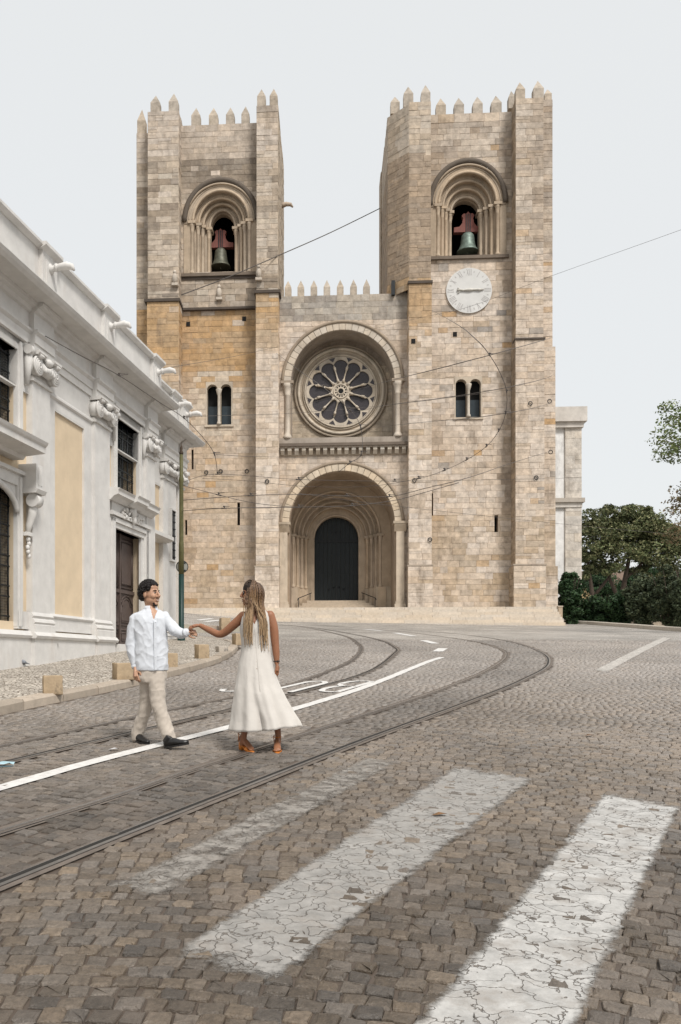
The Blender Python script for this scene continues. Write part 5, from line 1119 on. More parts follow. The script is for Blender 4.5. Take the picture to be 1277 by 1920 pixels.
# low ledge beyond the pavement
x, y, z = G(350, 1186, .12); b = MB(); p0 = Vector(G(345, 1187)[:2]); p1 = Vector(G(470, 1184)[:2]); t = (p1 - p0); an = math.atan2(t.y, t.x)
LG = empty('stone_ledge', (p0.x, p0.y, ground(*p0) + .1), an, label='long low stone ledge at the far end of the pavement', category='ledge')
k = 0; s = 0
while s < t.length: l = rb_.uniform(1.0, 1.6); b = MB(); b.box(s + .01, min(s + l, t.length) - .01, 0, .4, -.2, .27 + rb_.uniform(-.01, .01), (.42 * rb_.uniform(.9, 1.1), .36, .29)); b.build('ledge_stone', M['kerb'], LG); s += l
# pole
y = Vector(bp0[:2]).dot(bn) and (Vector(bp0[:2]) + bn * .25).dot(bn) / ((340 - U0) / F * bn.x + bn.y); x = (340 - U0) / F * y; z = ground(x, y) + .1; PO = empty('street_pole', (x, y, z), 0, label='tall slim tram wire pole, olive above and dark green below, beside the church corner', category='pole')
def zz(v): return EYE + (V0 - v) / F * y - z
pu = F / y; b = MB(); b.lathe([(.13, -.3), (.13, .1), (5.2 / pu, .2), (5.2 / pu, zz(1077))], (0, 0, 0), 16); b.build('lower_shaft', mat('dark green paint', (.009, .034, .03), rough=.45, var=.2, bump=.05), PO)
b = MB(); b.lathe([(5.0 / pu, zz(1077)), (4.8 / pu, zz(1020)), (4.2 / pu, zz(1015)), (3.9 / pu, zz(905)), (4.6 / pu, zz(903)), (4.6 / pu, zz(897)), (3.5 / pu, zz(893)), (3.2 / pu, zz(852))], (0, 0, 0), 16); b.build('upper_shaft', mat('olive paint', (.11, .105, .045), rough=.55, var=.25, scale=9, bump=.1, stain=((.12, .07, .04), 8, .4, .6, .75, .5)), PO)
b = MB(); b.lathe([(3.6 / pu, zz(852)), (4.2 / pu, zz(849)), (2.2 / pu, zz(845)), (2.8 / pu, zz(841)), (2.2 / pu, zz(838)), (.6 / pu, zz(834)), (.3 / pu, zz(828))], (0, 0, 0), 12); b.build('finial', mat('finial bronze', (.07, .05, .035), bump=0), PO)
sg = MB(); rS = 11 / pu; sg.prism([(.02 + rS * math.cos(i * math.pi / 16), zz(1062) + rS * math.sin(i * math.pi / 16)) for i in range(32)], .07, .085); sgm = mat('grey sign back', (.3, .3, .27), rough=.5, metallic=.2, var=.1, bump=0)
sg_o = sg.build('round_sign', sgm, PO, recalc=True); sg = MB(); sg.tube([(.02 + rS * math.cos(i * math.pi / 16), .075, zz(1062) + rS * math.sin(i * math.pi / 16)) for i in range(32)], .014, 6, True); sg.box(-.1, .14, .055, .07, zz(1055) - .02, zz(1055) + .02); sg.box(-.1, .14, .055, .07, zz(1069) - .02, zz(1069) + .02); sg.build('sign_rim', M['iron'], sg_o)
# ---- overhead wires
WR = [(30, 'thick black cable strung between the two cathedral towers', .035, [(340, 553, 58.6), (430, 519, 59), (525, 478, 60), (620, 436, 63), (714, 390, 68)], []),
 (1, 'dark wire running from the church cornice down to the pole wires', .011, [(67, 620, 18.2), (150, 666, 21), (223, 704, 24), (300, 755, 26), (345, 784, 28), (382, 822, 30), (402, 852, 31), (408, 889, 32)], [2, 4, 6]),
 (1, 'thin wire from the church cornice across the orange masonry', .009, [(223, 704, 24), (300, 692, 30), (440, 668, 45), (521, 650, 57)], []),
 (1, 'thin wire passing below the left twin window', .008, [(345, 784, 28), (390, 780, 30), (560, 774, 40), (760, 756, 50), (962, 730, 59.4)], []),
 (1, 'thin wire sagging across the wall left of the portal arch', .009, [(402, 852, 31), (470, 856, 34), (560, 858, 44), (640, 862, 60)], []),
 (1, 'long level trolley wire crossing the top of the portal arch', .009, [(345, 905, 29), (408, 889, 32), (560, 899, 34), (740, 902, 36), (900, 900, 45), (1085, 896, 62.8)], [1, 2, 3]),
 (1, 'curved trolley wire looping below the clock and past the right twin window', .0075, [(380, 897, 34), (470, 902, 33), (570, 912, 32), (690, 912, 31), (785, 897, 29.5), (833, 882, 28), (875, 862, 26.5), (912, 837, 24.5), (935, 808, 22.5), (948, 775, 20.5), (950, 735, 18.6), (938, 700, 17), (918, 666, 15.8), (890, 634, 14.8), (850, 604, 24), (810, 582, 59)], [4, 5, 6, 7, 8, 9, 10, 12]),
 (1, 'thin pull-off wire slanting across the clock to the open sky', .0035, [(520, 666, 59.2), (640, 632, 40), (770, 600, 24), (880, 575, 22), (1035, 517, 20), (1285, 428, 17), (1900, 205, 14)], []),
 (1, 'thin pull-off wire slanting across the upper rose window', .008, [(540, 768, 60.3), (700, 722, 38), (918, 666, 15.8), (1037, 632, 58)], []),
 (1, 'thin pull-off wire slanting across the lower rose window', .008, [(560, 800, 60.3), (700, 765, 38), (949, 727, 18.4), (1037, 702, 58)], []),
 (1, 'thin pull-off wire passing under the right twin window', .008, [(600, 812, 60.3), (780, 793, 36), (948, 775, 20.5), (1032, 756, 58)], []),
 (1, 'lower trolley wire crossing the left tower wall and the portal mouth', .011, [(340, 938, 26), (470, 929, 28), (556, 927, 29), (650, 930, 29), (730, 931, 29.5), (800, 915, 29), (880, 895, 28), (960, 868, 40), (1032, 846, 58)], [1, 3, 4]),
 (1, 'slack trolley wire dipping over the portal keystones', .011, [(340, 958, 24), (420, 953, 25), (560, 951, 26), (660, 948, 27), (740, 938, 28), (790, 925, 28), (860, 905, 28)], [1, 2, 3]),
 (1, 'wire descending from the pole across the left tower to the portal', .01, [(352, 910, 29), (410, 928, 29), (470, 942, 29), (540, 950, 29), (600, 951, 29)], [1]),
 (1, 'thin wire running past the portal to the trees', .008, [(560, 925, 30), (700, 944, 33), (860, 962, 38), (1090, 986, 48), (1290, 1004, 56)], []),
 (1, 'bright feeder cable dropping across the rose window to the portal arch', .011, [(518, 662, 59.2), (560, 694, 40), (606, 726, 30), (655, 768, 30), (676, 800, 30), (678, 850, 30), (656, 868, 30), (636, 884, 30)], [2, 3, 4, 5, 6])]
def lbdepth(u, o): dx = (u - U0) / F; P_ = Vector(bp0[:2]) + bn * o; return P_.dot(bn) / (dx * bn.x + bn.y)
WR[1][3][:5] = [(u, v, lbdepth(u, o)) for (u, v, y), o in zip(WR[1][3][:5], (.1, .95, 1.0, 1.0, 1.2))]; WR[2][3][0] = WR[1][3][2]; WR[3][3][0] = WR[1][3][4]
for k, lab, r_, pts, fit in WR:
    if pts[0][0] <= 352 and pts[0][1] > 880: pts = [(341, pts[0][1], PO.location.y)] + pts[1:]
    P = [at(*p) for p in pts]; o0 = P[0]; W_o = empty('overhead_wire', o0, 0, label=lab, category='wire', group='overhead tram wires')
    q = catmull(P, 6); b = MB(); b.tube([tuple(Vector(p) - Vector(o0)) for p in q], r_, 5); b.build('cable', M['wire'], W_o)
    for i in fit:
        c = Vector(P[i]) - Vector(o0); t = (Vector(P[min(i + 1, len(P) - 1)]) - Vector(P[i - 1])).normalized(); s = pts[i][2] / 45; b = MB()
        b.tube([tuple(c - t * .16 * s), tuple(c + t * .16 * s)], .035 * s, 6); b.tube([tuple(c + Vector((0, 0, .02))), tuple(c + Vector((.03, 0, .1 * s)))], .03 * s, 6); b.ell(tuple(c + Vector((0, 0, .1 * s))), (.06 * s, .06 * s, .04 * s), nu=8, nv=5); b.tube([tuple(c + Vector((0, 0, .1 * s))), tuple(c + Vector((.3 * s, .05, .12 * s)))], .015 * s, 5); b.build('insulator', M['wire'], W_o)
# ---- pigeon, litter
x, y, z = G(38, 1250, .125); b = MB(); f_ = lambda a: tuple(a)
PG = empty('pigeon', (x, y, z), R(200), label='grey pigeon pecking on the pavement by the church wall', category='pigeon')
b.ell((0, 0, .105), (.115, .06, .06), Matrix.Rotation(R(-18), 3, 'Y'), 14, 9, (.16, .17, .19)); b.ell((.11, 0, .165), (.035, .032, .05), None, 10, 7, (.07, .09, .09)); b.ell((.13, 0, .205), (.03, .024, .026), None, 10, 7, (.11, .12, .14)); b.tube([(.155, 0, .203), (.18, 0, .197)], [.008, .002], 5, col=(.05, .05, .05)); b.tube([(-.09, 0, .09), (-.15, 0, .07), (-.2, 0, .055)], [(.04, .02), (.035, .012), (.03, .006)], 8, col=(.12, .13, .145)); b.tube([(.13, 0, .2), (.1, 0, .15), (.05, 0, .11)], [.02, .035, .05], 8, col=(.08, .1, .1))
for sg_ in (-1, 1): b.ell((-.03, sg_ * .05, .115), (.1, .016, .04), Matrix.Rotation(R(-12), 3, 'Y'), 10, 6, (.22, .235, .26)); b.tube([(.01, sg_ * .025, .06), (.015, sg_ * .025, .004)], .006, 5, col=(.3, .1, .08)); b.tube([(.015, sg_ * .025, .006), (.05, sg_ * .025, .004)], .006, 5, col=(.3, .1, .08))
b.build('body', mat('feathers', attr=True, rough=.7, var=.2, scale=30, bump=.2), PG)
x, y, z = G(6, 1437); b = MB(); vs = [(rb_.uniform(.04, .1) * math.cos(i * .7) * (1 + .5 * (i % 2)), rb_.uniform(.04, .1) * math.sin(i * .7), .012 + rb_.uniform(0, .03)) for i in range(9)]; b.add([(0, 0, .05)] + vs, [(0, i + 1, (i + 1) % 9 + 1) for i in range(9)], (.35, .5, .55)); b.add([(p[0], p[1], .004) for p in vs], [tuple(range(9))[::-1]], (.35, .5, .55))
lt = b.build('litter', mat('pale blue plastic', attr=True, rough=.4, bump=0), label='crumpled pale blue plastic scrap lying by the far tram rail', category='litter'); lt.location = (x, y, z)
for (u, v, c_, lab_) in ((1105, 1382, (.16, .09, .05), 'brown dry leaf alone on the open cobbles right of the rails'), (213, 1408, (.6, .6, .6), 'white paper scrap between the far tram rails by the man'), (824, 1532, (.2, .11, .05), 'small orange dry leaf lying on the faded zebra stripe')):
    x, y, z = G(u, v); b = MB(); b.poly([(-.06, 0, .012), (-.02, -.03, .02), (.05, -.01, .028), (.06, .02, .02), (0, .035, .03)], c_); lf = b.build('dry_leaf', mat('leaf litter', attr=True, bump=0), label=lab_, category='leaf'); lf.location = (x, y, z + .002)
# ---- trees and shrubs
def leafm(name): 
    m = mat(name, attr=True, rough=.6, var=.3, scale=1.5, bump=0, spec=.25); bs = m.node_tree.nodes['Principled BSDF']; return m
LEAF = leafm('leaves'); BARK = mat('bark', (.07, .052, .04), rough=.95, var=.3, scale=4, bump=.6, bscale=12, dist=.03)
def leaf_cloud(b, rg, c, rad, n, size, cols, flat=.0):
    for _ in range(n):
        while True:
            p = Vector((rg.uniform(-1, 1), rg.uniform(-1, 1), rg.uniform(-1, 1)))
            if p.length < 1: break
        if rg.random() < .75: p = p.normalized() * (p.length ** .35)
        q = Vector((c[0] + p.x * rad[0], c[1] + p.y * rad[1], c[2] + p.z * rad[2]))
        d1 = Vector((rg.gauss(0, 1), rg.gauss(0, 1), rg.gauss(0, .7))).normalized(); d2 = d1.cross(Vector((rg.gauss(0, 1), rg.gauss(0, 1), rg.gauss(0, 1)))).normalized()
        s = size * rg.uniform(.6, 1.35); k = rg.choice(cols); kk = rg.uniform(.75, 1.25); cc = (k[0] * kk, k[1] * kk, k[2] * kk)
        b.add([tuple(q - d1 * s), tuple(q + d2 * s * .45), tuple(q + d1 * s), tuple(q - d2 * s * .45)], [(0, 1, 2, 3)], cc, True)
G1 = [(.09, .108, .046), (.13, .142, .064), (.07, .088, .038), (.2, .195, .1)]; G2 = [(.03, .065, .026), (.045, .085, .032), (.026, .05, .022)]; G3 = [(.06, .08, .042), (.085, .1, .052), (.045, .062, .034)]
def tree(seed, base, height, blobs, trunks, lab, cols, size, n, name='broadleaf_tree', grp=None):
    rg = random.Random(seed); T = empty(name, base, 0, label=lab, category='tree', group=grp)
    b = MB()
    for path, r0, r1 in trunks:
        m_ = len(path); b.tube(path, [r0 + (r1 - r0) * i / (m_ - 1) for i in range(m_)], 7)
    b.build('trunk', BARK, T)
    b = MB()
    for c, rad in blobs:
        k = max(4, int(rad[0] * rad[2] * 7))
        for _ in range(k):
            p = Vector((rg.gauss(0, .5), rg.gauss(0, .5), rg.gauss(0, .45)))
            if p.length > 1: p.normalize()
            cc = (c[0] + p.x * rad[0], c[1] + p.y * rad[1], c[2] + p.z * rad[2]); rr = rg.uniform(.35, .6) * min(rad); lc = cols if rg.random() > .35 else [tuple(x * 1.35 for x in q) for q in cols]
            leaf_cloud(b, rg, cc, (rr * 1.25, rr * 1.25, rr * .75), n, size, lc)
    b.build('crown', LEAF, T); return T
YT = 72.0
def tp(u, v, y=YT): p = at(u, v, y); return Vector(p)
bt = tp(1165, 1175); bt.z -= 1.5
def rel(u, v, y=YT, o=bt): q = tp(u, v, y) - o; return (q.x, q.y, q.z)
bl = []
for u, v, ru, rv in [(1120, 1010, 30, 42), (1150, 985, 38, 34), (1185, 975, 40, 28), (1215, 990, 34, 34), (1240, 1015, 32, 32), (1180, 1015, 55, 40), (1130, 1045, 26, 26), (1215, 1040, 36, 26), (1105, 1040, 18, 40), (1255, 1040, 26, 34), (1270, 1020, 24, 30), (1110, 985, 22, 30), (1245, 985, 26, 24), (1150, 960, 30, 14), (1200, 955, 34, 14), (1140, 1068, 24, 20), (1205, 1068, 28, 18), (1098, 1070, 12, 26), (1262, 1070, 26, 26)]: bl.append((rel(u, v), (ru / F * YT, ru / F * YT * 1.1, rv / F * YT)))
tk = [([rel(1160, 1190), rel(1163, 1130), rel(1172, 1085), rel(1180, 1045), rel(1188, 1000)], .3, .1), ([rel(1163, 1130), rel(1145, 1090), rel(1125, 1040)], .2, .08), ([rel(1100, 1190), rel(1112, 1120), rel(1104, 1070), rel(1100, 1030)], .24, .08), ([rel(1112, 1120), rel(1140, 1085), rel(1160, 1050)], .16, .07), ([rel(1172, 1085), rel(1200, 1060), rel(1225, 1030)], .16, .06)]
tree(3, tuple(bt), 9, bl, tk, 'broad dark green tree with forked trunks behind the square', G1, .125, 210)
def shrub(seed, u, v, ru, rv, y, cols, lab, n=260, size=.11):
    o = tp(u, v + rv, y); o.z -= .3; rg = random.Random(seed); T = empty('shrub', tuple(o), 0, label=lab, category='shrub', group='shrubs behind the low stone edge')
    b = MB(); b2 = MB()
    for _ in range(9):
        a = rg.uniform(0, 6.28); b2.tube([(0, 0, -1.2), (math.cos(a) * .4 * ru / F * y, math.sin(a) * .4 * ru / F * y, rv / F * y), (math.cos(a) * .8 * ru / F * y, math.sin(a) * .8 * ru / F * y, 1.7 * rv / F * y)], [.05, .03, .01], 5)
    b2.build('stems', BARK, T)
    for _ in range(int(26 + 16 * rv / ru)):
        p = Vector((rg.gauss(0, 1), rg.gauss(0, 1), rg.gauss(0, 1))).normalized() * rg.random() ** .5 * .85
        rr = rg.uniform(.25, .4) * ru / F * y; leaf_cloud(b, rg, (p.x * ru / F * y, p.y * ru / F * y, (1 + p.z) * rv / F * y), (rr, rr, rr * .8), n, size, cols)
    b.build('foliage', LEAF, T)
shrub(1, 1068, 1115, 27, 54, 60, G2, 'glossy green shrub pressed against the side of the cathedral')
shrub(2, 1107, 1145, 30, 40, 62, G2, 'low dark shrub at the foot of the side chapel')
shrub(7, 1130, 1112, 34, 42, 80, G2, 'dark shrub behind the forked trunks'); shrub(8, 1190, 1110, 36, 40, 82, G2, 'dense dark shrub between the forked trunks and the house')
shrub(9, 1225, 1078, 55, 34, 88, G2, 'dark hedge in front of the far yellow house'); shrub(10, 1125, 1085, 45, 34, 90, G2, 'dark hedge showing behind the first tree fork')
shrub(3, 1155, 1140, 40, 45, 60, G2, 'wide dark shrub below the forked tree'); shrub(4, 1208, 1124, 42, 60, 58, G3, 'twiggy olive green shrub under the tree crown'); shrub(5, 1258, 1114, 44, 72, 56, G3, 'tall twiggy shrub farthest from the cathedral'); shrub(6, 1305, 1110, 45, 74, 54, G3, 'tall shrub beyond the twiggy ones, cut by the picture edge')
# overhanging branches from a tree beside the square
YB = 40.0; bo = Vector((24.5, 42, 0.0)); bo.z = ground(20, 42) - 3.0
T = empty('plane_tree', tuple(bo), 0, label='tree with sparse light leaves reaching over the square', category='tree'); rg = random.Random(17); b = MB(); lv = MB()
top = Vector((0, 0, 11)); b.tube([(0, 0, 0), (.1, 0, 5), (-.2, .1, 9), (-.1, 0, 14)], [.35, .3, .22, .08], 8)
for (u, v, y, c_) in [(1255, 775, 38, 0), (1262, 800, 39, 0), (1248, 825, 38, 0), (1270, 845, 40, 0), (1250, 845, 40, 0), (1268, 910, 39, 1), (1262, 945, 40, 1), (1275, 970, 39, 1), (1266, 1000, 40, 1), (1290, 790, 40, 0), (1300, 830, 40, 0), (1310, 900, 40, 1), (1320, 960, 41, 1), (1345, 760, 41, 0), (1360, 850, 41, 0), (1340, 1000, 42, 1)]:
    q = Vector(at(u, v, y)) - bo; st = Vector((-.1, 0, max(4, q.z - 2.5))); md = st.lerp(q, .55) + Vector((0, 0, .4)); b.tube([tuple(st), tuple(md), tuple(q)], [.08, .04, .012], 5)
    cl = [(.15, .19, .07), (.19, .22, .09), (.1, .14, .05)] if c_ == 0 else [(.16, .12, .06), (.2, .14, .08), (.1, .1, .045)]
    for _ in range(9): leaf_cloud(lv, rg, (q.x + rg.uniform(-.3, 1.0), q.y + rg.uniform(-.6, .6), q.z + rg.uniform(-.45, .45)), (.5, .5, .22), 34, .085, cl)
b.build('trunk', BARK, T); lv.build('crown', LEAF, T)
# far house behind the trees
hb = empty('far_house', (0, 0, 0), 0, label='yellow house with red tiled eaves behind the trees', category='house'); YH = 100
b = MB(); x0 = at(1060, 0, YH)[0]; x1 = at(1420, 0, YH)[0]; zt = at(0, 1096, YH)[2]; b.box(x0, x1, YH, YH + 8, 0, zt); b.build('wall', mat('ochre render', (.5, .37, .2), var=.15, bump=.1), hb)
b = MB(); b.prof([(YH - .6, zt), (YH - .6, zt + .2), (YH + 4, zt + 2.0), (YH + 8.6, zt + .2), (YH + 8.6, zt)], x0 - .5, x1 + .5); b.build('roof', mat('red roof tiles', (.17, .115, .085), var=.3, bump=.4, bscale=6), hb, recalc=True)
for u in (1120, 1165, 1215, 1255, 1300):
    x = at(u, 0, YH)[0]; z = at(0, 1120, YH)[2]; b = MB(); b.box(x - .55, x + .55, YH - .06, YH + .02, z - 1.0, z + 1.0); wnd = b.build('window', mat('white frame', (.6, .58, .54), bump=0), hb); b = MB(); b.box(x - .42, x + .42, YH - .08, YH - .062, z - .87, z + .87); b.build('pane', M['glass'], wnd)
b = MB(); b.box(at(1195, 0, 92)[0], at(1420, 0, 92)[0], 92, 95, 0, at(0, 1092, 92)[2]); anx = b.build('garden_wall', mat('stone garden wall', (.36, .3, .23), var=.25, bump=.5, bscale=3, dist=.1), label='rough stone garden wall below the yellow house', category='wall')
# ================================================================== PEOPLE
def remesh(b, name, mt, parent, voxel=.007, smooth=4, disp=None, **tags):
    me = bpy.data.meshes.new('tmp'); me.from_pydata(b.v, [], b.f); o = bpy.data.objects.new('tmp', me); COL.objects.link(o)
    m = o.modifiers.new('r', 'REMESH'); m.mode = 'VOXEL'; m.voxel_size = voxel
    s = o.modifiers.new('s', 'SMOOTH'); s.factor = .5; s.iterations = smooth
    dg = bpy.context.evaluated_depsgraph_get(); m2 = bpy.data.meshes.new_from_object(o.evaluated_get(dg)); bpy.data.objects.remove(o)
    if disp:
        n = len(m2.vertices); co = np.zeros(n * 3); no = np.zeros(n * 3); m2.vertices.foreach_get('co', co); m2.vertices.foreach_get('normal', no); co = co.reshape(-1, 3); no = no.reshape(-1, 3)
        d = np.array([disp(Vector(c)) for c in co]); m2.vertices.foreach_set('co', (co + no * d[:, None]).ravel())
    m2.name = name; m2.materials.clear(); m2.materials.append(mt); m2.polygons.foreach_set('use_smooth', [True] * len(m2.polygons)); m2.update()
    return link(bpy.data.objects.new(name, m2), parent, **tags)
def skinmat(name, c):
    m = mat(name, c, rough=.48, var=.08, scale=14, bump=.05, bscale=120, spec=.4); p = m.node_tree.nodes['Principled BSDF']; p.inputs['Subsurface Weight'].default_value = .08; p.inputs['Subsurface Radius'].default_value = (.02, .008, .004); return m
def clothmat(name, c, sc=9., bump=.5, rough=.9):
    m = mat(name, c, rough=rough, var=.05, scale=5, bump=bump, bscale=sc, dist=.02); m.node_tree.nodes['Principled BSDF'].inputs['Sheen Weight'].default_value = .15; return m
class Fig:
    def __init__(s, y, org): s.y = y; s.o = Vector(org)
    def p(s, u, v, dy=0.0): return tuple(Vector(at(u, v, s.y + dy)) - s.o)
def rings(b, F_, L, n=28, yaw=0.0, power=2.3):
    base = len(b.v)
    for (v, cu, hw, dep, dy) in L:
        c = Vector(F_.p(cu, v, dy)); w_ = hw * F_.y / F
        for k in range(n):
            a = 2 * math.pi * k / n; ca, sa = math.cos(a), math.sin(a); r_ = (abs(ca) ** power + abs(sa) ** power) ** (-1 / power)
            x, yy = w_ * ca * r_, dep * sa * r_; b.v.append((c.x + x * math.cos(yaw) - yy * math.sin(yaw), c.y + x * math.sin(yaw) + yy * math.cos(yaw), c.z))
    m = len(L)
    for i in range(m - 1):
        for k in range(n): l = (k + 1) % n; b.f.append((base + i * n + k, base + i * n + l, base + (i + 1) * n + l, base + (i + 1) * n + k)); b.c.append((1, 1, 1)); b.s.append(True)
    b.f.append(tuple(base + k for k in range(n))[::-1]); b.f.append(tuple(base + (m - 1) * n + k for k in range(n))); b.c += [(1, 1, 1)] * 2; b.s += [True] * 2
def limb(b, pts, rad, n=14, sub=4):
    q = catmull(pts, sub); R_ = catmull([(r_, 0, 0) for r_ in rad], sub); b.tube([tuple(p) for p in q], [p.x for p in R_], n); b.ell(pts[0], (rad[0],) * 3, nu=n, nv=8); b.ell(pts[-1], (rad[-1],) * 3, nu=n, nv=8)
class Head:
    def __init__(s, c, psi, k=1.0, tilt=0.0):
        s.c = Vector(c); s.k = k; f = Vector((math.sin(psi), -math.cos(psi), 0)); s.r = Vector((-f.y, f.x, 0)) * -1; s.f = (f * math.cos(tilt) + Vector((0, 0, 1)) * math.sin(tilt)).normalized(); s.u = s.r.cross(s.f) if s.r.cross(s.f).z > 0 else s.f.cross(s.r)
        s.rot = Matrix((s.f, s.r, s.u)).transposed()
    def p(s, f, r, u): return tuple(s.c + (s.f * f + s.r * r + s.u * u) * s.k)
    def ell(s, b, c, r, **kw): b.ell(s.p(*c), tuple(x * s.k for x in r), s.rot, kw.get('nu', 16), kw.get('nv', 12), kw.get('col', (1, 1, 1)))
def head(b, H, fem=False):
    H.ell(b, (-.012, 0, .03), (.1, .077, .098)); H.ell(b, (.03, 0, .0), (.068, .066, .085)); H.ell(b, (.036, 0, -.055), (.056, .05 if fem else .054, .06)); H.ell(b, (.072, 0, -.098), (.024, .026, .02))
    H.ell(b, (.08, 0, .034), (.017, .048, .014)); b.tube([H.p(.092, 0, .03), H.p(.108, 0, .005), H.p(.122, 0, -.022), H.p(.104, 0, -.034)], [.009 * H.k, .011 * H.k, .014 * H.k, .009 * H.k], 8)
    for sg in (-1, 1): H.ell(b, (.068, sg * .038, -.022), (.03, .026, .028)); H.ell(b, (-.008, sg * .078, -.005), (.02, .009, .033)); H.ell(b, (.104, sg * .011, -.028), (.012, .009, .009)); H.ell(b, (.022, sg * .044, -.06), (.045, .014, .03))
    H.ell(b, (.094, 0, -.058), (.012, .026, .009)); H.ell(b, (.091, 0, -.071), (.012, .022, .009)); H.ell(b, (.045, 0, .07), (.042, .058, .045))
def hand(b, wrist, d, nrm, size=1.0, curl=.5, thumb=1, spread=1.0):
    """d: direction to the fingertips, nrm: back of the hand"""
    d = Vector(d).normalized(); nrm = Vector(nrm); nrm = (nrm - d * nrm.dot(d)).normalized(); s = d.cross(nrm) * thumb; w_ = Vector(wrist)
    b.tube([tuple(w_ - d * .02), tuple(w_ + d * .03 * size), tuple(w_ + d * .085 * size)], [(.024 * size, .018 * size), (.034 * size, .017 * size), (.038 * size, .013 * size)] if True else .03, 12)
    pm = w_ + d * .05 * size; b.ell(tuple(pm), (.034 * size,) * 3, Matrix((d, s, nrm)).transposed() @ Matrix.Diagonal((1.3, 1.0, .5)), 12, 8)
    for k, ln in enumerate((.072, .08, .074, .058)):
        o = w_ + d * (.088 - .004 * abs(k - 1)) * size + s * (.028 - .0185 * k) * size * spread; a = curl * (.8 + .12 * k); p = o; pts = [tuple(o - d * .02)]; ang = 0
        for seg in (.45, .32, .23):
            ang += a; dd = d * math.cos(ang) - nrm * math.sin(ang); p = p + dd * ln * seg * size; pts.append(tuple(p))
        b.tube(pts, [.0105 * size, .0098 * size, .0088 * size, .0072 * size], 8); b.ell(pts[-1], (.0074 * size,) * 3, nu=8, nv=6)
    t0 = w_ + d * .022 * size + s * .024 * size; t1 = t0 + (d * .6 + s * .75 - nrm * .3).normalized() * .035 * size; t2 = t1 + (d * .9 + s * .2 - nrm * .45).normalized() * .03 * size; t3 = t2 + (d * .9 - s * .05 - nrm * .5).normalized() * .024 * size
    b.tube([tuple(t0), tuple(t1), tuple(t2), tuple(t3)], [.015 * size, .0125 * size, .0105 * size, .0085 * size], 8); b.ell(tuple(t3), (.0085 * size,) * 3, nu=8, nv=6)
def nz(p, s, k=0.0): return mnoise.noise((p.x * s + k, p.y * s, p.z * s))
# ------------------------------------------------ man
YM = 9.3; mo = Vector(at(285, 1400, YM)); mo.z = ground(mo.x, mo.y); FM = Fig(YM, mo)
MSK = skinmat('tan skin', (.44, .255, .165))
H = Head(FM.p(281, 1115, 0), R(62), 1.06, R(2)); b = MB(); head(b, H)
limb(b, [FM.p(279, 1124, .02), FM.p(282, 1138, .01), FM.p(285, 1150, -.01), FM.p(288, 1160, -.02)], [.055, .054, .066, .07])
rings(b, FM, [(1250, 284, 24, .09, 0), (1200, 283, 25, .1, 0), (1165, 282, 29, .1, 0), (1152, 283, 24, .085, .01), (1145, 284, 14, .06, .01)])
limb(b, [FM.p(255, 1160), FM.p(249, 1205), FM.p(255, 1248, -.02)], [.05, .042, .03]); limb(b, [FM.p(308, 1158), FM.p(330, 1185, -.06), FM.p(349, 1185, -.12)], [.05, .042, .028])
for L in ([(293, 1262, -.02), (297, 1320, -.05), (317, 1382, -.1)], [(277, 1262, .05), (275, 1320, .1), (258, 1376, .17)]): limb(b, [FM.p(*q) for q in L], [.08, .055, .04])
hand(b, FM.p(254, 1254, -.05), (.05, -.25, -1), (-.6, -.75, 0), 1.15, .75, thumb=-1)
hand(b, FM.p(350, 1185, -.12), (.95, -.1, -.05), (.2, -.95, .25), .98, .95, thumb=1)
MAN = remesh(b, 'person', MSK, None, .0052, 5, label='man in white shirt and beige trousers walking, holding the woman’s hand', category='person'); MAN.location = mo
blk = mat('black hair', (.012, .009, .008), rough=.55, var=.3, scale=40, bump=.3, bscale=90); brow = blk
b = MB()
for sg in (-1, 1):
    H.ell(b, (.086, sg * .031, .011), (.010, .012, .006), col=(.4, .36, .32)); H.ell(b, (.091, sg * .031, .011), (.006, .0075, .0062), col=(.012, .008, .006))
H.ell(b, (.1005, 0, -.0645), (.004, .02, .005), col=(.62, .58, .54)); H.ell(b, (.099, 0, -.0725), (.006, .022, .0045), col=(.28, .11, .085)); H.ell(b, (.101, 0, -.0565), (.005, .022, .0035), col=(.26, .1, .08))
b.build('face_features', mat('face features', attr=True, rough=.4, var=.05, bump=0), MAN)
b = MB()
for sg in (-1, 1): b.tube([H.p(.097, sg * .014, .033), H.p(.095, sg * .034, .039), H.p(.08, sg * .054, .033)], [.003, .0042, .002], 6); b.tube([H.p(.094, sg * .02, .0185), H.p(.0955, sg * .031, .021), H.p(.088, sg * .044, .017)], .003, 5)
b.build('eyebrows', blk, MAN)
b = MB(); rgm = random.Random(4)
for _ in range(90):
    t = rgm.uniform(-1, 1); b.ell(H.p(.088 - .018 * abs(t) - rgm.uniform(0, .015), .03 * t, -.1 + rgm.uniform(-.016, .012)), (.006, .006, .008), nu=6, nv=5)
for _ in range(40): t = rgm.uniform(-1, 1); b.ell(H.p(.1 - .008 * abs(t), .026 * t, -.048), (.0035, .005, .003), nu=6, nv=4)
b.build('beard', blk, MAN)
b = MB()
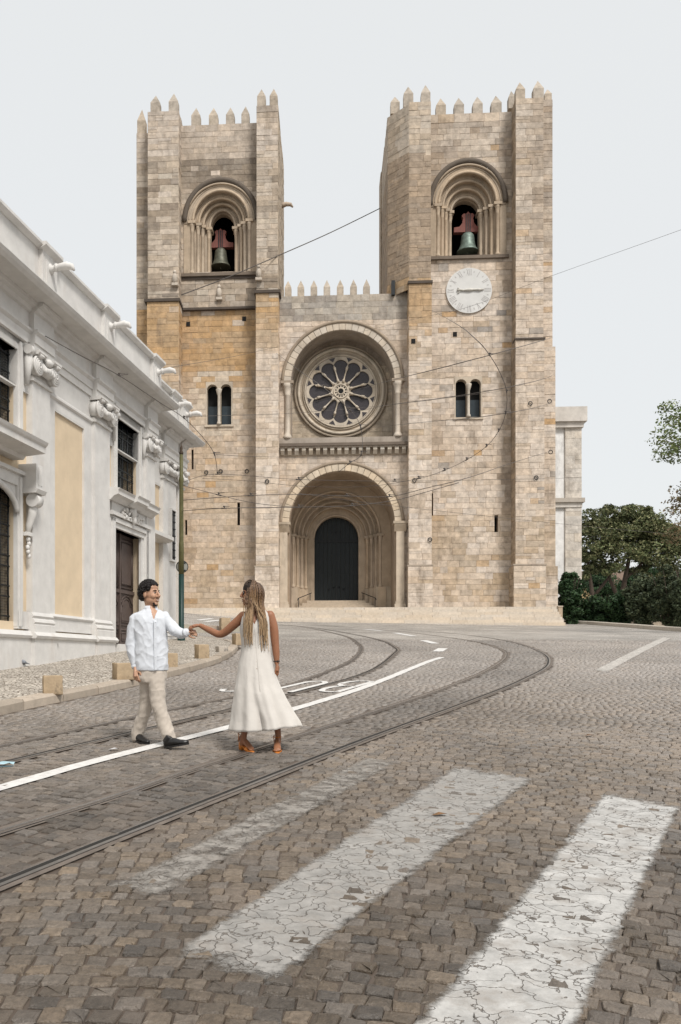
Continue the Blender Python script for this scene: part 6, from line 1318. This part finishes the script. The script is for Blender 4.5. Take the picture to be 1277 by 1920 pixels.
for _ in range(1300):
    ph = rgm.uniform(0, 2 * math.pi); el = rgm.uniform(-.75, 1.5); cf = math.cos(ph)
    f_, r_, u_ = -.012 + .104 * math.cos(el) * cf, .081 * math.cos(el) * math.sin(ph), .03 + .105 * math.sin(el)
    hair_ok = (u_ > .085 + .0 * f_) if f_ > .045 else (u_ > .03 if f_ > .012 else u_ > -.075 + .5 * max(0, f_ + .03))
    if abs(r_) > .06 and -.03 < f_ < .014 and u_ < .035: hair_ok = False
    if not hair_ok: continue
    s = rgm.uniform(.010, .017); ax = Vector((rgm.gauss(0, 1), rgm.gauss(0, 1), rgm.gauss(0, 1))).normalized(); c = Vector(H.p(f_ * 1.03, r_ * 1.03, .03 + (u_ - .03) * 1.1)); e = ax.orthogonal().normalized(); g = ax.cross(e)
    b.tube([tuple(c + (e * math.cos(t) + g * math.sin(t)) * s + ax * (t * .002)) for t in [i * 2 * math.pi / 7 for i in range(8)]], .0058, 5)
H.ell(b, (-.018, 0, .045), (.098, .078, .096))
b.build('hair', blk, MAN)
for e in list(b.f)[:0]: pass
SHIRT = clothmat('white cotton', (.59, .615, .655), 7, .35); 
def dshirt(c):
    vx, vz = c.x - FM.p(291, 1150)[0], c.z - FM.p(291, 1161)[2]
    if c.y < -.03 and vz > 0 and abs(vx) < .004 + vz * .3: return -.045
    f1 = nz(Vector((c.x * 1.0 + c.z * .55, c.y, c.z * .45 - c.x * .5)), 13) * .011; f2 = nz(Vector((c.x - c.z * .6, c.y, c.z * .5)), 19, 5) * .006; rg_ = (1 - abs(nz(Vector((c.x * .8 + c.z * .9, c.y * .8, c.z * .35 - c.x * .8)), 7.5, 2))) ** 5 * .012 + (1 - abs(nz(Vector((c.x * .8 - c.z * .8, c.y, c.z * .4 + c.x * .7)), 9, 8))) ** 6 * .009; return f1 * .6 + f2 * .7 + rg_ * .55 - .003
b = MB(); rings(b, FM, [(1257, 284, 31, .125, 0), (1250, 284, 31.5, .13, 0), (1225, 284, 31, .13, 0), (1198, 283, 30, .13, 0), (1175, 282, 31, .128, 0), (1162, 281.5, 33, .12, 0), (1153, 282, 30.5, .108, .005), (1147, 283, 23, .09, .01), (1142, 283, 15, .072, .015)], 36)
limb(b, [FM.p(254, 1161), FM.p(249, 1185), FM.p(246.5, 1210), FM.p(250, 1233, -.01), FM.p(255.5, 1250, -.02)], [.066, .062, .06, .054, .047], 16); limb(b, [FM.p(308, 1158), FM.p(320, 1173, -.03), FM.p(330, 1184, -.06), FM.p(341, 1187, -.09), FM.p(350, 1186, -.12)], [.064, .062, .06, .053, .043], 16)
sh = remesh(b, 'shirt', SHIRT, MAN, .0075, 3, dshirt)
b = MB()       # collar, placket, pocket, cuffs
nb = FM.p(283, 1142, .01)
def cpt(a, r_, z): return (nb[0] + r_ * math.cos(a), nb[1] + r_ * .92 * math.sin(a), nb[2] + z)
ns = 40; a0, a1 = R(-90 + 26 + 24), R(270 - 24 + 24)
for i in range(ns):
    q0, q1 = a0 + (a1 - a0) * i / ns, a0 + (a1 - a0) * (i + 1) / ns
    def dr(q): e = min(abs(q - a0), abs(q - a1)); return .04 + .045 * max(0, 1 - e / .6)
    for (ra, za, rb2, zb2) in ((.066, .032, .076, 0),):
        b.poly([cpt(q0, .066, .034), cpt(q1, .066, .034), cpt(q1, .087, .034 - dr(q1)), cpt(q0, .087, .034 - dr(q0))], smooth=True); b.poly([cpt(q0, .064, .034), cpt(q1, .064, .034), cpt(q1, .07, -.03), cpt(q0, .07, -.03)], smooth=True)
co = link(bpy.data.objects.new('collar', b.mesh('collar', SHIRT, merge=True)), MAN)
so = co.modifiers.new('t', 'SOLIDIFY'); so.thickness = .004
b = MB()
def sp(u, v): 
    t = (1257 - v) / 115; return FM.p(u, v, -.136 + (.018 if v < 1165 else 0) + (.03 if v < 1150 else 0))
pts = [sp(291, 1163), sp(291, 1168), sp(291, 1190), sp(291.5, 1220), sp(292, 1256)]
for a_, c_ in zip(pts, pts[1:]): b.poly([(a_[0] - .014, a_[1], a_[2]), (a_[0] + .014, a_[1] + .003, a_[2]), (c_[0] + .014, c_[1] + .003, c_[2]), (c_[0] - .014, c_[1], c_[2])])
pl = b.build('placket', SHIRT, MAN); so = pl.modifiers.new('t', 'SOLIDIFY'); so.thickness = .006
b = MB()
for v in (1166, 1178, 1196, 1214, 1232): c = sp(291.3, v); b.ell((c[0], c[1] - .004, c[2]), (.0055, .003, .0055), nu=8, nv=5)
b.build('buttons', mat('pale button', (.6, .62, .66), bump=0, rough=.3), MAN)
b = MB(); b.tube([FM.p(254.4, 1246.5, -.018), FM.p(256, 1253, -.02)], [.052, .047], 16); b.build('cuff', SHIRT, MAN); b = MB(); b.tube([FM.p(346, 1187, -.11), FM.p(351.5, 1186, -.125)], [.05, .045], 16); b.build('cuff', SHIRT, MAN)
PANT = clothmat('beige twill', (.47, .415, .355), 8, .35)
def dpant(c):
    rg_ = (1 - abs(nz(Vector((c.x * .5 + c.z * .3, c.y * .5, c.z - c.x * .5)), 9, 2))) ** 5 * .012 + (1 - abs(nz(Vector((c.x, c.y, c.z * .25)), 10, 6))) ** 6 * .008
    return rg_ * .45 - .002 + .35 * nz(Vector((c.x + c.z * .7, c.y, c.z * .9)), 11, 3) * .011 + nz(Vector((c.x - c.z * .5, c.y, c.z)), 21, 9) * .005
b = MB(); rings(b, FM, [(1240, 284, 27, .11, 0), (1258, 284.5, 28, .118, 0), (1272, 285, 28, .118, 0), (1280, 285, 24, .1, 0)], 32)
limb(b, [FM.p(294, 1268, -.03), FM.p(295, 1296, -.05), FM.p(297, 1322, -.07), FM.p(306, 1350, -.08), FM.p(315, 1375, -.12), FM.p(318.5, 1389, -.13)], [.094, .09, .078, .078, .075, .07], 18); limb(b, [FM.p(277, 1268, .04), FM.p(276, 1296, .08), FM.p(275, 1322, .11), FM.p(266, 1350, .15), FM.p(258.5, 1372, .18), FM.p(257, 1382, .18)], [.09, .086, .076, .072, .068, .064], 18)
remesh(b, 'trousers', PANT, MAN, .0085, 3, dpant)
LEATHER = mat('black leather', (.012, .011, .011), rough=.32, var=.15, scale=20, bump=.15, spec=.5)
def shoe(h, t, lift, wd=.046):
    h, t = Vector(h), Vector(t); d = (t - h); b = MB(); up = Vector((0, 0, 1)); P = lambda s, z: tuple(h + d * s + up * z)
    b.tube([P(-.02, .05), P(.08, .052), P(.25, .058), P(.45, .052), P(.65, .04), P(.85, .033), P(.97, .03), P(1.02, .028)], [(.02, .025), (.033, .044), (.038, .05), (.042, .042), (wd, .03), (wd * .95, .024), (wd * .6, .018), (.012, .008)], 14); b.tube([P(.05, .06), P(.18, .1), P(.22, .12)], [.04, .042, .04], 12)
    s = remesh(b, 'shoe', LEATHER, MAN, .006, 3); b = MB(); n = 20; pl_ = []
    side = Vector((-d.y, d.x, 0)).normalized()
    for i in range(n):
        a = 2 * math.pi * i / n; f_ = .5 + .53 * math.cos(a); w_ = (.036 + .012 * max(0, min(1, (f_ - .3) / .4))) * (1.0 if f_ < .85 else .95); pl_.append(h + d * f_ + side * math.sin(a) * w_)
    b.add([tuple(p + up * .0) for p in pl_] + [tuple(p + up * .02) for p in pl_], [tuple(range(n))[::-1], tuple(range(n, 2 * n))] + [(i, (i + 1) % n, (i + 1) % n + n, i + n) for i in range(n)]); b.build('sole', LEATHER, s)
g_at = lambda u, v: tuple(Vector(G(u, v)) - mo)
h1 = Vector(g_at(251, 1390)); t1 = Vector(g_at(279, 1396)); d1 = (t1 - h1); shoe(h1, h1 + d1.normalized() * .285, 0)
h2 = Vector(g_at(308, 1404)); t2 = h2 + Vector((.262, -.06, .05)); shoe(h2 + Vector((0, 0, .004)), t2, 0)
# ------------------------------------------------ woman
YW = 8.95; wo_ = Vector(at(487, 1405, YW)); wo_.z = ground(wo_.x, wo_.y); FW = Fig(YW, wo_); WSK = skinmat('brown skin', (.28, .125, .066))
HW = Head(FW.p(473, 1115, 0), R(-84), 1.0, R(2)); b = MB(); head(b, HW, True)
limb(b, [FW.p(477, 1124, .0), FW.p(480, 1138, .0), FW.p(482, 1150, .01)], [.046, .046, .062])
TW = [(1260, 480, 29, .125, 0), (1225, 480, 26, .11, 0), (1205, 480, 24, .1, 0), (1180, 478.5, 25.5, .112, 0), (1165, 479, 25.5, .105, 0), (1154, 480, 25, .085, .005), (1147, 481, 21, .07, .01), (1141, 482, 14, .056, .01)]
rings(b, FW, TW, 32)
limb(b, [FW.p(506, 1154), FW.p(513, 1178), FW.p(516, 1206), FW.p(518, 1226), FW.p(519, 1243)], [.052, .05, .042, .037, .026]); limb(b, [FW.p(456, 1155), FW.p(438, 1172, .04), FW.p(415, 1189, .1), FW.p(396, 1183, .15), FW.p(376, 1173, .2)], [.05, .048, .041, .036, .025])
for L in ([(470, 1250, 0), (464, 1315, 0), (458, 1375, .01), (455, 1394, .03)], [(494, 1250, 0), (510, 1315, 0), (521, 1372, .02), (521, 1392, .04)]): limb(b, [FW.p(*q) for q in L], [.08, .056, .034, .034])
def foot(b, heel, toe):
    h, t = Vector(heel), Vector(toe); d = t - h; up = Vector((0, 0, 1)); b.tube([tuple(h + up * .03 - d * .05), tuple(h + up * .035 + d * .15), tuple(h + d * .45 + up * .03), tuple(h + d * .75 + up * .018), tuple(h + d * .92 + up * .012)], [(.026, .03), (.032, .042), (.034, .034), (.04, .02), (.036, .012)], 14)
    side = Vector((-d.y, d.x, 0)).normalized()
    for k in range(5): q = h + d * (.93 - .03 * abs(k - 1)) + side * (k - 2) * .0155 * (1 if True else 1); b.tube([tuple(q + up * .012), tuple(q + d * .1 + up * .008)], [.009, .0075], 8); b.ell(tuple(q + d * .1 + up * .008), (.0075,) * 3, nu=8, nv=6)
gw = lambda u, v, h=0: tuple(Vector(G(u, v, h)) - wo_)
tA = Vector(gw(473, 1407, .016)); hA = Vector(FW.p(453, 1392, .06)); hA.z = Vector(gw(453, 1400)).z + .065; hA = tA + (hA - tA).normalized() * .225
tB = Vector(gw(520, 1409, .016)); hB = tB + Vector((.0, .2, .065))
foot(b, hA, tA); foot(b, hB, tB)
hand(b, FW.p(519.2, 1245), (.06, -.12, -1), (.8, -.5, 0), .95, .45, thumb=-1)
hand(b, FW.p(374, 1172.5, .2), (-.95, -.08, -.12), (-.1, -.45, .9), .92, .62, thumb=1)
WOM = remesh(b, 'person', WSK, None, .0052, 5, label='woman with long braids in a sleeveless cream dress, arm stretched to the man', category='person'); WOM.location = wo_
DRESS = clothmat('cream linen', (.56, .53, .49), 14, .22); 
DW = [(1368, 497, 66, .27, .0), (1350, 494.5, 61, .255, 0), (1330, 490, 54.5, .24, 0), (1310, 486.5, 48, .225, 0), (1290, 483, 42.5, .205, 0), (1270, 481, 37, .185, 0), (1250, 479.5, 32.5, .165, 0), (1230, 479.5, 28.5, .142, 0), (1212, 480, 26.5, .125, 0), (1195, 479, 27, .125, 0), (1180, 478, 28, .13, 0), (1168, 478.5, 27.6, .122, 0), (1158, 479.5, 27, .106, .002), (1150, 480.5, 24.8, .086, .006), (1144, 481.5, 19.5, .072, .01), (1139, 482, 15, .06, .01)]
def dprof(v):
    for a, c in zip(DW, DW[1:]):
        if c[0] <= v <= a[0]: t = (v - a[0]) / (c[0] - a[0]); return [a[i] + (c[i] - a[i]) * t for i in range(5)]
    return DW[0] if v > DW[0][0] else DW[-1]
TOPS = [(-180, 1178), (-162, 1170), (-150, 1152), (-138, 1141), (-118, 1140), (-100, 1163), (-92, 1172), (-84, 1163), (-66, 1140), (-44, 1140), (-32, 1150), (-18, 1168), (0, 1178), (25, 1165), (45, 1146), (90, 1143), (135, 1146), (155, 1165), (180, 1178)]
def topv(a):
    for p, q in zip(TOPS, TOPS[1:]):
        if p[0] <= a <= q[0]: t = (a - p[0]) / (q[0] - p[0]); return p[1] + (q[1] - p[1]) * t
b = MB(); n, m = 168, 56; vs = []
for j in range(m + 1):
    for k in range(n):
        a = -180 + 360 * k / n; tv = topv(a); hem = 1367 + 2 * math.sin(R(a * 2)) - 5 * max(0, math.cos(R(a))); v = hem + (tv - hem) * (j / m); _, cu, hw, dep, dy = dprof(v); fl_ = sm(1215, 1368, v); ar = R(a); ca, sa = math.cos(ar), math.sin(ar); rp = (abs(ca) ** 2.2 + abs(sa) ** 2.2) ** (-1 / 2.2)
        fold = fl_ * (.06 * math.sin(9 * ar + 1.2 + .6 * math.sin(3 * ar)) + .04 * math.sin(16 * ar + 2.2 + math.sin(4 * ar)) + .045 * mnoise.noise((ca * 2.2, sa * 2.2, v * .006))) + .02 * mnoise.noise((ca * 3 + v * .01, sa * 3, v * .045)) + .012 * (1 - abs(mnoise.noise((ca * 4, sa * 4, v * .03)))) ** 4
        sl = 0
        if v > 1300: e = abs(((a + 94 + 180) % 360) - 180); sl = -.3 * sm(1300, 1368, v) * max(0, 1 - e / 9)
        k_ = 1 + fold + sl; c = Vector(FW.p(cu, v, dy)); w_ = hw * YW / F
        vs.append((c.x + w_ * ca * rp * k_, c.y + dep * sa * rp * k_, c.z))
b.add(vs, [(j * n + k, j * n + (k + 1) % n, (j + 1) * n + (k + 1) % n, (j + 1) * n + k) for j in range(m) for k in range(n)], smooth=True)
dr_ = b.build('dress', DRESS, WOM); so = dr_.modifiers.new('t', 'SOLIDIFY'); so.thickness = .004; so.offset = 0
b = MB()
for k, v in enumerate(range(1176, 1300, 13)): u = 475 + (v - 1176) * .085; _, cu, hw, dep, dy = dprof(v); c = Vector(FW.p(u, v, dy - dep * .985)); b.ell(tuple(c), (.0075, .006, .0075), nu=8, nv=5)
b.build('buttons', mat('wood button', (.4, .32, .25), bump=0), WOM)
b = MB()
for v0, v1, du in ((1174, 1300, 0),):
    pr = []
    for i in range(24): v = v0 + (1362 - v0) * i / 23; _, cu, hw, dep, dy = dprof(v); pr.append(FW.p(477.5 + (v - 1176) * .085, v, dy - dep * 1.0 - .004))
    b.tube(pr[:16], .0025, 5)
b.build('placket_seam', DRESS, WOM)
# sandals
ORG = mat('orange leather', (.6, .2, .035), rough=.35, var=.1, bump=.1)
for h, t in ((hA, tA), (hB, tB)):
    d = t - h; side = Vector((-d.y, d.x, 0)).normalized(); up = Vector((0, 0, 1)); b = MB(); n = 20; top = []; bot = []
    for i in range(n):
        a = 2 * math.pi * i / n; f_ = .52 + .6 * math.cos(a); w_ = .034 + .012 * sm(.4, .8, f_); p = h + d * f_ + side * math.sin(a) * w_; z = h.z + (t.z - h.z) * min(1, max(0, f_ / .75)) ; p.z = z - .004 - (.0 if f_ < .75 else .004); top.append(p); bot.append(p - up * .012)
    b.add([tuple(p) for p in top] + [tuple(p) for p in bot], [tuple(range(n)), tuple(range(2 * n - 1, n - 1, -1))] + [(i, i + n, (i + 1) % n + n, (i + 1) % n) for i in range(n)])
    sd_ = b.build('sandal', ORG, WOM); hz_ = h.z - .012; g0 = t.z - .02
    b = MB(); c = h + d * .06; b.tube([(c.x, c.y, hz_ + .004), (c.x, c.y, g0 - .0)], [(.027, .03), (.024, .026)], 10); b.build('heel', ORG, sd_)
    b = MB(); st = [h + d * .74 + side * .046 * math.cos(q) + up * (.004 + .034 * math.sin(q)) for q in [math.pi * i / 10 for i in range(11)]]; b.tube([tuple(p + (t - h) * 0 + up * (-.028)) for p in st], [(.02, .003)] * 11, 8); b.build('toe_strap', ORG, sd_)
    b = MB(); ac = h + d * .1 + up * .085; b.tube([tuple(ac + side * .036 * math.cos(q) + d.normalized() * .04 * math.sin(q)) for q in [2 * math.pi * i / 16 for i in range(16)]], [(.006, .003)] * 16, 6, True); b.tube([tuple(ac + side * .04), tuple(h + side * .03)], .004, 5); b.tube([tuple(ac - side * .04), tuple(h - side * .03)], .004, 5); b.build('ankle_strap', ORG, sd_)
# braids
b = MB(); rgw = random.Random(9); dk = (.028, .017, .012); gd_ = (.15, .08, .035); bl_ = (.4, .28, .165)
def braid(pts, r_=.0054):
    q = catmull(pts, 9); m_ = len(q); ph = rgw.random() * 6; to = rgw.uniform(-.18, .16); br_ = rgw.uniform(.5, 1.25); cols = []; rad = []
    for i in range(m_):
        t0_ = i / (m_ - 1); t = max(0., min(1., t0_ + to)); k = .5 + .5 * math.sin(i * 2.1 + ph); base = [dk[c] * (1 - t) + gd_[c] * t for c in range(3)] if t < .55 else [gd_[c] * (1 - (t - .55) / .45) + bl_[c] * (t - .55) / .45 for c in range(3)]
        hi = [min(.6, x * 2.6 + .035) for x in base] if t < .5 else [x * 1.25 for x in base]; cols.append(tuple((base[c] * (1 - k) + hi[c] * k) * br_ for c in range(3))); rad.append(r_ * (1 - .45 * t) * (.86 + .28 * (i % 2)))
    b.tube([tuple(p) for p in q], rad, 6, cols=cols)
for i in range(140):
    ph = rgw.uniform(40, 320); rr_ = R(ph); el = rgw.uniform(.25, 1.45); el_root = rgw.uniform(.7, 1.5)
    def sk(el_, k=1.05): return HW.p((-.012 + .1 * math.cos(el_) * math.cos(rr_)) * k, .08 * math.cos(el_) * math.sin(rr_) * k, .03 + .1 * math.sin(el_) * k)
    s0 = sk(1.45 - rgw.uniform(0, .3), 1.05); near = (HW.r * math.sin(rr_)).y < -.15; vend = rgw.uniform(1180, 1222)
    m1 = Vector(sk(.0, 1.13)); m2 = Vector(HW.p((-.012 + .1 * math.cos(rr_)) * 1.12, .08 * math.sin(rr_) * 1.16, -.09))
    ux = U0 + F * (m2.x + wo_.x) / YW
    if near:
        ue = 500 + (ux - 492) * .55 + rgw.uniform(-6, 3) if ux > 479 else ux - 1 + rgw.uniform(-4, 3); 
        if ux <= 479: vend = rgw.uniform(1165, 1212)
        if 474 < ue < 486: ue += 9 if ue > 479 else -5
        _, cu, hw, dep, dy = dprof(1175); fr = max(.2, 1 - ((ue - cu) / (hw + 6)) ** 2) ** .5; m3 = Vector(FW.p(ux * .45 + ue * .55, 1163, -dep * fr - .02)); e = Vector(FW.p(ue, vend, -.13 * fr - .02))
    else:
        if ux < 470: continue
        ue = ux + rgw.uniform(-3, 5); m3 = Vector(FW.p(ue, 1155, .11)); e = Vector(FW.p(ue, rgw.uniform(1175, 1205), .13))
    braid([s0, sk(.8, 1.08), tuple(m1), tuple(m2), tuple(m3), tuple(e)])
for u0, u1, ve in ((458, 456, 1195), (461, 459, 1205), (463.5, 461, 1188), (466, 465, 1200), (469, 467, 1208), (471, 468, 1203)):
    _, cu, hw, dep, dy = dprof(1175); fr = max(.2, 1 - ((u1 - cu) / (hw + 4)) ** 2) ** .5
    braid([HW.p(.0, .02, .13), HW.p(.05, .06, .085), FW.p(u0, 1122, -.1), FW.p(u0 - 1, 1150, -.12), FW.p(u1, ve, -.13 * fr - .02)], .0065)
sgn = 1 if HW.r.y < 0 else -1
for i in range(34):
    t_ = rgw.uniform(-1, 1); sd2 = sgn if rgw.random() < .75 else -sgn; back = rgw.uniform(-.085, .045); ue = 489 + rgw.uniform(-4, 12) if back < .0 else 464 + rgw.uniform(-6, 8); _, cu, hw, dep, dy = dprof(1175); fr = max(.2, 1 - ((ue - cu) / (hw + 6)) ** 2) ** .5
    pA = [HW.p(.088 - .03 * t_ * t_, .06 * t_, .1 - .012 * abs(t_)), HW.p(.05, .04 * t_ + .01 * sd2, .143), HW.p(.0 + back * .3, .035 * sd2, .143), HW.p(back * .8, .082 * sd2, .075), HW.p(back, .098 * sd2, -.01), HW.p(back, .1 * sd2, -.09)]
    if sd2 == sgn: braid(pA + [FW.p(ue, 1163, -dep * fr - .03), FW.p(ue + rgw.uniform(-2, 2), rgw.uniform(1178, 1218), -.13 * fr - .03)], .006)
    else: braid(pA, .006)
hc_ = MB(); HW.ell(hc_, (-.016, 0, .035), (.101, .079, .1)); HW.ell(hc_, (.012, 0, .062), (.088, .078, .078)); HW.ell(hc_, (-.035, 0, -.03), (.072, .07, .07))
b.build('braids', mat('braided hair', attr=True, rough=.55, var=.25, scale=60, bump=.2, bscale=90), WOM); hc_.build('hair', mat('dark scalp hair', (.02, .013, .009), rough=.7, bump=.3, bscale=80), WOM)
b = MB()
for sg in (-1, 1): HW.ell(b, (.093, sg * .034, .01), (.009, .031, .026)); b.tube([HW.p(.092, sg * .06, .018), HW.p(.05, sg * .075, .016), HW.p(-.01, sg * .08, .012)], .003, 5)
b.tube([HW.p(.098, -.014, .016), HW.p(.102, 0, .019), HW.p(.098, .014, .016)], .003, 5); b.build('sunglasses', mat('dark lens', (.008, .006, .006), rough=.1, bump=0, spec=.6), WOM)
b = MB(); HW.ell(b, (.102, 0, -.064), (.004, .02, .005), col=(.6, .56, .52)); HW.ell(b, (.1, 0, -.057), (.007, .022, .005), col=(.22, .06, .05)); HW.ell(b, (.098, 0, -.072), (.007, .02, .005), col=(.22, .06, .05)); b.build('lips', mat('lips', attr=True, rough=.4, bump=0), WOM)
b = MB(); c = Vector(HW.p(.0, .082, -.06)); b.tube([tuple(c + Vector((-.0 + .028 * math.cos(q), 0, .028 * math.sin(q)))) for q in [2 * math.pi * i / 20 for i in range(20)]], .0025, 5, True); b.build('earring', mat('gold', (.6, .42, .16), rough=.3, metallic=.9, bump=0), WOM)
b = MB(); c = Vector(FW.p(518.8, 1240)); b.tube([tuple(c + Vector((.03 * math.cos(q), .024 * math.sin(q), .002 * math.cos(q)))) for q in [2 * math.pi * i / 18 for i in range(18)]], .0065, 6, True); b.ell(tuple(c + Vector((.012, -.026, 0))), (.012, .006, .012)); b.build('wristwatch', mat('dark strap', (.03, .022, .018), rough=.4, bump=0), WOM)
